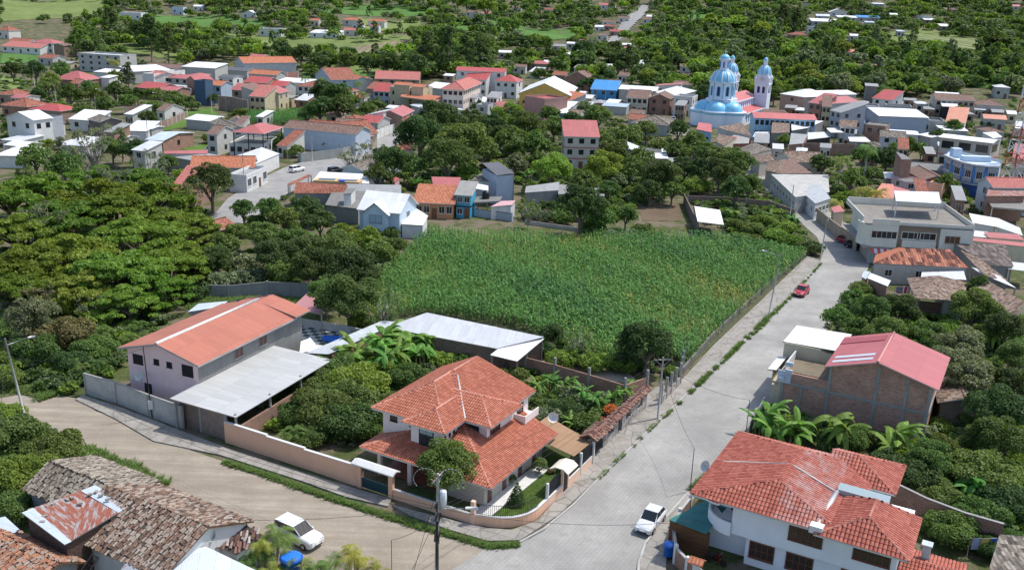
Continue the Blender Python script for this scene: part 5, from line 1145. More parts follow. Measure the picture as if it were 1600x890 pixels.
house((1375,213),(1417,216),9,5.4,'white walled house with a dirty brown tile roof right of the brick slab house','gx',.3,ang=None,wall=paint((.58,.60,.62)),rf=TLG,st=2,win=(2,1))
house((1352,194),(1384,197),8,7.4,'unfinished brick house with a heavy grey slab roof in the town','flat',ang=None,wall=BRK,rf=CONCD,st=2,win=(2,1),parap=.2,wc=CONC)
house((1311,197),(1339,199),9,6.4,'white street house with a brown patched tile roof left of the brick slab house','gx',.35,ang=None,wall=WPL,rf=TLO,st=2,win=(3,1))
# ---------------------------------------------------------------- church
CO=P(1123,195,0); ch=root('church',tuple(CO),AA,'large white and sky blue church with a ribbed dome and two bell towers','church',None,'the church')
CWH=paint((.74,.79,.88),.6,.05,.08); CBL=plain((.21,.54,.76),.35,0,.10,.6,'sky_blue_paint'); CBD=plain((.04,.20,.50),.4,0,.1,1,'deep_blue_paint'); CRD=tin((.52,.14,.13),0,.5,1.,dirt=.08)
def rib_dome(par,r,z0,ht,cx,cy,n=8,name='dome'):
    mb=MB(); prof=[(r*math.cos(math.pi/2*i/12)+.001,z0+ht*math.sin(math.pi/2*i/12)) for i in range(13)]; mb.lathe(prof,32,cx,cy); d=mb.build(name,[CBL],par)
    if n:
        k=MB()
        for q in range(n):
            a=2*math.pi*q/n+.2; pts=[(cx+(p[0]+.05)*math.cos(a),cy+(p[0]+.05)*math.sin(a),p[1]+.03) for p in prof]
            for A,B in zip(pts[:-1],pts[1:]): k.tube(A,B,r*.045,r*.045,5,cap=False)
        k.build('rib',[CWH],d)
    return d
# crossing block with three lobes facing the viewer (local x along the nave, away)
mb=MB(); mb.lathe([(7.6,-1),(7.6,6.1)],32,0,0,sm=False); mb.lathe([(4.6,-1),(4.6,6.1)],24,-5.2,0); 
for a in (-60,60): mb.lathe([(4.6,-1),(4.6,6.1)],24,-5.2*math.cos(R(a)),-5.2*math.sin(R(a))*1.15)
mb.build('apse_wall',[CWH],ch)
mb=MB(); mb.lathe([(4.7,5.9),(4.95,6.1),(4.95,6.5),(0,6.5)],24,-5.2,0); mb.lathe([(7.7,5.88),(7.9,6.08),(7.9,6.46),(0,6.48)],32,0,0)
for a in (-60,60): mb.lathe([(4.7,5.9),(4.95,6.12),(4.95,6.52),(0,6.52)],24,-5.2*math.cos(R(a)),-5.2*math.sin(R(a))*1.15)
mb.build('cornice',[CWH],ch)
mb=MB(); mb.lathe([(4.64,5.2),(4.68,5.25),(4.68,5.8),(4.64,5.85)],24,-5.2,0); mb.lathe([(7.64,5.2),(7.68,5.25),(7.68,5.8),(7.64,5.85)],32,0,0)
for a in (-60,60): mb.lathe([(4.64,5.22),(4.68,5.27),(4.68,5.82),(4.64,5.87)],24,-5.2*math.cos(R(a)),-5.2*math.sin(R(a))*1.15)
mb.build('blue_band',[CBL],ch)
rib_dome(ch,3.9,6.5,4.0,-5.0,0,0,'apse_dome')
for a in (-62,62): rib_dome(ch,3.8,6.5,3.9,-5.0*math.cos(R(a)),-5.6*math.sin(R(a)),0,'apse_dome')
mb=MB(); mb.box(-3.6,-4.6,6.5,4.5,4.6,11.2); mb.build('crossing_wall',[CWH],ch)
mb=MB(); mb.lathe([(4.6,10.6),(4.9,11.),(4.9,11.3),(4.35,11.3)],8,0,0,0,R(22.5),R(382.5),False); mb.lathe([(4.35,11.3),(4.35,17.6)],8,0,0,0,R(22.5),R(382.5),False); mb.lathe([(4.35,17.55),(4.9,17.9),(4.9,18.2),(0,18.25)],8,0,0,0,R(22.5),R(382.5),False); mb.build('drum',[CWH],ch)
for q in range(8):
    a=R(45*q); c_,s_=math.cos(a),math.sin(a); r_=4.35*math.cos(R(22.5)); f_=lambda s,z,o,c_=c_,s_=s_:(c_*(r_+o)-s_*s,s_*(r_+o)+c_*s,z)
    k=MB(); pts=[(-.5,12.5),(.5,12.5),(.5,15.7)]+[(.5*math.cos(R(t)),15.7+.5*math.sin(R(t))) for t in (30,60,90,120,150)]+[(-.5,15.7)]
    fr=MB(); 
    pf=[(x*1.5,12.2 if z<13 else z+.3*(z>15.6)) for x,z in pts]
    fr.poly([f_(x,z,.03) for x,z in pf]); w1=fr.build('window',[CBL],ch); k.poly([f_(x,z,.06) for x,z in pts]); k.build('pane',[plain((.01,.03,.12),.3,0,.1,1,'dark_blue_glass')],w1)
    t=MB(); a2=R(45*q+22.5); p=(4.42*math.cos(a2),4.42*math.sin(a2)); t.tube((*p,11.3),(*p,17.6),.22,.22,6); t.build('pilaster',[CBL],ch)
rib_dome(ch,4.5,18.2,4.9,0,0,12)
mb=MB(); mb.lathe([(1.7,22.9),(1.55,23.0),(1.55,26.9),(2.1,27.1),(2.1,27.35),(1.4,27.4)],12,0,0,0,0,2*math.pi,False); mb.build('lantern',[CWH],ch)
for q in range(6):
    a=R(60*q+10); k=MB(); f_=lambda s,z,o,c_=math.cos(a),s_=math.sin(a):(c_*(1.53+o)-s_*s,s_*(1.53+o)+c_*s,z); wbox(k,f_,-.3,23.8,.3,26.2,-.05,.06); k.build('lantern_window',[CBD],ch)
rib_dome(ch,1.75,27.4,1.9,0,0,0,'cupola')
mb=MB(); mb.box(-.1,-.1,29.2,.1,.1,31.); mb.box(-.09,-.55,30.2,.09,.55,30.4); mb.build('cross',[CWH],ch)
# nave, aisles and facade towers
mb=MB(); mb.box(4.,-4.4,-1,30,4.4,9.6); mb.box(4.,-8.2,-1,30,8.2,5.0); mb.build('nave_wall',[CWH],ch)
mb=MB()
def gab(x0,x1,y0,y1,e,s): 
    H_=Hip(x0,y0,x1,y1,e,f=s,b=s)
    for f in H_.faces(): mb.slab(f,.12,0,1)
gab(4,30,-4.8,4.8,9.6,.5)
mb.slab([(4,-8.6,5.0),(30,-8.6,5.0),(30,-4.4,6.4),(4,-4.4,6.4)],.12,0,1); mb.slab([(4,4.4,6.4),(30,4.4,6.4),(30,8.6,5.0),(4,8.6,5.)],.12,0,1); mb.build('roof',[CRD,CWH],ch)
mb=MB(); mb.box(4,-4.95,9.3,30,-4.75,9.8); mb.box(4,-8.75,4.7,30,-8.55,5.2); mb.build('white_eave',[CWH],ch)
for i in range(9):
    x=6.+i*2.6; k=MB(); k.box(x-.35,-4.46,6.7,x+.35,-4.4,9.0); k.build('window',[CBD],ch)
    k=MB(); k.box(x-.4,-8.26,1.4,x+.4,-8.2,4.2); k.build('window',[CBD],ch)
for sy in (-6.4,6.4):
    t=MB(); t.box(28,sy-2.5,-1,33,sy+2.5,13.4); t.box(27.8,sy-2.7,13.4,33.2,sy+2.7,13.8); t.box(28.3,sy-2.2,13.8,32.7,sy+2.2,17.4); t.box(28,sy-2.5,8.8,33,sy+2.5,8.9)
    tw=t.build('tower',[CWH],ch); tw.scale[2]=1.12
    for ax,f_ in (('f',lambda s,z,o,sy=sy:(28-o,sy+s,z)),('r',lambda s,z,o,sy=sy:(30.5+s,sy-2.5-o,z))):
        for s_ in (-.95,.95):
            k=MB(); wbox(k,f_,s_-.5,10.2,s_+.5,12.3,-.05,.05); k.poly([f_(s_+.5*math.cos(R(t_)),12.3+.5*math.sin(R(t_)),.05) for t_ in range(0,181,30)]); k.build('belfry_opening',[plain((.01,.02,.08),.6,0,.1,1,'dark_opening')],tw)
        k=MB(); cpt=[f_(.95*math.cos(R(t_)),15.6+.95*math.sin(R(t_)),-.26+.35) for t_ in range(0,360,30)]; k.poly(cpt); k.build('clock_face',[plain((.62,.60,.60),.5,0,.05,1,'clock_dial')],tw)
        k=MB(); wbox(k,f_,-.05,15.6,.05,16.3,-.26+.36,-.26+.42); wbox(k,f_,-.05,15.55,.5,15.65,-.26+.43,-.26+.47); k.build('clock_hands',[DARK],tw)
    for dx,dy in ((-2.3,-2.3),(2.3,-2.3),(-2.3,2.3),(2.3,2.3)):
        k=MB(); k.lathe([(.5,13.8),(.5,15.2),(.7,15.5),(.6,16.2),(.3,16.7),(0.01,17.1)],10,30.5+dx,sy+dy); k.build('pinnacle',[CWH],tw)
    d=rib_dome(ch,2.55,17.4,3.6,30.5,sy,10,'tower_dome'); d.scale[2]=1.12; k=MB(); k.lathe([(.75,20.9),(.7,21),(.7,22.4),(.95,22.6),(.9,22.7)],10,30.5,sy,0,0,2*math.pi,False); k.build('tower_lantern',[CWH],d); rib_dome(d,.85,22.7,1.2,30.5,sy,0,'cupola'); k=MB(); k.tube((30.5,sy,23.8),(30.5,sy,24.6),.12,.03,6); k.build('finial',[CBL],d)
ch.scale[2]=.845
# parish wing
house((1178,184),(1277,188),9,7.,'long light blue parish wing with a dull red metal roof beside the church','gx',.3,ang=None,wall=paint((.36,.56,.74),.6,.06,.1),rf=CRD,st=2,win=(12,0),lm='the light blue parish wing',ww=1.6,wh=2.2)
quad([(1190,178,5.),(1236,180,5.),(1226,172,6.4),(1192,170,6.4)],'brown tile roof between the church and the red parish roof',TLB,WGR,cat='house',name='house')
quad([(1088,202,4.5),(1112,207,4.5),(1112,194,5.2),(1092,191,5.4)],'small blue walled sacristy with a red roof at the foot of the church apse',CRD,paint((.36,.56,.74)),cat='annex',name='annex',win=2)
house((1053,151),(1082,153),9,7.,'white corner house with blue windows across the plaza street from the church','flat',ang=None,wall=WPL,rf=CONC,st=2,win=(2,2))
# ---------------------------------------------------------------- town, far rows: (left eave px, right eave px, depth, height, roof, slope, wall, roof material, storeys, windows, label)
cs_=paint((.55,.48,.32)); wsh=paint((.62,.60,.56)); wgy=paint((.42,.42,.40)); wye=paint((.62,.42,.10)); wbu=paint((.36,.44,.52)); wbrn=paint((.30,.22,.17)); wdk=paint((.05,.10,.17))
town=[
((11,186),(54,190),10,6.6,'flat',.0,paint((.38,.40,.44)),CONCD,2,(4,1),'grey two storey house with rounded balconies at the left edge of town'),
((52,188),(84,184),11,7.6,'gx',.32,WPL,TW,2,(2,2),'white house with a bright white folded metal roof joined to a grey one'),
((106,186),(150,189),8,3.4,'shed',.25,WPL,TW,1,(2,1),'low white metal roof right of the bright white folded roof'),
((155,191),(193,188),8,4.,'gy',.3,concrete((.20,.18,.16)),TLG,1,None,'dark old timber shed with a grey brown gable roof by the lawn'),
((84,226),(134,228),12,3.4,'hip',.3,wgy,TWD,1,(2,1),'low grey white hipped roof behind the leafless tree at the left'),
((0,218),(29,221),9,3.2,'shed',.05,WPL,TWD,1,(2,0),'flat white porch roof at the far left edge'),
((-12,243),(50,244),11,3.,'hip',.35,WPL,TW,1,None,'white hipped tent like roof at the left edge behind the acacia'),
((0,164),(41,162),10,4.2,'hip',.4,BRK,TLR,1,(3,1),'brown red hipped tile house at the far left edge of town'),
((-6,147),(21,146),9,4.2,'hip',.4,wbrn,TLR,1,(2,1),'smaller red tile roof above the brown red hipped house'),
((44,170),(94,170),9,4.0,'hip',.35,wbrn,TR2,1,(2,0),'red tile hip roof behind the bright white folded roof'),
((226,218),(255,220),16,3.6,'gx',.12,BRK,tin((.52,.60,.68),0,.4,1.,dirt=.1),1,(3,1),'long blue white metal roofed house near the fenced lawn'),
((192,204),(230,205),12,3.2,'shed',.1,WPL,TW,1,None,'flat white metal roof left of the long blue white roof'),
((207,199),(237,198),6,3.4,'gx',.1,wgy,TW,1,None,'small white roof beyond the flat white metal roof'),
((288,186),(332,190),6,3.,'shed',.15,wgy,TW,1,None,'white sheet canopy at the end of the brick fence'),
((326,190),(356,203),6,4.6,'gx',.3,wgy,TLG,2,(2,1),'grey two storey house beside the white sheet canopy'),
((357,190),(382,190),6,4.,'gy',.5,WPL,TLB,1,None,'small white chapel like porch with brown gable and arches'),
((382,203),(440,205),7,3.2,'gx',.3,wgy,TLB,1,None,'low brown tile roof behind the red pyramid pavilion'),
((440,199),(556,210),9,5.6,'gx',.35,paint((.50,.58,.68),.7,.06,.3),TLB,1,None,'long brown tiled building with a high pale blue wall'),
((474,198),(522,200),8,5.6,'gx',.4,wbu,TLR,1,None,'red tiled gable behind the long pale blue wall'),
((545,212),(592,208),12,4.,'gx',.5,WC,TLR,1,(2,1),'pinkish red tiled house at the right end of the pale blue wall'),
((560,190),(591,192),10,4.4,'gx',.3,wgy,TR2,1,None,'red metal roof beside the brick gabled house'),
((516,203),(560,205),14,4.6,'gx',.35,wgy,TLB,1,None,'greyish brown tile roof cluster beside the street bend'),
((590,180),(629,182),16,5.2,'gy',.4,brick((.28,.17,.13),(.22,.14,.11)),TR,2,(0,2),'brick gable house with a bright red metal roof near the peach building'),
((570,180),(600,181),12,5.2,'shedr',.25,WPL,tin((.66,.70,.72),0,.5),1,None,'pale white roof slope left of the brick gable house'),
((640,164),(690,176),12,3.4,'gx',.15,wgy,TWD,1,None,'low grey white market roofs in front of the orange canopy'),
((463,134),(501,132),10,5.6,'hip',.35,wsh,TLR,2,(4,1),'white two storey house with a brown red hipped roof and shop canopy'),
((430,127),(480,127),9,4.6,'shed',.1,WPL,TW,1,None,'flat white metal roof behind the red roofed street houses'),
((491,117),(517,125),12,5.6,'gy',.35,wbu,TLR,2,(2,1),'pale blue house with red gable and dark garage at the upper street'),
((523,120),(546,128),12,4.,'gx',.35,wsh,TLO2,1,(2,0),'orange tiled house right of the pale blue gable house'),
((553,126),(568,128),10,4.,'gx',.3,wsh,TLO2,1,None,'small orange roof left of the striped roof lodge'),
((572,138),(598,140),14,4.6,'gx',.3,wbrn,TLR,1,None,'dark red roof below the striped roof lodge'),
((585,123),(656,125),14,6.,'gx',.4,wbrn,TLK,2,(4,0),'lodge with a long red and white striped tile roof and dark gables'),
((582,142),(609,143),12,5.6,'gx',.4,wbu,TR2,2,(3,0),'pale blue white two storey house with a red gable roof'),
((609,137),(662,139),9,7.6,'flat',.0,cs_,CONC,2,(4,1),'cream three storey house with dark windows beside the orange canopy'),
((614,132),(640,133),6,9.,'gx',.25,cs_,TLO2,1,None,'left orange tiled roof on top of the cream three storey house'),
((641,135),(662,136),6,9.,'gx',.25,cs_,TLO2,1,None,'right orange tiled roof on top of the cream three storey house'),
((665,136),(700,140),12,5.,'gx',.3,wgy,TW,1,None,'white folded roof between the cream house and the peach building'),
((712,110),(790,113),10,10.,'gx',.25,WPL,TR2,3,(4,1),'big white hotel with stacked bright red roofs at the plaza'),
((772,126),(808,128),10,7.,'hip',.5,WPL,TR2,2,(3,1),'right wing with red hipped roof of the big white hotel'),
((724,123),(760,124),8,7.,'shed',.4,WPL,TR2,2,(4,0),'left wing with dormered red roof of the big white hotel'),
((690,196),(722,200),9,4.,'gx',.1,wgy,TWD,1,(2,1),'grey shed with white roof beside the dark round tree in town'),
((744,165),(762,166),6,5.6,'flat',.0,wgy,CONC,2,(1,1),'narrow grey concrete house at the street corner below the hotel'),
((770,168),(800,171),7,3.6,'gx',.25,wgy,TR,1,(2,1),'low pinkish red roof right of the narrow grey concrete house'),
((742,189),(760,190),6,3.,'shed',.1,wgy,TW,1,None,'small white carport roof above the bushes below the hotel'),
((820,151),(851,156),11,8.,'flat',.0,paint((.42,.24,.21)),plain((.35,.09,.08),.7,0,.1,1,'red_deck'),1,None,'pink house with a glass front and red terrace near the yellow hall'),
((858,152),(892,157),9,4.6,'shed',.25,wgy,TLO2,1,None,'orange shed roof in front of the yellow hall'),
((857,164),(895,162),9,3.6,'shed',.1,wgy,TW,1,None,'white flat shed roof below the orange shed roof'),
((853,175),(886,175),9,3.4,'shed',.25,paint((.10,.14,.40)),tin((.84,.85,.86),0,.5,1.,dirt=.02),1,None,'bright white roof with a blue edge near the yellow hall'),
((885,177),(908,177),7,3.4,'gx',.3,wgy,TLO,1,None,'brown tile shed right of the bright white roof with blue edge'),
((922,139),(964,140),9,6.,'shed',.35,paint((.05,.25,.5)),TB,2,(3,0),'bright blue roofed building in the centre of town'),
((966,139),(1026,141),12,6.6,'gx',.2,wgy,TW,1,None,'long white metal roof right of the bright blue roof'),
((1022,144),(1052,152),10,5.6,'shed',.25,wgy,TW,1,None,'white sloping roof at the right end of the long white metal roof'),
((978,152),(1013,153),14,6.,'gx',.35,paint((.52,.47,.38)),TLB,2,(4,0),'cream walled house with a long brown tile roof in front of the white roof'),
((1013,153),(1048,155),14,6.,'gy',.4,BRK,TLB,2,(2,1),'brick gabled house joined to the cream walled brown tile house'),
((890,152),(925,152),10,3.4,'gx',.2,wgy,TWD,1,None,'low greyish roofs left of the bright blue roof'),
((940,165),(980,166),10,3.2,'gx',.15,wgy,tin((.40,.50,.58),0,.5),1,None,'low pale blue market roofs below the bright blue roof'),
((985,192),(1047,193),14,3.6,'hip',.35,wgy,TLG,1,None,'large weathered grey tile roof in front of the cream walled house'),
((980,186),(1008,187),8,4.2,'gx',.35,wsh,TLR,1,None,'pinkish tile roof left of the large weathered grey tile roof'),
((1024,134),(1064,135),8,7.,'shedr',.12,wsh,TR,2,(3,1),'pinkish white house with a sloping red roof before the wooded hill'),
((1050,131),(1095,134),8,5.,'gx',.35,wgy,TLB,1,None,'brown tile roof beside the tree left of the church dome'),
((862,117),(884,118),10,5.,'gx',.3,wbrn,TLR,1,(2,0),'small brown house behind the yellow hall'),
((882,121),(922,124),10,6.,'gy',.5,BRK,TLB,1,(2,0),'brick gable house with brown roof behind the yellow hall'),
((925,128),(965,126),8,5.,'gx',.3,wbrn,TLB,1,None,'row of brown roofs behind the bright blue roof'),
((221,118),(240,121),12,6.,'gx',.3,wsh,TLK,2,(2,1),'two storey white house with dusty pink tile roof at the left'),
((240,117),(289,111),5,7.,'flat',.0,WPL,CONC,2,(3,0),'tall blank white wall house beside the dusty pink roof'),
((258,121),(294,120),9,5.6,'gx',.25,wgy,TR,2,(3,0),'balcony house with a red roof right of the blank white wall'),
((210,136),(246,140),12,4.,'gx',.3,BRK,TR2,1,(2,0),'low red metal roof in front of the blank white wall'),
((244,140),(274,138),10,4.,'gx',.2,BRK,TR,1,None,'pinkish brick shed right of the low red metal roof'),
((290,124),(306,127),8,5.6,'gy',.4,BRK,TR,2,None,'narrow red gabled house left of the dark blue tower'),
((303,127),(320,128),5,8.6,'flat',.0,wdk,CONCD,1,None,'dark blue box tower beside the pale blue house'),
((315,132),(345,134),9,6.6,'gx',.3,wbu,TLO2,2,(3,0),'pale blue white house with orange tiles right of the dark blue tower'),
((209,112),(268,109),12,5.,'shed',.12,wgy,TW,1,None,'large white metal roof behind the dusty pink roof'),
((223,103),(287,108),10,4.6,'gx',.25,wgy,TLB,1,None,'long pinkish brown roof behind the large white metal roof'),
((283,104),(336,107),12,5.6,'shed',.12,paint((.45,.45,.42)),TW,1,None,'white roofed warehouse with grey walls at the left of town'),
((338,108),(386,111),9,4.,'gx',.2,wgy,TDK,1,None,'dark black grey shed roofs right of the white warehouse'),
((380,99),(464,97),14,6.4,'gx',.35,paint((.50,.52,.54)),TLO2,1,None,'long orange roofed hall with pale grey panel walls'),
((386,90),(408,91),10,7.6,'gx',.3,wsh,TR,1,None,'small pink red roof behind the long orange roofed hall'),
((387,115),(432,114),9,4.6,'gx',.35,wgy,TLO2,1,(2,0),'orange roof in front of the long orange roofed hall'),
((380,128),(416,130),11,6.,'gx',.35,wbrn,TR2,2,(2,1),'red gabled house with dark openings above the street'),
((360,140),(403,138),10,6.4,'gx',.4,wbrn,TR,2,(3,0),'red roof with a pale patch over a brown walled house'),
((416,133),(446,134),9,5.,'gx',.35,wgy,TR2,1,(2,0),'red roof left of the white two storey shop house'),
((436,146),(453,142),9,6.4,'gx',.35,cs_,TR,2,(2,0),'beige two storey house with pink roof above the small corn patch'),
((388,150),(414,148),9,5.8,'shed',.35,cs_,TLK,2,(3,0),'beige house with red tile awning above the small corn patch'),
((414,148),(434,142),9,6.,'shed',.3,wgy,TLB,2,(2,0),'grey house with tile roof between two beige houses above the corn patch'),
((122,84),(187,82),12,8.,'flat',.0,wgy,TWD,3,(5,1),'grey three storey building with white flat roof at the upper left'),
((83,123),(127,122),12,4.6,'hip',.5,BRK,TR,1,(2,0),'brick house with a pinkish pyramid tile roof at the upper left'),
((145,112),(176,112),8,4.6,'shed',.1,WPL,TW,1,None,'small white roof right of the pinkish pyramid roof'),
((155,121),(170,121),6,5.,'shed',.1,WPL,TW,1,None,'tiny white roof below the small white roof at the left'),
((108,130),(122,131),7,4.,'gx',.4,BRK,TLR,1,None,'little red lean to roof right of the pinkish pyramid roof'),
((48,66),(82,67),10,5.6,'hip',.35,WPL,TR,2,(4,1),'white house with a pink red hipped roof beside a brick gable at the far left'),
((82,70),(99,72),9,6.,'gy',.2,brick((.26,.15,.11),(.2,.12,.09)),TLB,1,None,'brick end house right of the pink red hipped roof'),
((10,64),(44,66),10,4.6,'gx',.3,wsh,TLR,1,(3,0),'low pinkish house left of the pink red hipped roof'),
((0,72),(62,74),8,3.2,'shed',.3,WPL,TLK,1,(5,0),'long low white house at the far left edge'),
((-6,47),(13,46),10,4.6,'hip',.5,wsh,TLR,1,(2,0),'orange pyramid roof at the very left edge'),
((1272,149),(1340,146),12,6.,'gx',.2,WPL,TW,1,None,'large bright white metal hall roof right of the church towers'),
((1257,152),(1303,149),13,7.,'hip',.35,paint((.40,.25,.2)),TW,2,(3,1),'white hipped roof with a red wedge at the street end'),
((1300,162),(1345,158),12,9.,'gx',.25,wgy,TR,2,(0,1),'long grey building with red roof strip beside the white hall'),
((1322,165),(1374,167),9,7.6,'flat',.0,concrete((.34,.35,.36),.25),CONC,2,None,'blank grey walled building behind the brick street houses'),
((1262,160),(1284,163),10,9.,'shed',.3,paint((.38,.20,.15)),TR,3,(2,2),'narrow red brown street house with balconies in the dense row'),
((1284,166),(1300,168),10,9.,'shed',.3,cs_,TLB,3,(2,2),'narrow cream street house with balconies in the dense row'),
((1296,172),(1314,176),10,8.6,'shed',.3,paint((.34,.36,.40)),TG,3,(2,2),'narrow grey street house at the near end of the dense row'),
((1373,181),(1452,184),26,7.,'gx',.10,paint((.34,.40,.50),.6,.08,.15),tin((.86,.87,.87),0,.5,2.,dirt=.03),1,None,'huge white roofed hall with blue grey walls in the right town'),
((1362,153),(1394,157),9,6.,'shed',.35,WPL,TR2,2,(2,1),'white house with bright red dormered roof behind the huge white hall'),
((1352,134),(1373,135),6,10.,'shed',.1,concrete((.24,.22,.2)),TG,1,None,'small grey tower roof above the bright red dormered roof'),
((1385,166),(1425,168),8,5.,'flat',.0,wgy,CONC,1,None,'low grey wall building behind the huge white hall'),
((1373,207),(1437,211),10,4.,'gx',.1,WPL,TW,1,None,'flat bright white roof in front of the blue grey hall'),
((1433,210),(1455,215),8,4.,'gx',.15,wgy,TW,1,None,'small white roof left of the long white gallery building'),
((1462,155),(1525,158),12,6.6,'gx',.3,paint((.45,.40,.34)),TLB,2,(7,1),'long school block with pinkish brown roof at the upper right'),
((1525,163),(1572,164),12,5.,'hip',.35,paint((.45,.42,.38)),TLB,1,(5,1),'classroom block with a hipped brown roof right of the long school'),
((1462,146),(1500,147),8,8.,'gx',.1,wgy,TW,1,None,'thin white roof behind the long school block'),
((1477,190),(1509,193),12,5.,'shed',.35,WPL,TO,1,None,'orange metal roof with white edges beside a dark pergola'),
((1453,190),(1476,191),11,4.6,'flat',.0,wgy,TDK,1,None,'dark pergola frame left of the orange metal roof'),
((1472,166),(1498,167),7,4.6,'shed',.15,DARK,TW,1,None,'small bright white roof above a dark room near the school'),
((1537,185),(1574,187),8,4.,'gx',.3,wgy,TO,1,(2,0),'salmon metal roofed house near the telecom tower'),
((1543,206),(1572,207),9,4.,'hip',.3,wgy,TLB,1,None,'brown hipped roof behind the long white gallery building'),
((1400,196),(1420,197),6,3.,'shed',.1,wgy,TW,1,None,'little white roof between two dark bushes near the blue grey hall') if 0 else
((1471,203),(1514,205),7,3.,'shed',.1,wgy,TW,1,None,'thin white sheet roof behind the long white gallery building'),
((1555,136),(1580,138),9,5.,'hip',.3,wgy,TWD,1,(2,0),'pair of small grey houses with white roofs under the telecom tower'),
((1385,205),(1395,206),6,4.,'gx',.1,WPL,TW,1,None,'tiny white roof at the left of the flat bright white roof'),
]
for (A,B,D,h,rf_,s,wl_,rm,st,wn,lb) in town:
    B2=B
    house(A,B[0] if A[1]<200 and rf_!='gy' and abs(B[1]-A[1])<=2 and B[0]-A[0]<70 else B,D,h,lb,rf_,s,AB if 0 else R(-16),wl_,rm,st,wn,ov=.35)
# yellow hall with the big white gable
hall=house((809,146),(892,150),34,6.,'yellow walled hall with a huge white gabled metal roof','gy',.42,ang=None,wall=wye,rf=tin((.74,.76,.79),0,.4,1.,dirt=.05),st=1,win=(5,0),ov=.6,lm='the yellow hall')
# peach corner building
pb=house((688,139),(726,141),30,9.4,'peach three storey corner building with a steep dormered salmon roof','hip',.55,ang=None,wall=paint((.62,.53,.46)),rf=TLK,st=3,win=(4,9),ov=.7,lm='the peach corner building')
quad([(625,151,5.6),(684,158,5.6),(694,151,6.),(631,143,6.)],'long orange market canopy on posts in front of the cream house',TLO2,CONC,'canopy','canopy',posts=True,lm='the orange market canopy',th=.4)
# red pyramid pavilion and shops at the left street
qa=P(362,205,7.2); 
pv=house((361,206),(412,209),13,7.0,'red pyramid pavilion roof above a white flat roofed house','hip',.34,ang=None,wall=DARK,rf=TR,posts=True,lm='the red pyramid pavilion')
house((358,223),(411,225),13,3.6,'white flat roofed house under the red pyramid pavilion','flat',ang=None,wall=WPL,rf=CONCD,st=1,win=(5,3),parap=.2)
house((296,262),(398,262),9,3.6,'long orange gabled roof behind the round dark tree at the left street','gx',.42,ang=None,wall=WC,rf=TLO2,st=1,win=None,lm='the long orange gabled roof')
house((258,243),(318,254),9,3.4,'dark grey sheet roof with a pinkish strip left of the long orange roof','gx',.15,ang=None,wall=wgy,rf=TG,st=1,win=None)
quad([(256,240,4.2),(324,240,4.2),(325,234,4.4),(257,236,4.4)],'thin pinkish red strip roof behind the dark grey sheet roof',TR,wgy)
house((262,297),(308,300),9,3.2,'pinkish tile roof behind leafless twigs beside the round dark tree','shed',.4,ang=None,wall=BRK,rf=TLK,st=1,win=None)
house((333,362),(372,352),6,3.,'red brown tile roof half buried in the bushes left of the white gabled house','gx',.35,ang=None,wall=wbrn,rf=TLR,st=1,win=None)
quad([(400,256,3.4),(437,240,3.4),(409,230,4.6),(370,243,3.6)],'whitish ribbed gable roof beside the street at the left',tin((.62,.63,.62),0,.5,1.,dirt=.15),WPL,cat='house',name='house')
sh=house((385,276),(417,262),4,3.6,'white shop front with red awnings and dark doors on the left street','flat',ang=None,wall=WPL,rf=TG,st=1,win=(4,0),lm='the white shop front',ww=1.8,wh=1.8)
quad([(60,378,3.),(108,384,3.),(104,362,3.6),(66,356,3.6)],'bright white roof glimpsed through the thin acacia branches',TW,WPL,cat='house',name='house')
# white street tents and walls
tn=root('market_tent',tuple(P(488,152,0)),0,'white peaked market tent on the upper street','tent'); mb=MB(); 
for i in range(4):
    a=[(-3,-3),(3,-3),(3,3),(-3,3)]; p,q=a[i],a[(i+1)%4]; mb.poly([(p[0],p[1],2.6),(q[0],q[1],2.6),(0,0,5.2)])
mb.build('tent_roof',[plain((.8,.8,.8),.7,0,.03,1,'tent_cloth')],tn)
for x,y in ((-3,-3),(3,-3),(3,3),(-3,3)): mb=MB(); mb.tube((x,y,0),(x,y,2.6),.08,.08,5); mb.build('pole',[MET],tn)
wall_line('street_wall',wpts([(575,224),(600,213),(622,205),(640,198)]),2.6,.2,WPL,'white street wall with railings left of the large dark tree','wall',WPL,4,.4,WC,lm='the white street wall')
wall_line('fence',wpts([(242,203),(262,198),(282,189),(293,184)]),2.2,.15,brick((.28,.17,.13),(.22,.14,.11)),'pinkish brick fence with white posts beside the lawn','fence',None,4,.6,WPL)
wall_line('wall',wpts([(198,186),(222,184)]),4.,.2,brick((.30,.20,.15),(.26,.17,.13)),'isolated brick wall standing in the grass at the left','wall',None,4,.1,CONC)
wall_line('wall',wpts([(466,252),(470,254),(535,246),(580,232)]),2.4,.2,concrete((.36,.38,.36),.4),'grey green painted wall along the curve of the left street','wall')
wall_line('wall',wpts([(343,172),(365,174),(388,180)]),5.,.3,brick((.26,.17,.13),(.2,.14,.11)),'high brown retaining wall above the small corn patch','wall',None,4,.1,CONC)
wall_line('garden_wall',wpts([(742,243),(790,246),(818,250)]),2.2,.2,concrete((.26,.22,.2),.4,blocks=True),'long dark block wall left of the red roofed house in the trees','wall')
wall_line('wall',wpts([(433,128),(466,126)]),4.,.2,paint((.45,.22,.18)),'red panelled court wall behind the shop house','wall',None,5,.1,WPL)
flat('lawn',[(200,186),(330,168),(350,188),(300,196),(245,206),(195,200)],.02,grassm((.07,.13,.025),(.12,.21,.05),(.1,.1,.05),.1,'meadow',.2))
flat('lawn',[(285,232),(330,222),(352,236),(300,240)],.02,grassm((.07,.13,.025),(.12,.21,.05),(.1,.1,.05),.1,'meadow',.2))
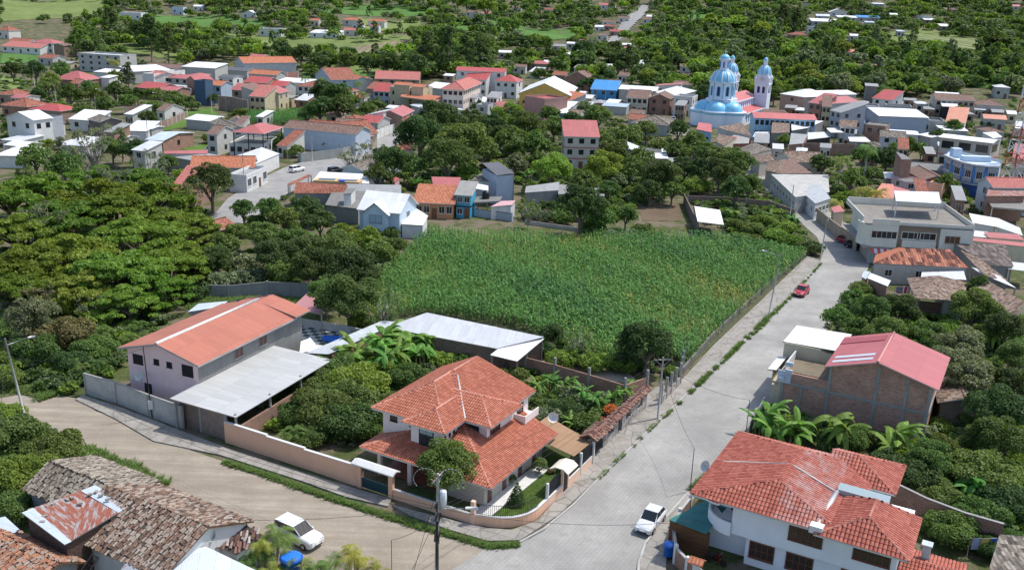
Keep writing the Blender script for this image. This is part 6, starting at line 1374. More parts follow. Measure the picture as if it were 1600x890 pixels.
# ---------------------------------------------------------------- scattered houses on the far slope (left px, right px, y of eave, roof, wall, label)
far=[(404,439,45,'flat',WPL,TWD,'white flat roofed farm building by the upper left fields'),(534,564,31,'hip',wsh,TLO2,'orange tiled farm villa beside the cypress row'),(574,601,33,'hip',wsh,TLO2,'paler orange villa right of the cypress row villa'),(536,562,47,'gx',wsh,TLK,'pink roofed farmhouse below the orange villas'),(549,567,38,'gy',WPL,TLK,'white gabled farmhouse between the orange villas'),(577,592,41,'gx',WPL,TLR,'low farmhouse right of the white gabled farmhouse'),(483,530,51,'shed',WPL,TW,'row of low white sheds by the yellow field'),(726,747,19,'hip',wsh,TLO,'brown villa above the teal pool'),(751,767,21,'gx',wsh,TR,'pink farmhouse right of the teal pool'),(778,802,82,'gx',wgy,TW,'white roof right of the tall dark pines'),(187,220,20,'flat',WPL,TW,'long white country house at the top left'),(268,286,12,'flat',WBL,CONC,'pale blue country house at the top left'),(301,317,10,'gx',WPL,TW,'small white country house near the top left'),(377,400,21,'gy',WPL,TW,'white gabled country house above the green field'),
(484,498,32,'gx',wsh,TLO2,'tiny orange roof among cypresses'),(862,884,72,'gx',wgy,TG,'grey shed left end of the upper road row'),(885,906,68,'shed',wgy,TW,'white roof in the upper road row'),(904,941,67,'gx',wgy,TR,'long red roof in the upper road row'),(972,1000,77,'gx',WPL,TR,'pinkish red roof right of the upper road'),(972,986,70,'shed',wgy,TW,'white roof behind the pinkish red roof by the upper road'),(929,944,42,'gx',WPL,TW,'first white roof along the upper road'),(944,960,41,'gx',wbrn,TLR,'brown red roof along the upper road'),(952,972,49,'gx',wbrn,TR2,'dark red roof along the upper road'),(932,950,55,'gx',wsh,TLO,'tan roof at the lower end of the upper road row'),(940,962,34,'gx',wsh,TLB,'grey brown roof at the middle of the upper road row'),(966,984,28,'gx',wsh,TLB,'brown roofs near the top of the upper road'),(990,1014,50,'hip',wsh,TLB,'tan hipped roof right of the upper road'),(1004,1020,30,'gx',wsh,TLB,'small roofs right of the upper road near its top'),(1010,1024,26,'gx',WPL,TW,'tiny white roof right of the upper road near its top'),
(936,962,8,'gx',WPL,TR,'white house with red roof near the top middle'),(850,864,15,'gx',wsh,TLR,'small red roof at the top middle left'),(800,815,12,'gx',wsh,TLB,'brown roof at the top middle'),(825,858,99,'hip',wbrn,TR,'red tiled hut in the trees left of the white cabin'),(848,868,97,'shed',WPL,TW,'white cabin roof in the trees above the yellow hall'),(944,963,103,'shed',wgy,TW,'white sheet roof in the trees left of the hill path'),(938,950,106,'gx',wgy,TWD,'greyish sheet roof beside the white sheet roof in the trees'),
(800,822,104,'gx',wsh,TLB,'low tan roof by the trees above the hotel'),(883,902,85,'gx',wgy,TW,'small white roof below the upper road row'),
(1062,1088,104,'gx',wsh,TLB,'tan cottage in the wood left of the dome'),(1268,1324,33,'shed',wgy,TW,'long white factory roof at the top right'),(1309,1340,27,'shed',wgy,TW,'middle white factory roof at the top right'),(1340,1377,27,'shed',wgy,TB,'bright blue factory roof at the top right'),(1352,1367,35,'shed',wgy,tin(TINB,0,.5),'pale blue small roof below the bright blue factory roof'),(1296,1324,19,'gy',WPL,TW,'white gabled factory office at the top right'),(1252,1276,6,'flat',cs_,CONC,'beige building at the top right edge of the factory'),(1262,1279,42,'flat',WPL,TW,'white box shed below the long factory roof'),(1275,1297,25,'gx',wgy,TWD,'grey white roof at the left of the factory'),(1233,1263,54,'hip',wbrn,TLR,'brown red country house left of the factory'),(1316,1352,82,'hip',wsh,TO,'orange country house in the right wood'),(1338,1353,104,'gx',wsh,TLB,'tan cottage roof below the orange country house'),(1358,1373,104,'gx',wsh,TO,'small orange roof right of the tan cottage'),(1435,1454,25,'flat',wgy,CONC,'grey house above the terraced field'),(1444,1476,31,'shed',wbrn,TW,'white roof with brick wall above the terraced field'),(1478,1512,15,'shed',wbrn,TLB,'long brown barn at the top right'),(1470,1512,41,'shed',wbrn,TW,'long white barn roof above the terraced field'),(1402,1415,49,'shed',wgy,tin(TINB,0,.5),'tiny blue white hut left of the terraced field'),(1390,1403,23,'gx',wgy,TW,'small white roof right of the blue factory roof'),(1583,1602,10,'gx',wsh,TR,'red roof at the top right corner'),(1364,1382,6,'shed',wgy,TW,'small white roof at the top edge right'),(1218,1232,134,'hip',wsh,TR,'small round red roof pavilion right of the bell tower'),(1328,1342,56,'gx',WPL,TW,'tiny white roof left of the factory field')]
for i,(x0,x1,y,rf_,wl_,rm,lb) in enumerate(far):
    sp=scl(P((x0+x1)/2,y,0)); Lm=(x1-x0)/sp; 
    house((x0,y),x1,min(14,max(6,Lm*.6)),3.6 if rf_!='flat' else 5.,lb,rf_,.12 if rf_=='shed' else .4,R(-8),wl_,rm,1,(min(4,max(2,int(Lm/5))),0),ov=.3,detail=False)

FILL=[]
mats_={'TW':(TW,'white'),'TWD':(TWD,'greyish white'),'TG':(TG,'grey'),'TR':(TR,'pinkish red'),'TR2':(TR2,'red'),'TO':(TO,'salmon'),'TLR':(TLR,'red tile'),'TLB':(TLB,'brown tile'),'TLG':(TLG,'grey tile'),'TDK':(TDK,'black')}
for ln in '''20 226 30 TW;160 97 30 TW;300 117 20 TR;352 120 24 TDK;401 160 14 TR;448 152 16 TG;470 156 20 TWD;515 130 14 TO;540 142 18 TLR;560 152 18 TLR;655 152 14 TW;668 192 20 TW;735 152 16 TG;752 160 14 TW;768 152 18 TG;782 162 20 TR;792 180 18 TWD;772 188 18 TG;905 147 18 TW;915 162 20 TWD;932 160 18 TG;956 160 20 TW;992 178 22 TLB;1062 164 16 TG;1142 218 16 TR;1190 222 24 TG;1216 232 18 TWD;1302 188 14 TR;1330 178 18 TG;1346 192 14 TW;1366 228 22 TLG;1400 162 22 TG;1422 156 20 TG;1442 162 20 TWD;1452 170 18 TG;1502 168 20 TLB;1516 178 16 TG;1532 171 18 TWD;1560 175 20 TG;1582 178 16 TW;1392 278 18 TWD;1442 303 20 TLR;1462 314 22 TG;1487 288 18 TO;1502 312 18 TG;1290 230 18 TG;1252 237 18 TWD;215 234 22 TWD;180 217 22 TW;330 209 18 TLB;440 227 18 TLR;70 90 24 TLR;100 98 18 TG;25 152 20 TR;130 222 16 TWD;64 196 14 TLR;250 172 14 TLB;405 182 12 TW;520 178 24 TLB;545 186 26 TLR;610 168 16 TW;630 190 18 TR;560 215 16 TR;700 118 16 TW;835 112 18 TWD;856 142 16 TLR;905 106 18 TG;975 118 20 TLB;1000 100 14 TWD;1075 118 18 TLB;1160 132 0 TW;1235 168 18 TG;1250 172 16 TWD;1350 160 16 TG;1330 208 18 TG;1412 232 18 TLR;1455 240 16 TG;1475 228 18 TWD;1540 235 0 TG;1590 310 0 TW;1510 260 0 TG;365 200 14 TLB;378 212 0 TW;465 175 0 TG;200 178 14 TW;170 205 16 TG'''.split(';'):
    x,y,w_,mt=ln.split(); x,y,w_=float(x),float(y),float(w_)
    if w_<5: continue
    m_,nm_=mats_[mt]; rz=random.Random(int(x*13+y)); hh=rz.choice([3.2,3.6,5.6]) if y>110 else 3.4
    o=house((x-w_/2,y),x+w_/2,rz.uniform(6,10),hh,'-',rz.choice(['gx','shed','gx','hip']),.2 if mt[:2]!='TL' else .35,R(-16+rz.uniform(-6,4)),rz.choice([wgy,wsh,WPL,cs_,BRK,wbrn,WG]),m_,2 if hh>5 else 1,(rz.randint(1,3),1),ov=.3)
    FILL.append((o,('two storey' if hh>5 else 'low')+' '+('building' if w_>19 else 'house')+' with '+nm_+' roof'))
# ================================================================ vegetation
RNG=np.random.default_rng(7)
def quads_mesh(name,V,mats,smooth=False,idx=None):
    """V: (n,4,3) quads"""
    n=len(V); me=bpy.data.meshes.new(name); me.vertices.add(n*4); me.vertices.foreach_set('co',V.reshape(-1).astype(np.float32))
    me.loops.add(n*4); me.loops.foreach_set('vertex_index',np.arange(n*4,dtype=np.int32)); me.polygons.add(n)
    me.polygons.foreach_set('loop_start',np.arange(0,n*4,4,dtype=np.int32))
    for m in mats: me.materials.append(m)
    if idx is not None: me.polygons.foreach_set('material_index',idx.astype(np.int32))
    me.update(calc_edges=True); return me
def leaf_quads(c,nrm,size,rng,aspect=1.5):
    n=len(c); t=rng.normal(size=(n,3)); u=np.cross(nrm,t); u/=np.linalg.norm(u,axis=1)[:,None]+1e-9; v=np.cross(nrm,u)
    s=(size*rng.uniform(.6,1.35,n))[:,None]; u=u*s*aspect*.5; v=v*s*.5
    dr=np.array([0,0,-1])*s*.12
    return np.stack([c-u+dr,c-v,c+u+dr,c+v],1)
def clump_leaves(cl,n,size,rng,rand=.75,aspect=1.5):
    """cl rows: x,y,z,rx,ry,rz"""
    cl=np.array(cl); a=(cl[:,3]*cl[:,4]+cl[:,3]*cl[:,5]); pr=a/a.sum(); k=rng.choice(len(cl),n,p=pr); d=rng.normal(size=(n,3)); d[:,2]+=.35; d/=np.linalg.norm(d,axis=1)[:,None]
    low=d[:,2]<-.35; d[low,2]*=-1
    r=rng.uniform(.55,1.08,n)[:,None]**.5; p=cl[k,:3]+d*cl[k,3:]*r
    nm=d*.8+np.array([.15,0,.45])+rng.normal(size=(n,3))*rand*.85; nm/=np.linalg.norm(nm,axis=1)[:,None]
    return leaf_quads(p,nm,size,rng,aspect)
def tubes_to_obj(name,mb,mat):
    me=bpy.data.meshes.new(name); me.from_pydata(mb.v,[],mb.f); me.materials.append(mat); me.polygons.foreach_set('use_smooth',mb.sm); return me
BARK=plain((.16,.13,.10),.9,0,.3,3,'bark'); BARKL=plain((.34,.32,.28),.85,0,.25,4,'pale_bark')
L_DK=leafm((0.047,0.088,0.027),(0.107,0.167,0.051),.42); L_MD=leafm((0.081,0.147,0.036),(0.169,0.249,0.066),.42); L_YG=leafm((0.123,0.217,0.035),(0.246,0.332,0.058),0.42); L_BR=leafm((0.159,0.289,0.036),(0.304,0.419,0.066),0.42); L_AC=leafm((0.094,0.181,0.023),(0.202,0.296,0.043),0.42); L_GY=leafm((0.115,0.159,0.079),(0.246,0.289,0.159),0.37); L_BN=leafm((0.115,0.260,0.043),(0.232,0.419,0.087),0.45); L_BRN=leafm((0.145,0.115,0.058),(0.202,0.202,0.072),0.37); L_PL=leafm((0.087,0.174,0.043),(0.174,0.275,0.066),0.42); L_PY=leafm((0.217,0.275,0.043),(0.405,0.405,0.087),0.42); L_OR=leafm((0.579,0.115,0.043),(0.796,0.232,0.058),0.37); L_PU=leafm((0.319,0.072,0.434),(0.549,0.145,0.651),0.27)
L_MF=leafm((.085,.14,.04),(.16,.225,.07),.42)
PROTO={}
def proto(kind,lod,seed):
    k=(kind,lod,seed)
    if k in PROTO: return PROTO[k]
    rng=np.random.default_rng(seed*31+lod*7+hash(kind)%1 + {'round':1,'acacia':2,'tall':3,'cypress':4,'bush':5,'sparse':6,'ball':7,'cone':8}.get(kind,9)*101)
    N={0:9000,1:2600,2:900,3:260}[lod]; S={0:.026,1:.045,2:.075,3:.125}[lod]
    cl=[]; tr=MB()
    if kind=='round':
        H=.50
        for i in range(34):
            a=rng.uniform(0,2*math.pi); e=math.asin(rng.uniform(-.25,1)); r=rng.uniform(.24,.40); q=rng.uniform(.10,.17)
            cl.append((r*math.cos(a)*math.cos(e),r*math.sin(a)*math.cos(e),H+.30*math.sin(e)*rng.uniform(.7,1.25),q,q,q*.8))
        cl.append((0,0,H,.28,.28,.22)); base=.30
        for q in cl[:7]: tr.tube((0,0,base*.7),(q[0]*.8,q[1]*.8,q[2]),.022,.008,5)
        tr.tube((0,0,-.05),(0.01,0,base),.035,.025,7)
    elif kind=='acacia':
        for i in range(64):
            a=rng.uniform(0,2*math.pi); r=.47*math.sqrt(rng.uniform(0,1)); q=rng.uniform(.055,.11)
            cl.append((r*math.cos(a),r*math.sin(a),.46-.85*r*r+rng.uniform(-.10,.07),q,q,q*.36))
        for q in cl[:16]: tr.tube((0,0,.12),(q[0]*.5,q[1]*.5,.28),.018,.012,5); tr.tube((q[0]*.5,q[1]*.5,.28),(q[0],q[1],q[2]),.012,.004,4)
        tr.tube((0,0,-.05),(0,0,.14),.032,.024,7)
    elif kind=='tall':
        for i in range(44):
            z=rng.uniform(.35,1.6); w_=.42*(1-((z-.35)/1.35)**1.6)+.06; a=rng.uniform(0,2*math.pi); r=w_*rng.uniform(.3,1); q=rng.uniform(.09,.15)
            cl.append((r*math.cos(a),r*math.sin(a),z,q,q,q*.75))
        tr.tube((0,0,-.05),(0,0,1.5),.04,.01,7)
        for q in cl[:14]: tr.tube((0,0,q[2]-.15),(q[0],q[1],q[2]),.014,.005,4)
    elif kind=='cypress':
        for i in range(26):
            z=i/26*3.6+.2; w_=.42*math.sin(math.pi*min(1,(z/4)**.6))*.9+.05; a=rng.uniform(0,6.28); cl.append((.1*math.cos(a),.1*math.sin(a),z,w_,w_,.28))
        tr.tube((0,0,-.1),(0,0,.6),.06,.05,6); N=int(N*.7); S*=1.5
    elif kind=='bush':
        for i in range(22):
            a=rng.uniform(0,2*math.pi); r=.36*math.sqrt(rng.uniform(0,1)); q=rng.uniform(.12,.18)
            cl.append((r*math.cos(a),r*math.sin(a),.30-.55*r*r+rng.uniform(-.06,.07),q,q,q*.85))
        cl.append((0,0,.16,.36,.36,.16)); 
        for q in cl[:5]: tr.tube((0,0,-.03),(q[0],q[1],q[2]),.014,.006,4)
    elif kind=='sparse':
        for i in range(30):
            a=rng.uniform(0,2*math.pi); r=.42*math.sqrt(rng.uniform(0,1)); z=rng.uniform(.3,.95); q=rng.uniform(.05,.09); cl.append((r*math.cos(a),r*math.sin(a),z,q,q,q))
            tr.tube((0,0,.18),(r*.45*math.cos(a),r*.45*math.sin(a),z*.6),.012,.009,4); tr.tube((r*.45*math.cos(a),r*.45*math.sin(a),z*.6),(r*math.cos(a),r*math.sin(a),z),.009,.003,4)
            for _ in range(4): t=rng.normal(size=3)*.08; tr.tube((r*math.cos(a),r*math.sin(a),z),(r*math.cos(a)+t[0],r*math.sin(a)+t[1],z+abs(t[2])),.004,.0015,3,cap=False)
        tr.tube((0,0,-.05),(0,0,.2),.026,.02,6); N=N//7
    elif kind=='ball':
        cl=[(0,0,.62,.46,.46,.44)]; tr.tube((0,0,-.05),(0,0,.3),.05,.04,6)
    elif kind=='cone':
        for i in range(12): z=i/12; cl.append((0,0,.15+z*1.15,.48*(1-z)+.05,.48*(1-z)+.05,.15))
        tr.tube((0,0,-.05),(0,0,.3),.05,.04,6)
    V=clump_leaves(cl,N,S,rng,.75 if kind not in('ball','cone') else .45)
    PROTO[k]=(V,tr); return PROTO[k]
MESH={}
def tree_meshes(kind,lod,seed,leaf,bark):
    k=(kind,lod,seed,leaf.name)
    if k not in MESH:
        V,tr=proto(kind,lod,seed); MESH[k]=(quads_mesh('crown',V,[leaf]),tubes_to_obj('trunk',tr,bark))
    return MESH[k]
HC={'round':.5,'acacia':.42,'tall':.9,'cypress':2.0,'bush':.25,'sparse':.6,'ball':.6,'cone':.6}
KW={'round':'round crowned','acacia':'flat topped','tall':'tall ragged','cypress':'slender columnar','bush':'low bushy','sparse':'half bare twiggy','ball':'clipped ball shaped','cone':'clipped cone shaped'}
CW_={'DK':'dark green','MD':'green','YG':'yellow green','BR':'bright lime green','AC':'olive yellow green','GY':'grey green','BRN':'brownish','OR':'orange flowered','PU':'purple flowered'}
LEAF={'DK':L_DK,'MD':L_MD,'YG':L_YG,'BR':L_BR,'AC':L_AC,'GY':L_GY,'BRN':L_BRN,'OR':L_OR,'PU':L_PU}
TREES=[]
def base_for(x,y,wpx,hc):
    p=P(x,y,0)
    for _ in range(3): w_=wpx/scl(p); p=P(x,y,hc*w_)
    p.z-=hc*w_; return p,w_
def T(kind,col,x,y,wpx,label=None,zs=1.,group=None):
    p,w_=base_for(x,y,wpx,HC[kind]); lod=0 if wpx>62 else 1 if wpx>30 else 2 if wpx>14 else 3
    seed=random.Random(int(x*7+y*13)).randint(0,3); cm,tm=tree_meshes(kind,lod,seed,LEAF[col],BARK if kind!='sparse' else BARKL)
    nm={'bush':'bush','cypress':'cypress_tree','sparse':'bare_tree','ball':'topiary_bush','cone':'topiary_bush'}.get(kind,'tree')
    o=bpy.data.objects.new(nm,None); COL.objects.link(o); o.location=p; o.scale=(w_,w_,w_*zs); o.rotation_euler=(0,0,random.Random(int(x*3+y)).uniform(0,6.28))
    for n_,m_ in (('crown',cm),('trunk' if kind!='bush' else 'stems',tm)):
        c=bpy.data.objects.new(n_,m_); COL.objects.link(c); c.parent=o
    TREES.append((o,kind,col,w_,label,group)); return o
trees='''
acacia AC 60 290 150;acacia AC 150 300 160;acacia AC 235 298 140;acacia AC 35 350 140;acacia AC 215 355 150;acacia AC 285 345 120;acacia YG 185 410 160;acacia YG 262 405 130;acacia AC 25 440 110;acacia YG 130 440 130
round DK 330 292 84;round MD 55 250 60;round MD 100 262 60;round DK 208 238 50;sparse GY 145 228 84;sparse GY 235 262 70;round MD 175 235 50;sparse BRN 290 310 70;sparse GY 100 250 60;round MD 262 255 36;bush BR 285 272 36
acacia AC 100 330 150;acacia AC 180 320 140;acacia YG 110 385 150;acacia AC 60 400 140;acacia AC 300 390 110;acacia AC 250 440 110;acacia YG 200 460 110;acacia AC 310 400 80;acacia AC 10 300 110;acacia AC 150 275 120;acacia AC 220 275 100;bush DK 40 455 80;bush DK 300 455 60;tall GY 95 240 34;tall MD 40 262 36;tall GY 190 225 34;sparse GY 170 290 80;sparse GY 75 350 90;sparse BRN 60 470 60;round GY 50 500 90;bush BRN 90 520 110;bush MD 60 545 90;bush YG 145 500 60;bush BR 165 480 70;bush MD 150 545 80;bush DK 110 565 70;bush YG 120 470 90;bush MD 10 590 60;bush YG 8 560 50;sparse GY 140 480 50
bush MD 25 680 110;bush MD 85 705 110;bush YG 20 740 110;bush YG 75 745 120;bush MD 30 790 90;bush YG 95 760 90;bush MD 120 715 60;bush GY 130 728 40;bush YG 5 650 80
round MD 350 385 60;round DK 335 408 64;bush GY 385 410 60;round MD 420 330 50;round MD 445 345 56;round DK 480 328 54;round DK 500 350 54;round MD 460 378 62;round MD 410 372 62;round DK 430 402 80;round DK 480 395 76;round MD 522 392 76;round YG 570 378 60;round DK 545 422 96;round DK 490 420 82;round MD 440 428 50;round MD 596 398 60;round MD 575 435 56;round MD 622 385 40;bush GY 390 432 60;bush GY 350 436 56;bush YG 545 366 50;bush BR 585 362 36;bush MD 610 362 40;bush GY 325 428 50;round MD 380 330 44;bush MD 400 345 40;round MD 370 365 46
round MD 545 468 105;round MD 510 462 70;sparse MD 598 480 76;bush YG 572 500 60
bush MD 500 600 90;bush YG 555 600 120;bush MD 520 575 100;bush MD 500 640 120;bush MD 465 645 80;bush MD 590 630 90;bush MD 640 588 80;bush YG 600 575 70;bush DK 550 655 110;bush MD 480 680 70;bush MD 530 620 110;bush MD 570 665 70;
bush YG 690 560 50;bush MD 725 562 46;bush MD 800 585 50;bush YG 815 605 46;bush DK 880 640 70;bush GY 850 650 60;bush MD 835 630 60;bush MD 920 660 60;bush GY 900 615 60
sparse MD 905 535 56;round DK 862 522 46;bush DK 845 545 50;bush YG 880 560 60;bush YG 930 565 60;bush YG 975 570 50;round DK 1010 540 96;bush DK 985 560 66;bush DK 1035 552 50;bush MD 905 552 60;bush YG 1050 580 34
round MD 697 735 112
bush DK 1250 675 70;bush MD 1330 680 80;bush DK 1300 690 60;bush DK 1415 735 110;round MD 1455 718 80;bush DK 1390 730 90;bush MD 1490 700 90;bush MD 1490 826 100;bush MD 1545 740 130;round DK 1560 650 110;round DK 1590 610 90;round GY 1510 595 100;round MD 1560 690 100;bush DK 1585 790 110;bush MD 1530 805 100;bush MD 1470 770 80;bush MD 1600 850 80;bush DK 1440 760 70;bush DK 1550 850 70;bush MD 1520 650 70;bush DK 1380 690 60
round MD 1310 500 56;round MD 1332 472 50;round MD 1362 490 66;round DK 1405 485 66;round MD 1335 520 60;round MD 1385 528 76;bush YG 1430 512 60;round MD 1450 532 76;bush YG 1482 515 66;round DK 1530 455 56;round MD 1520 485 84;round DK 1572 515 76;round GY 1500 545 90;round MD 1550 500 60;round GY 1480 570 80;bush MD 1345 450 44;round MD 1440 550 60;round DK 1410 540 50;round MD 1590 560 80;bush DK 1320 535 60
bush MD 1180 358 46;bush YG 1210 368 50;bush YG 1240 378 50;bush DK 1268 386 44;bush MD 1155 352 40;bush YG 1225 355 40;bush MD 1140 335 36;bush YG 1190 345 40;bush MD 1180 375 36;bush YG 1160 372 34
bush MD 830 332 44;bush GY 852 338 40;round DK 908 325 92;round MD 942 345 50;bush YG 962 330 40;round MD 978 338 44;bush MD 1005 358 40;bush MD 925 355 50;bush MD 1025 368 40;sparse MD 826 328 50;bush MD 880 340 44;bush DK 860 322 40
round DK 612 255 68;round DK 685 198 100;round DK 655 215 86;round MD 725 228 96;round MD 700 250 84;round DK 740 195 60;round YG 795 190 70;round MD 825 200 66;round MD 800 222 60;round MD 835 230 60;round MD 866 200 46;round DK 590 278 52;round BR 864 268 70;round YG 946 265 72;round MD 912 288 50;round MD 985 268 56;round DK 1032 278 76;round DK 1070 265 50;bush YG 1085 290 50;round DK 1125 272 64;round MD 1152 256 60;round DK 1150 300 56;round MD 1170 290 50;round MD 1100 240 46;round MD 962 235 50;round MD 1010 205 44;round MD 982 215 56;round DK 1060 205 40;round MD 1085 225 46;round MD 1130 248 50;round MD 842 255 46;round GY 805 258 44;bush YG 775 258 40;bush YG 730 268 40;round MD 645 262 50;round MD 760 240 50;round DK 780 215 56;bush MD 680 290 44;bush MD 652 285 40;round MD 1000 250 50;round DK 1015 300 46;round MD 950 300 44;round MD 940 220 44;round MD 900 240 40;round DK 770 200 56;bush MD 990 300 40;round GY 960 285 40;round MD 1050 300 44;round DK 1095 268 50;bush DK 590 300 40;round MD 1055 240 44;round MD 1030 232 40;bush YG 855 285 40;round MD 810 235 50;round DK 750 170 30
round DK 505 148 50;round DK 525 150 56;round DK 500 172 52;round DK 530 172 52;round MD 545 160 40;round MD 480 180 36;round MD 575 172 36;round MD 590 165 30;bush YG 483 160 20;bush MD 560 185 34;bush DK 600 238 36;sparse GY 550 245 56;sparse GY 585 240 46;round MD 475 208 40;bush MD 515 224 40;bush MD 640 232 30;bush DK 425 225 44;bush MD 455 235 40;bush MD 445 215 34;round MD 345 195 26;bush MD 330 215 34;bush MD 350 218 34;bush MD 375 175 30;round MD 312 193 12;round DK 345 210 16
tall DK 200 118 26;round MD 180 122 30;round DK 55 112 40;round DK 20 112 36;round MD 95 112 36;tall DK 48 110 18;round MD 75 138 40;round DK 60 150 30;round MD 110 150 44;round MD 150 152 40;round DK 180 145 40;round MD 165 165 40;round MD 200 160 36;bush MD 250 170 56;round MD 270 158 40;round MD 240 150 36;bush MD 285 155 30;round DK 335 155 20;bush PU 43 148 14;round YG 80 128 36;round DK 215 150 30;round MD 130 175 36;bush YG 110 172 40;round MD 20 200 36;bush MD 30 225 36;bush YG 75 225 34;bush MD 60 235 30;round DK 230 185 34;round MD 140 140 34;bush MD 300 165 30
cypress DK 128 122 7;cypress DK 302 88 4;cypress DK 326 88 4;cypress DK 1068 186 6;cypress DK 504 22 3;cypress DK 509 21 3;cypress DK 517 24 3;cypress DK 527 27 3;cypress DK 1225 62 3;cypress DK 1230 66 3;cypress DK 1218 60 3
round DK 1098 148 36;round MD 897 150 26;round MD 945 148 26;round MD 935 184 54;round DK 895 190 40;round MD 860 180 40;round GY 915 170 34;round MD 1210 148 34;round YG 1222 140 30;round MD 1240 150 26;round MD 880 205 40;bush MD 1165 235 30;bush YG 1150 228 30;round MD 1225 222 30;bush MD 1270 232 20
round DK 1285 258 44;round MD 1350 245 50;round DK 1385 250 50;round MD 1330 285 50;bush YG 1325 310 50;bush MD 1310 295 34;round MD 1478 290 44;bush MD 1500 300 34;bush YG 1475 305 30;round MD 1420 232 40;round DK 1465 215 34;round DK 1455 200 18;round DK 1417 197 22;round DK 1445 200 14;round MD 1440 235 30;bush MD 1360 270 44;round MD 1400 235 34;round MD 1490 200 30;bush MD 1510 195 30;round DK 1590 225 34;round DK 1590 290 28;bush MD 1480 318 24;bush MD 1525 353 24;round MD 1500 175 26;bush MD 1545 195 26;round MD 1590 330 20;bush MD 1400 330 20
'''
for ln in trees.replace('\n',';').split(';'):
    t=ln.split()
    if len(t)==5: T(t[0],t[1],float(t[2]),float(t[3]),float(t[4]))
T('ball','MD',843,726,27); T('cone','DK',808,772,30); T('ball','DK',800,748,0.1+16); T('bush','OR',955,640,34); T('bush','OR',935,655,26); T('bush','BRN',861,735,18)
T('ball','BR',680,273,0.1+10)
# ---------------------------------------------------------------- far slope: single trees in woods and hedges
fieldpx=[ [(0,0),(170,0),(160,24),(60,30),(0,34)],[(240,24),(338,24),(420,36),(415,43),(300,42),(240,38)],[(480,12),(560,8),(680,14),(672,26),(600,26),(500,20)],[(330,50),(470,55),(560,58),(640,56),(642,76),(560,84),(470,82),(380,68)],[(693,40),(800,30),(830,32),(800,50),(700,48)],[(800,42),(902,42),(900,60),(860,64),(800,58)],[(1372,62),(1395,50),(1440,44),(1470,50),(1548,57),(1530,80),(1490,82),(1440,70),(1390,72)],[(0,119),(34,124),(40,142),(0,142)],[(470,110),(560,112),(630,120),(560,122),(480,118)],[(1490,118),(1560,120),(1560,140),(1480,134)],[(938,80),(957,78),(985,52),(1012,30),(1020,0),(996,0),(978,25),(948,58)],[(800,66),(860,72),(850,82),(800,80)]]
occupied=[]
for o in list(bpy.data.objects):
    if o.parent is None and o.get('category') and o.type=='EMPTY' and not o.name.startswith(('tree','bush','bare','cypress','topiary')):
        occupied.append(proj(o.location+Vector((3,3,2))))
occ=np.array([(a,b) for a,b in occupied])
def free(x,y,dx,dy):
    return not np.any((np.abs(occ[:,0]-x)<dx)&(np.abs(occ[:,1]-y)<dy))
rs=random.Random(77); pts_=[]
fieldpx+=[[(490,100),(560,98),(612,104),(605,119),(515,118)],[(180,66),(300,86),(292,98),(196,82)],[(560,28),(660,34),(640,52),(560,48)],[(1060,20),(1110,14),(1130,24),(1080,32)],[(1150,78),(1200,74),(1210,84),(1160,88)]]
def wdens(x,y):
    # 1 = closed wood, lower = scattered
    if any(inpoly(x,y,f) for f in fieldpx): return 0
    if x>1010: return 1.05
    if y<26 and x<300: return .6
    if 660<x<860 and 40<y<110: return 1.
    return .75
far_ind=0
def town_zone(x,y):
    return (y>118-.0*x and x<830) or (y>128 and 830<=x<1060) or (y>146 and 1060<=x<1250) or (y>138 and x>=1250) or (x<480 and y>86) or (x<110 and y>34 and y<90)
cands=[]
for y in range(0,146,4):
    sp=max(8.,5.+y*.10)
    x=-10+rs.uniform(0,sp)
    while x<1615:
        X=x+rs.uniform(-4,4); Y=y+rs.uniform(-2.5,2.5)
        if rs.random()<wdens(X,Y)*.92 and not town_zone(X,Y) and free(X,Y+3,15,8): cands.append((X,Y,sp*rs.uniform(1.5,2.6)))
        x+=sp
ind=[c for c in cands if c[1]>74]; rs.shuffle(ind)
mass=[c for c in cands if c[1]<=74]+ind[110:]; ind=ind[:110]
for X,Y,W_ in ind:
    k=rs.choices(['round','round','bush','tall','acacia'],[5,4,2,1.0,1.5])[0]; c=rs.choices(['DK','MD','YG','GY','BR'],[3,6,3.5,1.5,.9])[0]
    T(k,c,X,Y,W_*(1.35 if k=='acacia' else .7 if k=='tall' else 1))
for (k,c,x,y,w_) in [('tall','DK',172,30,30),('tall','DK',235,58,44),('tall','DK',262,70,36),('round','DK',222,50,40),('tall','DK',668,82,40),('tall','DK',700,78,46),('tall','DK',728,86,44),('tall','DK',750,78,34),('tall','MD',690,60,30),('round','DK',605,100,44),('round','MD',545,95,36),('round','DK',575,104,36),('round','DK',650,106,50),('round','DK',470,85,40),('round','DK',500,98,40),('round','DK',440,80,40),('round','DK',910,84,46),('round','DK',960,80,36),('acacia','DK',820,62,60),('acacia','MD',320,76,40),('round','YG',345,42,32),('round','YG',290,92,30),('acacia','BR',1150,30,50),('round','BR',1190,50,36),('round','BR',1110,35,30),('tall','DK',1450,110,30),('round','DK',1430,108,30),('tall','DK',1490,95,24),('tall','DK',1540,96,26),('round','YG',1480,108,30),('round','DK',1530,112,34),('round','MD',1310,118,40),('round','YG',1270,125,40),('acacia','DK',1560,60,60),('round','DK',1350,118,34),('round','MD',1390,118,34),('round','BR',760,12,40),('round','BR',730,5,34),('round','YG',800,42,40),('tall','DK',1245,30,30),('tall','DK',1222,22,26)]: T(k,c,x,y,w_)
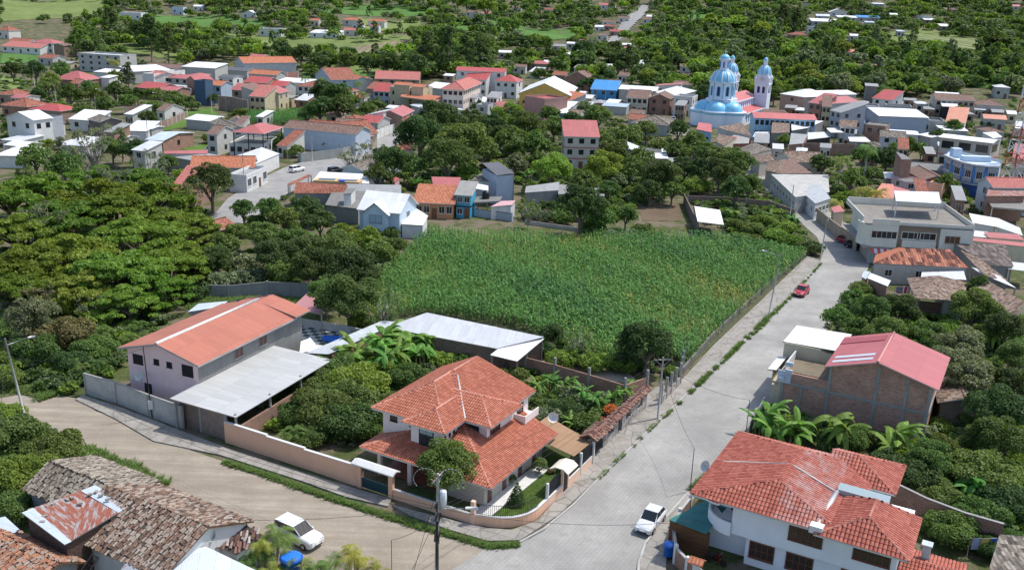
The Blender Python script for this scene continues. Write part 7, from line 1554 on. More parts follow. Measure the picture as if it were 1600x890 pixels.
def replicate(name,protos,places,mats,kind='stuff',label=None,cat=None):
    """one mesh of many copies: places rows = x,y,z,scale,rot,proto,mat"""
    Vs=[];Is=[]
    for x,y,z,s,r_,pi,mi in places:
        V=protos[int(pi)]; c,si=math.cos(r_),math.sin(r_); W=np.empty_like(V); W[...,0]=(V[...,0]*c-V[...,1]*si)*s+x; W[...,1]=(V[...,0]*si+V[...,1]*c)*s+y; W[...,2]=V[...,2]*s+z
        Vs.append(W); Is.append(np.full(len(V),mi))
    me=quads_mesh(name,np.concatenate(Vs),mats,idx=np.concatenate(Is)); o=bpy.data.objects.new(name,me); COL.objects.link(o); tag(o,label,cat,None,kind); return o
pv3=[proto(k,3,s)[0] for k in ('round','bush','acacia','tall') for s in (0,1)]
pl_=[]
for X,Y,W_ in mass:
    i=rs.choice([0,1,0,1,2,3,4,5,6]); p,w_=base_for(X,Y,W_*(.7 if i>5 else 1),.4); pl_.append((p.x,p.y,p.z,w_,rs.uniform(0,6),i,rs.choices([0,1,2,3,4],[2.6,6,3.6,1.5,.9])[0]))
for b in range(260):      # beyond the top edge of the picture so that the slope goes on
    X=rs.uniform(-60,1660); Y=rs.uniform(-25,2); p,w_=base_for(X,Y,rs.uniform(9,16),.4); pl_.append((p.x,p.y,p.z,w_,rs.uniform(0,6),rs.choice([0,1,2]),rs.choice([0,1,1,2])))
replicate('distant_woodland',pv3,pl_,[L_MD,L_MF,L_YG,L_GY,L_BR],label='distant woods and hedges covering the far slope above the town',cat='woodland')
# ---------------------------------------------------------------- undergrowth between the trees
under=[([(0,400),(320,330),(520,300),(640,370),(570,430),(500,470),(300,460),(240,520),(160,600),(120,618),(0,600)],700,1.6),([(590,330),(600,200),(760,160),(1060,205),(1180,250),(1270,390),(1160,385),(1060,300),(960,350),(820,345),(820,290),(660,280)],1500,1.7),([(0,640),(130,700),(110,760),(0,810)],260,1.2),([(1270,450),(1330,430),(1420,470),(1600,500),(1600,890),(1440,830),(1440,680),(1480,560),(1300,540)],650,1.4),([(440,690),(400,640),(470,560),(600,500),(800,560),(980,620),(900,690),(820,590),(740,560),(580,640),(560,700)],420,1.1),([(840,520),(1060,570),(1040,590),(840,555)],90,.9),([(1190,640),(1450,700),(1430,740),(1380,700),(1170,680)],120,1.2),([(0,90),(480,100),(620,120),(620,230),(480,230),(330,200),(200,160),(0,230)],900,1.5),([(1250,210),(1600,150),(1600,340),(1320,330)],420,1.5)]
bp=[proto('bush',3,s)[0] for s in (0,1,2,3)]; pl_=[]
no_go=[[(0,622),(105,640),(300,698),(400,734),(506,772),(627,811),(767,856),(700,960),(300,960),(255,762),(134,703),(0,640)],[(812,850),(933,751),(1101,589),(1199,500),(1281,410),(1287,392),(1160,268),(1200,262),(1366,394),(1352,430),(1215,622),(1077,768),(994,890)],[(320,345),(385,283),(500,240),(640,200),(745,168),(800,166),(800,190),(655,220),(600,262),(530,266),(450,304),(400,340),(350,376)],[(195,168),(355,165),(355,245),(195,240)],[(296,458),(484,462),(484,492),(296,500)]]
for poly,n,s in under:
    xs_=[p[0] for p in poly]; ys_=[p[1] for p in poly]; k=0; tries=0
    while k<n and tries<n*12:
        tries+=1; X=rs.uniform(min(xs_),max(xs_)); Y=rs.uniform(min(ys_),max(ys_))
        if not inpoly(X,Y,poly) or any(inpoly(X,Y,q) for q in no_go): continue
        p=P(X,Y,0); 
        if not free(X,Y-8,14,9): continue
        w_=s*rs.uniform(.7,1.9); pl_.append((p.x,p.y,p.z,w_,rs.uniform(0,6),rs.randint(0,3),rs.choices([0,1,2,3],[3,5,2,2])[0])); k+=1
replicate('undergrowth',bp,pl_,[L_DK,L_MD,L_YG,L_GY],label='undergrowth and weeds filling the gardens between the trees',cat='undergrowth')
# ---------------------------------------------------------------- maize
def blade(rng,z0,L,wd,az,rise,droop,seg=3):
    q=[]; pr=None
    for i in range(seg+1):
        t=i/seg; r=L*t*(1-.25*t*droop); z=z0+L*(rise*t-droop*t*t); w_=wd*(1-t)**.6*(.55+.45*min(1,t*4)) if t<1 else wd*.05
        c=np.array([r*math.cos(az),r*math.sin(az),z]); s=np.array([-math.sin(az),math.cos(az),0])*w_*.5
        if pr is not None: q.append([pr[0],pr[1],c+s,c-s])
        pr=(c-s,c+s)
    return q
def corn(seed):
    rng=np.random.default_rng(seed); q=[]
    for i in range(9): q+=blade(rng,.5+i*.19,rng.uniform(.8,1.25),.19,rng.uniform(0,6.28),rng.uniform(.7,1.1),rng.uniform(.7,1.2))
    for a in (0,1.57): c,s=math.cos(a)*.025,math.sin(a)*.025; q.append([np.array([-c,-s,0]),np.array([c,s,0]),np.array([c,s,2.2]),np.array([-c,-s,2.2])])
    return np.array(q)
CORN=[corn(i) for i in range(8)]
L_CN=leafm((.075,.19,.045),(.155,.31,.08),.42); L_CD=leafm((.05,.145,.05),(.105,.235,.075),.42); L_CY=leafm((.16,.24,.05),(.30,.34,.10),.42)
def cornfield(poly,name,label,row=.75,step=.42,hs=1.):
    q=[P(x,y,0) for x,y in poly]; pp=[(p.x,p.y) for p in q]; pl=[]; x0,x1=min(p[0] for p in pp),max(p[0] for p in pp); y0,y1=min(p[1] for p in pp),max(p[1] for p in pp)
    n=int((x1-x0)/step); m=int((y1-y0)/row)
    for i in range(n):
        for j in range(m):
            x=x0+i*step+rs.uniform(-.13,.13); y=y0+j*row+rs.uniform(-.15,.15)
            if not inpoly(x,y,pp): continue
            v=math.sin(x*.11+1)*math.cos(y*.09+.5)+.5*math.sin(x*.31+y*.23)
            if rs.random()<.05: continue
            s=(1.02+.12*v+rs.uniform(-.22,.2))*hs; mt=1 if v+rs.gauss(0,.6)>.75 else 2 if v+rs.gauss(0,.6)<-1.1 else 0
            pl.append((x,y,0,s,rs.uniform(0,6.28),rs.randint(0,7),mt))
    print(name,len(pl)); return replicate(name,CORN,pl,[L_CN,L_CD,L_CY],label=label,cat='maize field')
cornfield([(672,372),(1088,378),(1160,388),(1262,402),(1181,468),(1110,534),(1072,574),(1000,572),(905,562),(855,532),(800,512),(660,494),(560,500),(556,462),(620,414),(652,385)],'maize_field','large dense green maize field between the villa and the trees',.92,.6)
cornfield([(392,180),(470,176),(488,190),(440,197),(380,196)],'maize_patch','small maize patch below the beige street houses',1.3,.8)
soil=plain((.075,.08,.035),.95,0,.25,1.5,'garden_soil')
o=flat('field_soil',[(665,368),(1262,398),(1072,578),(855,540),(550,505),(550,455)],.012,soil)
# grass along roads
def tuft(seed):
    rng=np.random.default_rng(seed); q=[]
    for i in range(14):
        q+=blade(rng,0,rng.uniform(.18,.34),.05,rng.uniform(0,6.28),rng.uniform(.8,1.6),rng.uniform(.3,.9),2)
    a=np.array(q); 
    return a
TUFT=[tuft(i) for i in range(5)]
L_GR=leafm((.08,.16,.03),(.16,.25,.06),.3); L_GR2=leafm((.10,.13,.03),(.2,.2,.07),.3)
pl_=[]
def strip_grass(pts,wd,n,s=1.,z=.02,pw=1.):
    q=[P(x,y,0) for x,y in pts]; L=[(b-a).length for a,b in zip(q[:-1],q[1:])]; tot=sum(L)
    for _ in range(n):
        d=rs.uniform(0,tot); i=0
        while d>L[i] and i<len(L)-1: d-=L[i]; i+=1
        c=q[i].lerp(q[i+1],min(1,d/L[i])); g=rs.gauss(0,.38)*wd
        dq=(c-q[0]).length
        if pw<1 and math.sin(dq*.5)+math.sin(dq*1.37+1)+.8*math.sin(dq*2.9+2)<-.2: continue
        dd=(q[i+1]-q[i]).normalized(); c=c+Vector((-dd.y,dd.x,0))*g; pl_.append((c.x,c.y,z,s*rs.uniform(.6,1.4),rs.uniform(0,6.28),rs.randint(0,4),0 if rs.random()<.8 else 1))
strip_grass([(350,722),(400,737),(506,775),(627,814),(767,855),(812,851)],.55,3600,.8)
strip_grass([(0,606),(50,608),(80,622)],1.6,1500,1.)
strip_grass([(60,600),(110,614)],1.2,500,1.)
strip_grass([(1199,496),(1130,566),(1060,633),(1101,591),(1262,440)],.35,1500,1.1,.1,.6)
strip_grass([(1283,412),(1199,503),(1101,592)],.3,900,1.,.05,.6)
strip_grass([(933,751),(1020,668),(1062,630)],.25,260,.9,.05,.4)
strip_grass([(1077,768),(1120,730),(1160,690)],.4,300,1.1,.05)
strip_grass([(190,728),(225,752),(255,762)],1.3,1300,1.2)
strip_grass([(130,700),(190,728)],1.,400,1.2)
strip_grass([(296,474),(380,472),(480,476)],3.0,3500,1.4)
strip_grass([(300,486),(420,478)],2.5,1500,1.4)
replicate('grass',TUFT,pl_,[L_GR,L_GR2],label='tufts of green grass along the road edges and on the back lawn',cat='grass')
# ---------------------------------------------------------------- fields on the slope
def rowm(a,b_,ang,sc__,name='crop_field'):
    m,t,b=new_mat(name); v=uvmap(t,obj=True); mp=nd(t,'ShaderNodeMapping'); lk(t,v,mp.inputs[0]); mp.inputs['Rotation'].default_value=(0,0,R(ang))
    wv=nd(t,'ShaderNodeTexWave',wave_type='BANDS',bands_direction='X'); lk(t,mp.outputs[0],wv.inputs[0]); wv.inputs['Scale'].default_value=.31/sc__; wv.inputs['Distortion'].default_value=1.5
    c=mixc(t,wv.outputs[1],a,b_); c=mixc(t,.6,c,ramp(t,noise(t,v,.05,5,.7),[(.3,(.3,.3,.3)),(.7,(.7,.7,.7))]),'OVERLAY'); lk(t,c,b.inputs['Base Color']); b.inputs['Roughness'].default_value=.95; b.inputs['Specular IOR Level'].default_value=.1; return m
G1=rowm((.08,.16,.04),(.10,.20,.05),10,3.); G2=rowm((.14,.19,.06),(.19,.23,.08),60,3.); G3=rowm((.10,.14,.05),(.26,.27,.13),-28,9.); G4=rowm((.20,.17,.11),(.25,.22,.14),5,4.)
for i,m_ in ((0,G2),(1,G1),(2,G1),(3,G2),(4,G1),(5,G1),(7,G2),(8,G1),(9,G1)): drape('field',fieldpx[i],m_,.3,3.)
for q_ in ([(250,48),(330,50),(400,66),(300,63)],[(490,103),(560,100),(612,106),(605,118),(520,116)],[(180,66),(300,86),(292,98),(196,82)],[(560,28),(660,34),(640,52),(560,48)],[(1060,20),(1110,14),(1130,24),(1080,32)],[(1290,92),(1330,90),(1330,98),(1295,100)],[(1150,78),(1200,74),(1210,84),(1160,88)],[(0,84),(90,88),(90,98),(0,100)],[(870,10),(930,12),(925,26),(872,24)]): drape('field',q_,rs.choice([G1,G2,G2]),.3,3.)
drape('field',fieldpx[6],G2,.3,3.); drape('field',[(1425,56),(1546,59),(1528,79),(1490,80),(1440,68)],G3,.5,3.)
drape('field',[(520,80),(640,64),(642,72),(560,86)],G4,.45,3.)
drape('gravel_lot',[(300,66),(330,63),(366,72),(360,81),(325,84),(302,78)],plain((.30,.30,.29),.9,0,.15,.2,'gravel'),.3,3.)
flat('ploughed_plot',[(995,316),(1062,318),(1066,345),(1005,345)],.03,rowm((.10,.075,.05),(.20,.15,.10),60,1.3,'ploughed_soil'))
flat('path',[(-30,440),(15,450),(22,480),(10,500),(-30,505)],.03,DIRT)
# ================================================================ bananas, palms
def bquads(rng,base,az,L,wd,rise,droop,seg=6,fold=.25,notch=True):
    """broad leaf: two half blades along a bending midrib"""
    q=[]; pr=None
    for i in range(seg+1):
        t=i/seg; r=L*(t-.18*t*t*droop); z=L*(rise*t-droop*t*t); w_=wd*math.sin(math.pi*(t*.86+.1))**.7
        c=base+np.array([r*math.cos(az),r*math.sin(az),z]); s=np.array([-math.sin(az),math.cos(az),0]); up=np.array([0,0,w_*fold])
        cur=(c,c-s*w_*.5+up*-1,c+s*w_*.5+up*-1)
        if pr is not None:
            q.append([pr[0],pr[1],cur[1],cur[0]]); q.append([pr[0],cur[0],cur[2],pr[2]])
        pr=cur
    return q
BM={}
def banana_mesh(seed,leaf=None):
    k=('ban',seed)
    if k in BM: return BM[k]
    rng=np.random.default_rng(seed+50); q=[]; st=MB()
    nst=3
    for s_ in range(nst):
        bx,by=rng.normal(size=2)*.45; h=rng.uniform(1.3,2.3); st.tube((bx,by,-.1),(bx*1.1,by*1.1,h),.13,.08,7)
        for i in range(7): q+=bquads(rng,np.array([bx*1.1,by*1.1,h-.05]),rng.uniform(0,6.28),rng.uniform(1.5,2.4),.52,rng.uniform(.5,1.25),rng.uniform(.6,1.2))
    BM[k]=(quads_mesh('leaves',np.array(q),[L_BN]),tubes_to_obj('stem',st,plain((.20,.20,.08),.7,0,.2,3,'banana_stem'))); return BM[k]
def banana(x,y,s=1.,label=None):
    p=P(x,y,0); cm,tm=banana_mesh(int(x+y)%4); o=bpy.data.objects.new('banana_plant',None); COL.objects.link(o); o.location=p; o.scale=(s,s,s); o.rotation_euler=(0,0,(x*y)%6.28)
    for n_,m_ in (('leaves',cm),('stem',tm)): c=bpy.data.objects.new(n_,m_); COL.objects.link(c); c.parent=o
    TREES.append((o,'banana','BN',3*s,label,None))
for x,y,s in [(560,575,1.4),(585,570,1.5),(610,565,1.5),(635,562,1.4),(600,588,1.3),(662,560,1.3),(625,580,1.3),(545,585,1.3),(650,575,1.2),
    (838,622,.8),(860,612,.8),(885,622,.8),(908,632,.8),(930,640,.8),(955,632,.65),(980,625,.7),(845,648,.6),(870,660,.6),(895,672,.6),(985,612,.6),
    (1205,690,1.35),(1240,700,1.3),(1304,705,1.5),(1395,728,1.5),(1185,680,1.),(1512,782,1.1),(1545,545,1.1),(1560,540,1.),(1575,548,1.),(440,395,1.),(480,385,1.),(430,425,.9),(740,303,1.),(715,300,1.),(670,300,1.),(690,298,1.1),(650,298,1.),(760,285,1.),(640,290,1.),(105,250,1.),(125,256,1.),(260,268,1.),(1238,352,.9),(1205,350,.9),(820,283,1.),(1110,350,.9),(1140,345,.9)]: banana(x,y,s)
def frond(rng,base,az,L,rise,droop,n=14,wl=.5,ww=.05,seg=5):
    q=[];pts=[]
    for i in range(n+1):
        t=i/n; pts.append(base+np.array([L*(t-.2*t*t*droop)*math.cos(az),L*(t-.2*t*t*droop)*math.sin(az),L*(rise*t-droop*t*t)]))
    for i in range(1,n+1):
        t=i/n; c=pts[i]; d=pts[i]-pts[i-1]; d/=np.linalg.norm(d); s=np.array([-math.sin(az),math.cos(az),0]); l=wl*math.sin(math.pi*(.12+.8*t))
        for sg in (-1,1):
            tip=c+s*sg*l+d*l*.55+np.array([0,0,-l*.35]); q.append([c-d*ww,c+d*ww,tip+d*ww*.3,tip-d*ww*.3])
        q.append([pts[i-1]-s*.02,pts[i-1]+s*.02,c+s*.015,c-s*.015])
    return q
def palm_mesh(kind,seed):
    k=(kind,seed)
    if k in BM: return BM[k]
    rng=np.random.default_rng(seed+90); q=[]; st=MB()
    if kind=='royal':
        st.tube((0,0,-.3),(0,0,3.2),.24,.20,9); st.tube((0,0,3.2),(.1,0,7.),.20,.15,9); st.tube((.1,0,7.),(.1,0,8.),.17,.08,8)
        for i in range(16): q+=frond(rng,np.array([.1,0,7.9]),i*2.4,rng.uniform(2.8,3.6),rng.uniform(.35,1.3),rng.uniform(.8,1.3),16,.75,.07)
        lf=L_PL
    elif kind=='coco':
        st.tube((0,0,-.3),(.3,.1,3.),.2,.16,8); st.tube((.3,.1,3.),(.5,.2,5.),.16,.13,8)
        for i in range(15): q+=frond(rng,np.array([.5,.2,5.]),i*2.4,rng.uniform(2.6,3.4),rng.uniform(.3,1.2),rng.uniform(.8,1.3),16,.7,.07)
        lf=L_PY
    else:
        for s_ in range(6):
            bx,by=rng.normal(size=2)*.3; h=rng.uniform(.9,2.1); st.tube((bx,by,-.1),(bx*1.5,by*1.5,h),.06,.04,6)
            for i in range(5): q+=frond(rng,np.array([bx*1.5,by*1.5,h]),rng.uniform(0,6.28),rng.uniform(1.1,1.7),rng.uniform(.7,1.4),rng.uniform(.8,1.2),18,.36,.022)
        lf=L_PY if seed%2 else L_PL
    BM[k]=(quads_mesh('fronds',np.array(q),[lf]),tubes_to_obj('trunk',st,BARKL)); return BM[k]
def palm(kind,x,y,s=1.,seed=0,label=None):
    p=P(x,y,0); cm,tm=palm_mesh(kind,seed); o=bpy.data.objects.new('palm_tree',None); COL.objects.link(o); o.location=p; o.scale=(s,s,s); o.rotation_euler=(0,0,(x*1.7)%6.28)
    for n_,m_ in (('fronds',cm),('trunk',tm)): c=bpy.data.objects.new(n_,m_); COL.objects.link(c); c.parent=o
    TREES.append((o,'palm','PL',3*s,label,None)); return o
palm('royal',1308,300,1.0,1,'royal palm with dark drooping fronds left of the pair behind the flaking white roof')
palm('royal',1348,290,1.15,2,'taller royal palm with a dark crown on the right behind the row house')
palm('coco',1362,345,1.2,0,'yellow green coconut palm in front of the coral orange roof')
palm('coco',1338,330,.9,1,'smaller yellow palm left of the yellow green coconut palm'); palm('coco',1300,345,.8,2,'pale green palm above the brown street wall')
palm('royal',166,100,1.1,1,'dark palm rising before the tall trees at the upper left'); palm('coco',180,122,1.4,0,'yellow crowned palm in front of the grey three storey building')
palm('royal',478,150,.9,2,'thin palm left of the market tent street'); palm('royal',505,158,1.0,1,'palm beside the dark trees right of the hipped street house'); palm('royal',560,160,.9,2,'palm in front of the dark red roof'); palm('royal',568,180,.9,1,'shaggy palm beside the white two storey red roofed house')
for i,(x,y,s) in enumerate([(432,876,1.15),(412,880,1.0),(396,892,.8),(462,905,.8),(376,895,.7),(556,900,1.0),(520,912,.8),(582,912,.8),(492,912,.7),(430,915,.7)]): palm('areca',x,y,s*1.15,i%4)
palm('areca',455,700,1.,0,'slender palm rising behind the peach boundary wall')
for i,(x,y) in enumerate([(200,545),(228,560),(180,565),(150,585),(215,525),(170,530),(240,545),(120,590)]): palm('areca',x,y,.9,(i*2)%4)
# ================================================================ cars
CARN=[0]
def car(px,ang,col,label,L=4.1,Wd=1.68,Hh=1.45,kind='sedan',z=.06):
    p=P(px[0],px[1],z); o=root('parked_car',(p.x,p.y,z),ang,label,'car','cars parked along the streets')
    paintm=plain(col,.25,.0,.03,1,'car_paint'); m,_=paintm,0
    hw=Wd/2; mb=MB()
    # body stations: x, half width, z sill, z deck
    if kind=='suv': st=[(-.50,.80,.42,.95),(-.485,.94,.30,1.02),(-.40,1.0,.24,1.06),(.16,1.0,.22,1.06),(.20,1.0,.22,1.04),(.42,.97,.24,.96),(.48,.88,.32,.84),(.50,.72,.40,.70)]; cab=[(-.485,.78,1.04),(-.44,.76,Hh),(.02,.74,Hh),(.22,.82,1.05)]
    else: st=[(-.50,.80,.40,.80),(-.48,.94,.28,.90),(-.36,1.0,.20,.94),(.10,1.0,.18,.93),(.22,1.0,.18,.90),(.42,.96,.22,.80),(.485,.86,.30,.68),(.50,.70,.38,.58)]; cab=[(-.44,.80,.92),(-.30,.72,Hh),(.00,.72,Hh),(.20,.84,.91)]
    rings=[]
    for x,wf,z0,z1 in st:
        w_=hw*wf; zm=(z0+z1)/2+.06; rings.append([(x*L,-w_*.93,z0),(x*L,-w_,zm),(x*L,-w_*.90,z1-.02),(x*L,-w_*.7,z1+.015),(x*L,w_*.7,z1+.015),(x*L,w_*.90,z1-.02),(x*L,w_,zm),(x*L,w_*.93,z0)])
    k=len(mb.v)
    for r_ in rings: mb.v+=r_
    for i in range(len(rings)-1):
        for j in range(8):
            a=k+i*8+j; b=k+i*8+(j+1)%8; mb.f.append((a,b,b+8,a+8)); mb.m.append(0); mb.sm.append(j in(2,3,4,1,5))
    mb.poly(rings[0]); mb.poly(rings[-1][::-1])
    mb.build('body',[paintm],o)
    (x0,w0,z0),(x1,w1,z1),(x2,w2,z2),(x3,w3,z3)=cab
    X=[x0*L,x1*L,x2*L,x3*L]; g=MB()
    Q=lambda i,s,dz=0:(X[i],s*hw*(w0,w1,w2,w3)[i],(z0,z1,z2,z3)[i]+dz)
    g.poly([Q(3,-1),Q(3,1),Q(2,1,-.05),Q(2,-1,-.05)]); g.poly([Q(0,1),Q(0,-1),Q(1,-1,-.05),Q(1,1,-.05)])
    g.poly([Q(0,-1),Q(3,-1),Q(2,-1,-.05),Q(1,-1,-.05)]); g.poly([Q(3,1),Q(0,1),Q(1,1,-.05),Q(2,1,-.05)]); g.build('windows',[glass((.012,.016,.02),.08)],o)
    r=MB(); r.slab([Q(1,-1.03),Q(2,-1.03),Q(2,1.03),Q(1,1.03)],.06,0,0)
    for s in (-1,1):
        r.tube(Q(3,s*1.01),Q(2,s*1.01),.035,.03,5); r.tube(Q(0,s*1.01),Q(1,s*1.01),.05,.045,5); xm=(X[1]*.45+X[2]*.55); r.tube((xm,s*hw*.86,z3),(xm,s*hw*w1*1.01,z1-.03),.03,.03,5)
    r.build('car_roof',[paintm],o)
    for x in (-.31,.31):
        for s in (-1,1):
            t=MB(); t.tube((x*L,s*(hw-.2),.31),(x*L,s*(hw+.012),.31),.31,.31,18); w_=t.build('wheel',[plain((.02,.02,.02),.8,0,.1,3,'tyre_rubber')],o); t=MB(); t.tube((x*L,s*(hw+.0),.31),(x*L,s*(hw+.024),.31),.19,.18,14); t.build('rim',[plain((.5,.5,.52),.3,.8,.05,3,'alloy_rim')],w_)
    for s in (-1,1):
        t=MB(); t.box(.455*L,s*hw*.5-.16+(s*.06),.58 if kind!='suv' else .72,.492*L+.02,s*hw*.5+.16+(s*.06),.72 if kind!='suv' else .86); t.build('headlight',[plain((.75,.77,.8),.1,.1,.02,1,'lamp_lens')],o)
        t=MB(); t.box(-.502*L,s*hw*.62-.13,.62,-.47*L,s*hw*.62+.13,.82); t.build('tail_light',[plain((.4,.02,.02),.2,0,.02,1,'red_lens')],o)
        t=MB(); t.box(.13*L,s*(hw+.02)-.07,.9,.16*L,s*(hw+.12)+.03*s,1.02); t.build('mirror',[DARK if col[0]<.6 else paintm],o)
    t=MB(); t.box(.475*L,-.45,.34,.505*L,.45,.46); t.build('grille',[DARK],o); t=MB(); t.box(.49*L,-.22,.46,.512*L,.22,.56); t.build('number_plate',[TRIM],o)
    return o
car((1016,820),R(241),(.62,.64,.66),'silver hatchback driving on the cobbled road beside the kerb at the lower right')
car((467,843),R(-33),(.78,.78,.78),'white sport utility car parked on the earth road behind the palms',4.5,1.85,1.65,'suv')
car((1252,460),R(238),(.42,.03,.05),'red car with black trim on the cobbled road by the maize field',3.9)
car((1322,380),R(-48),(.33,.03,.04),'dark red car parked behind a black car near the corner building',3.9)
car((1336,388),R(-48),(.015,.017,.02),'black car parked in front of the corner apartment building',4.1)
car((464,268),R(58),(.80,.80,.80),'white car parked on the left street near the long wall',4.3,1.8,1.6,'suv')
car((524,270),R(60),(.015,.02,.03),'dark blue black car beside the long grey roofed house',4.3,1.8,1.6,'suv')
car((727,176),R(10),(.78,.78,.78),'white car in front of the peach corner building',4.3,1.8,1.6,'suv')
car((1052,188),R(80),(.70,.71,.72),'nearest silver white car on the plaza street by the church',4.3,1.8,1.6,'suv')
car((1052,178),R(80),(.78,.78,.78),'second white car on the plaza street by the church',4.3)
car((1056,170),R(80),(.15,.16,.18),'dark car third in the row on the plaza street',4.3)
car((290,145),R(10),(.80,.80,.80),'white van parked between the red sheds and the dark blue tower',5.2,2.,2.3,'suv') if 0 else None
car((333,237),R(10),(.7,.71,.72),'pale car near the meadow at the left',4.3)
vt=root('white_truck',tuple(P(281,148,0)),R(-12),'white box truck between the red sheds and the dark blue tower','truck'); mb=MB(); mb.box(-4,-1.4,.6,3,1.4,3.6); mb.build('cargo_box',[TRIM],vt); mb=MB(); mb.box(3.05,-1.2,.5,4.8,1.2,2.4); mb.build('cab',[TRIM],vt)
vt.name='truck'
for x in (-2.5,3.8):
    for y in (-1.3,1.1): mb=MB(); mb.tube((x,y,.5),(x,y+.25,.5),.5,.5,12); mb.build('wheel',[DARK],vt)
# ================================================================ poles, lamps, wires
PC=concrete((.42,.41,.39),.2)
def pole(px,h,label,arm=None,r=.15,mat=None,lean=(0,0),armh=None,cross=False,transformer=False,lm=None,name='utility_pole',cat='utility pole',grp='poles along the streets'):
    p=P(px[0],px[1],0); o=root(name,tuple(p),0,label,cat,grp,lm); mb=MB(); top=Vector((lean[0],lean[1],h)); mb.tube((0,0,-.3),top,r,r*.6,10); mb.build('shaft',[mat or PC],o)
    if arm is not None:
        d=Vector((math.cos(arm),math.sin(arm),0)); a=top*((armh or h-.6)/h); b=a+d*2.0+Vector((0,0,.45)); mb=MB(); mb.tube(a,b,.035,.03,6); mb.build('lamp_arm',[MET],o); mb=MB(); e=b+d*.7; mb.tube(b,e,.10,.13,8); mb.build('lamp_head',[plain((.6,.6,.6),.4,.3,.05,1,'lamp_housing')],o)
    if cross:
        mb=MB(); c,s=math.cos(cross),math.sin(cross); mb.tube((-1.1*c+top.x,-1.1*s+top.y,h-.3),(1.1*c+top.x,1.1*s+top.y,h-.3),.06,.06,5)
        mb.tube((-.9*c+top.x,-.9*s+top.y,h-.3),(top.x,top.y,h-1.1),.03,.03,4); mb.tube((.9*c+top.x,.9*s+top.y,h-.3),(top.x,top.y,h-1.1),.03,.03,4); mb.build('crossarm',[MET],o)
        for k in (-1,-.5,.5,1): mb=MB(); mb.lathe([(.02,h-.25),(.07,h-.2),(.05,h-.12),(.07,h-.06),(.02,h)],8,top.x+k*c,top.y+k*s); mb.build('insulator',[plain((.25,.12,.08),.3,0,.1,1,'porcelain')],o)
    if transformer:
        mb=MB(); mb.lathe([(0,h-2.9),(.27,h-2.9),(.29,h-2.2),(.27,h-1.5),(0,h-1.45)],14,top.x+.42,top.y); mb.build('transformer',[plain((.66,.68,.70),.4,.2,.05,1,'transformer_paint')],o)
        mb=MB(); mb.tube((0,0,h-4.),(0.05,0,.5),.12,.14,7); 
        rq=random.Random(3)
        for _ in range(16): z=rq.uniform(h-6,h-3); mb.tube((rq.uniform(-.2,.2),rq.uniform(-.2,.2),z),(rq.uniform(-.3,.3),rq.uniform(-.3,.3),z+.7),.06,.05,5)
        mb.build('cable_bundle',[DARK],o)
        mb=MB(); pts=[(top.x+1.0+.9*math.cos(R(t)),top.y+.2,h-.6+.9*math.sin(R(t))) for t in range(-60,150,15)]; mb.path(pts,.02,4); pts=[(top.x-1.0+.9*math.cos(R(t)),top.y+.2,h-.6+.9*math.sin(R(t))) for t in range(30,240,15)]; mb.path(pts,.02,4); mb.build('cable_loop',[MET],o)
    return o,p+top
def wire(a,b,sag,label,r=.018,grp='overhead wires'):
    o=MB(); base=Vector(a); pts=[]
    for i in range(17): t=i/16; q=Vector(a).lerp(Vector(b),t)-base; q.z-=sag*4*t*(1-t); pts.append(tuple(q))
    o.path(pts,r,4); ob=o.build('cable',[DARK],None,loc=base); tag(ob,label,'cable',grp); return ob
cpo,ctop=pole((682,905),9.2,'tall cluttered utility pole with a grey transformer in the centre foreground',None,.17,lean=(.0,.4),transformer=True,cross=R(70),lm='the centre utility pole')
pq=cpo; mb=MB(); mb.tube((0,.25,6.2),(2.3,.1,6.45),.04,.04,6); mb.build('lamp_arm',[MET],pq); mb=MB(); mb.tube((2.2,.1,6.45),(3.1,.05,6.5),.12,.14,8); mb.build('lamp_head',[TRIM],pq)
p1,t1=pole((42,662),9.3,'concrete lamp pole leaning over the earth road at the left',R(35),.14,lean=(-1.3,.4),armh=8.6,lm='the leaning lamp pole')
p2,t2=pole((238,653),8.2,'thin dark pole with a meter box in front of the pink house',None,.07,DARK,lean=(-.3,0))
mb=MB(); mb.box(-.25,-.2,1.1,.25,-.05,2.1); mb.build('meter_box',[TRIM],p2)
p3,t3=pole((1028,655),7.4,'grey utility pole with a crossarm at the maize field corner',None,.15,cross=R(10),lm='the maize corner pole')
p4,t4=pole((1201,492),9.6,'lamp pole with a street light beside the middle of the maize field',R(150),.12,lean=(.7,0))
p5,t5=pole((1282,402),7.2,'utility pole at the far right corner of the maize field',R(60),.12,lean=(.3,0))
p6,t6=pole((1078,768),4.6,'short thin dark pole beside the green shade roof',None,.05,DARK)
p7,t7=pole((1166,672),3.6,'short thin pole by the road near the unfinished brick house',None,.05,DARK)
for i,(x,y,h,l,a) in enumerate([(255,186,8.6,'concrete street pole beside the brick fence meadow',R(190)),(167,182,9.,'tall street pole behind the dark timber shed',R(190)),(331,176,8.4,'street pole in the meadow before the brown retaining wall',None),(488,256,8.6,'concrete pole on the kerb of the left street',None),(585,225,9.,'pole by the street bend left of the white street wall',None),(382,298,9.,'pole in front of the white shop front',None),(1234,340,7.,'pole beside the narrow street to the church',None),(1330,330,6.,'pole near the tiny red gate roof',None),(88,162,9.,'pole among the trees at the far left',None),(63,120,9.,'distant pole at the far left slope',None),(39,132,9.,'second distant pole left of town',None),(54,134,8.,'third distant pole left of town',None),(343,228,7.,'pole beside the meadow lawn behind the orange gabled roof',None),(232,228,8.,'pole in front of the long blue white roof',None),(978,250,7.,'pole in the trees right of the red roofed house',None),(945,165,7.,'pole behind the blue market roofs',None),(842,108,8.,'pole in the trees above the yellow hall',None),(152,196,9.,'bent pole beside the dark timber shed',None)]):
    pole((x,y),h,l,a,.12)
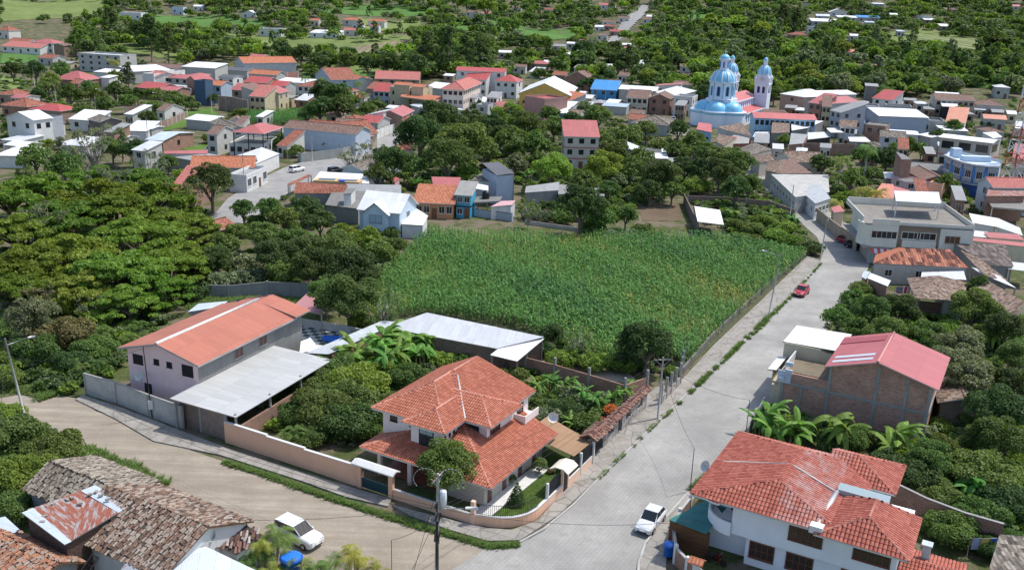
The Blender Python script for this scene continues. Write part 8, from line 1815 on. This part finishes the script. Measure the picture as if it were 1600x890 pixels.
# wires across the foreground
wl_=[(t1,(-30,45,6.5),1.0,'upper cable running left from the leaning lamp pole'),(t1+Vector((0,0,-2)),t2+Vector((0,0,-.3)),.9,'cable from the leaning lamp pole to the pink house'),
 (P(28,555,6),ctop+Vector((0,0,-2.9)),1.6,'long low cable crossing the earth road to the centre pole'),(P(28,560,5.6),ctop+Vector((0,.1,-3.2)),1.9,'second long low cable over the earth road'),(P(28,562,5.3),ctop+Vector((0,.2,-3.6)),2.2,'third long low cable over the earth road'),
 (ctop+Vector((0,0,-3.)),t3+Vector((0,0,-.6)),1.3,'cable from the centre pole to the maize corner pole'),(ctop+Vector((0,0,-3.3)),t3+Vector((0,0,-1.)),1.6,'lower cable from the centre pole to the maize corner pole'),(ctop+Vector((0,0,-.3)),t3,.9,'top cable from the centre pole to the maize corner pole'),
 (t3,t4,1.,'cable from the maize corner pole to the lamp pole'),(t3+Vector((0,0,-.6)),t4+Vector((0,0,-2)),1.3,'lower cable from the maize corner pole'),(t4,t5,1.,'cable from the lamp pole to the far corner pole'),(t3+Vector((0,0,-.8)),t6,.9,'service wire from the maize corner pole to the short dark pole'),(t3+Vector((0,0,-.9)),t7,.7,'service wire across the road to the short thin pole'),
 (ctop+Vector((0,0,-3.)),P(1092,812,5.2),.9,'cable across the cobbled junction to the big white house'),(ctop+Vector((0,0,-2.9)),P(331,810,4.2),.5,'cable from the centre pole to the weathered tile house'),(ctop+Vector((0,0,-3.4)),P(590,1000,4),.3,'guy wire dropping left from the centre pole')]
for a,b,s,l in wl_: wire(a,b,s,l)
wire(ctop+Vector((0,0,-1)),P(640,915,.1),0,'straight stay wire at the foot of the centre pole',.02)
p8,t8=pole((612,905),3.6,'thin metal post at the bottom edge left of the centre pole',None,.05,MET)
wire(t8,ctop+Vector((0,0,-3.8)),.3,'slack wire between the thin post and the centre pole')
# telecom tower
tw=root('telecom_tower',tuple(P(1578,300,0)),R(20),'red and white steel lattice telecom tower at the right edge','tower',None,'the telecom tower')
TRD_=plain((.45,.09,.04),.5,.2,.15,2,'red_paint'); TWH=plain((.66,.66,.66),.5,.2,.1,2,'white_paint'); nsec=8; Hh=26.
for i in range(nsec):
    mb=MB(); z0,z1=Hh*i/nsec,Hh*(i+1)/nsec; w0=1.9-1.0*i/nsec; w1=1.9-1.0*(i+1)/nsec
    cs0=[(-w0,-w0),(w0,-w0),(w0,w0),(-w0,w0)]; cs1=[(-w1,-w1),(w1,-w1),(w1,w1),(-w1,w1)]
    for k in range(4):
        a,b=cs0[k],cs1[k]; c,d=cs0[(k+1)%4],cs1[(k+1)%4]; mb.tube((*a,z0),(*b,z1),.13,.13,5); mb.tube((*a,z0),(*d,z1),.07,.07,4); mb.tube((*c,z0),(*b,z1),.07,.07,4); mb.tube((*b,z1),(*d,z1),.08,.08,4); mb.tube(((a[0]+b[0])/2,(a[1]+b[1])/2,(z0+z1)/2),((c[0]+d[0])/2,(c[1]+d[1])/2,(z0+z1)/2),.05,.05,4)
    mb.build('lattice_section',[TRD_ if (i//1)%2==0 else TWH],tw)
for k,(a,z) in enumerate([(0,25),(2.1,25),(4.2,25),(1,23.5)]): mb=MB(); x,y=1.4*math.cos(a),1.4*math.sin(a); mb.box(x-.15,y-.1,z-1.1,x+.15,y+.1,z+1.1,rot=a); mb.build('panel_antenna',[TWH],tw)
mb=MB(); mb.tube((0,0,26),(0,0,33),.06,.03,5); mb.build('mast',[MET],tw)
for z,a,r_ in ((19.5,3.8,.6),(21.5,5.,.5)): mb=MB(); x,y=1.5*math.cos(a),1.5*math.sin(a); mb.tube((x,y,z),(x*1.25,y*1.25,z),r_,r_*.95,14); mb.build('dish_antenna',[TWH],tw)
# satellite dishes, barrels and small things
def dish(pos,az,label,r=.5,h=.8):
    o=root('satellite_dish',pos,az,label,'satellite dish'); mb=MB(); mb.tube((0,0,0),(0,0,h),.03,.03,6); mb.build('mast',[MET],o)
    mb=MB(); prof=[(r*math.sin(a_),r*1.6*(1-math.cos(a_))) for a_ in [i*math.pi/3/6 for i in range(7)]]; R_=Matrix.Rotation(R(60),3,'X'); b=MB(); b.lathe([(q/.866*1.0,z) for q,z in prof],18)
    b.v=[tuple(R_@Vector(v)+Vector((0,-.1,h))) for v in b.v]; b.build('reflector',[TRIM],o)
    mb=MB(); mb.tube((0,-.1,h-.3),(0,-r*1.1,h+.35),.015,.015,4); mb.box(-.05,-r*1.1-.05,h+.3,.05,-r*1.1+.05,h+.4); mb.build('feed_arm',[MET],o); return o
dish(tuple(P(862,664,3.0)),R(10),'white satellite dish on the back eave of the orange tiled villa',.55,.9)
dish(tuple(P(222,596,2.5)),R(-20),'white satellite dish on the wall beside the pink house',.5,.6)
dish(tuple(P(333,850,2.8)),R(-10),'grey satellite dish on a post by the weathered clay tiled house',.5,.9)
dish(tuple(P(1107,734,5.6)),R(-60),'pale blue satellite dish at the street eave of the big white house',.5,.3)
def barrel(pos,label,r=.55,h=1.1): 
    o=root('water_barrel',pos,0,label,'barrel'); mb=MB(); mb.lathe([(0,0),(r*.85,0),(r*.9,.05),(r,h*.85),(r*1.08,h*.86),(r*1.08,h*.92),(r*.9,h)],18); mb.build('barrel_body',[plain((.01,.12,.50),.3,0,.1,2,'blue_plastic')],o); mb=MB(); mb.lathe([(r*.9,h),(r*.5,h+.08),(0,h+.1)],18); mb.build('lid',[plain((.02,.17,.6),.3,0,.1,2,'blue_lid')],o)
barrel(tuple(P(456,895,.3)),'large blue water barrel among the palms at the bottom edge',.85,1.6)
barrel(tuple(P(1045,866,.2)),'blue plastic barrel in the corner yard of the big white house',.5,1.1)
wq=root('motorcycle',tuple(P(1118,880,.1)),R(-35),'dark motorcycle parked in the yard of the big white house','motorcycle')
for x in (-.65,.65): 
    mb=MB(); mb.tube((x,-.05,.32),(x,.05,.32),.32,.32,16); mb.build('wheel',[DARK],wq)
mb=MB(); mb.tube((-.65,0,.32),(-.1,0,.75),.05,.05,6); mb.tube((.65,0,.32),(.4,0,1.0),.04,.04,6); mb.tube((-.1,0,.75),(.4,0,.85),.06,.06,6); mb.box(-.25,-.12,.3,.25,.12,.62); mb.build('frame',[plain((.08,.01,.01),.3,.2,.1,2,'dark_red_enamel')],wq)
mb=MB(); mb.box(-.75,-.13,.76,.05,.13,.88); mb.build('seat',[DARK],wq); mb=MB(); mb.box(.02,-.15,.8,.42,.15,1.0); mb.build('fuel_tank',[plain((.10,.01,.01),.3,.2,.1,2,'tank_paint')],wq); mb=MB(); mb.tube((.38,-.35,1.08),(.38,.35,1.08),.02,.02,5); mb.build('handlebar',[MET],wq)
ld=root('laundry_line',tuple(P(1510,872,0)),R(5),'laundry line with yellow and blue striped cloths at the lower right','clothes line'); mb=MB(); mb.tube((0,0,0),(0,0,2.),.04,.04,5); mb.tube((4,0,0),(4,0,2.),.04,.04,5); mb.tube((0,0,1.95),(4,0,1.95),.012,.012,4); mb.build('line',[MET],ld)
for x,c_ in ((.2,(.3,.35,.5)),(1.0,(.5,.42,.12)),(1.9,(.05,.12,.5)),(2.8,(.5,.5,.52))): mb=MB(); mb.box(x,-.02,.9,x+.7,.02,1.94); mb.build('cloth',[plain(c_,.9,0,.2,4,'laundry')],ld)
quad([(1540,905,3.),(1612,905,3.),(1612,838,3.6),(1562,834,3.6)],'weathered pale tile and rust roof at the lower right corner',tiletex(OLDG,.4,.5),WGR,cat='house',name='house')
wall_line('brick_wall',wpts([(1385,790),(1440,818),(1500,842),(1560,860)]),2.6,.2,BRK,'red brick boundary wall behind the big white house','wall',CONC)
wall_line('yard_wall',wpts([(1192,640),(1178,668),(1165,690)]),1.6,.12,plain((.2,.2,.2),.8,0,.2,2,'dark_sheet'),'dark low metal fence beside the street by the unfinished brick house','fence')
cg=root('tiled_gate_pier',tuple(P(1085,915,0)),AB,'small orange tiled cap on a gate pier of the corner brick wall','gate pier'); mb=MB(); mb.box(-.25,-.25,0,.25,.25,2.2); mb.build('pier',[TRIM],cg); mb=MB(); mb.slab([(-.6,-.5,2.3),(.6,-.5,2.3),(.6,0,2.6),(-.6,0,2.6)],.08,0,0); mb.slab([(-.6,0,2.6),(.6,0,2.6),(.6,.5,2.3),(-.6,.5,2.3)],.08,0,0); mb.build('tile_cap',[TLO2],cg)
fl2=root('swimming_pool',tuple(P(738,26,0)),0,'small teal swimming pool below the brown villa on the far slope','pool'); mb=MB(); mb.box(-9,-4,0,9,4,.8); mb.build('water',[plain((.15,.45,.42),.2,0,.05,1,'pool_water')],fl2)
# ================================================================ wording of the plants: look + nearest landmark + side
for o in bpy.data.objects:
    if o.parent is None and o.get('label') and o.get('category') in('house','building','shed','church','hall') :
        l=o['label']
        if 3<len(l.split())<=7 and not any((o.location-q[0]).length<1 for q in LM): LM.append((o.location.copy(),'the '+l))
used=set(); PL=[(proj(p+Vector((2,2,2))),wd) for p,wd in LM]
def rel(a,b):
    dx,dy=a[0]-b[0],a[1]-b[1]
    if abs(dx)>abs(dy)*1.1: return 'left of' if dx<0 else 'right of'
    return 'in front of' if dy>0 else 'behind'
KW.update(banana='broad leaved banana',palm='feathery'); NW={'bush':'bush','cypress':'cypress','sparse':'tree','ball':'bush','cone':'bush','banana':'plant','palm':'palm'}
for o,desc in FILL:
    a=proj(o.location); near=sorted(PL,key=lambda q:math.hypot(q[0][0]-a[0],(q[0][1]-a[1])*1.3))[:12]
    opts=[f"{desc} {rel(a,q)} {wd}" for q,wd in near]+[f"{desc} just {rel(a,q)} {wd}" for q,wd in near]
    l=next((t for t in opts if t not in used and len(t.split())<=16),opts[0]); used.add(l); o['label']=l
for i,(o,kind,col,w_,label,grp) in enumerate(TREES):
    cat={'bush':'bush','cypress':'tree','ball':'bush','cone':'bush','banana':'banana plant','palm':'palm tree'}.get(kind,'tree')
    if not label:
        a=proj(o.location+Vector((0,0,w_*.4))); near=sorted(PL,key=lambda q:math.hypot(q[0][0]-a[0],(q[0][1]-a[1])*1.3))[:9]
        size='small' if w_<(2.5 if kind in('bush','banana') else 6) else 'large' if w_>(5 if kind in('bush','banana') else 11) else 'middling'
        cw=CW_.get(col,'') if kind not in('banana','palm') else ''
        opts=[]
        for q,wd in near: 
            opts.append(f"{size} {cw} {KW[kind]} {NW.get(kind,'tree')} {rel(a,q)} {wd}")
        for q,wd in near[:4]:
            for ex in ('just','close','further','well','far'): opts.append(f"{size} {cw} {KW[kind]} {NW.get(kind,'tree')} {ex} {rel(a,q)} {wd}")
        label=next((' '.join(t.split()) for t in opts if ' '.join(t.split()) not in used and len(t.split())<=16),' '.join(opts[0].split()))
    used.add(label); tag(o,label,cat,{'bush':'bushes and shrubs','banana':'banana plants in the gardens','palm':'palms in the gardens'}.get(cat.split()[0],'trees around the town'))
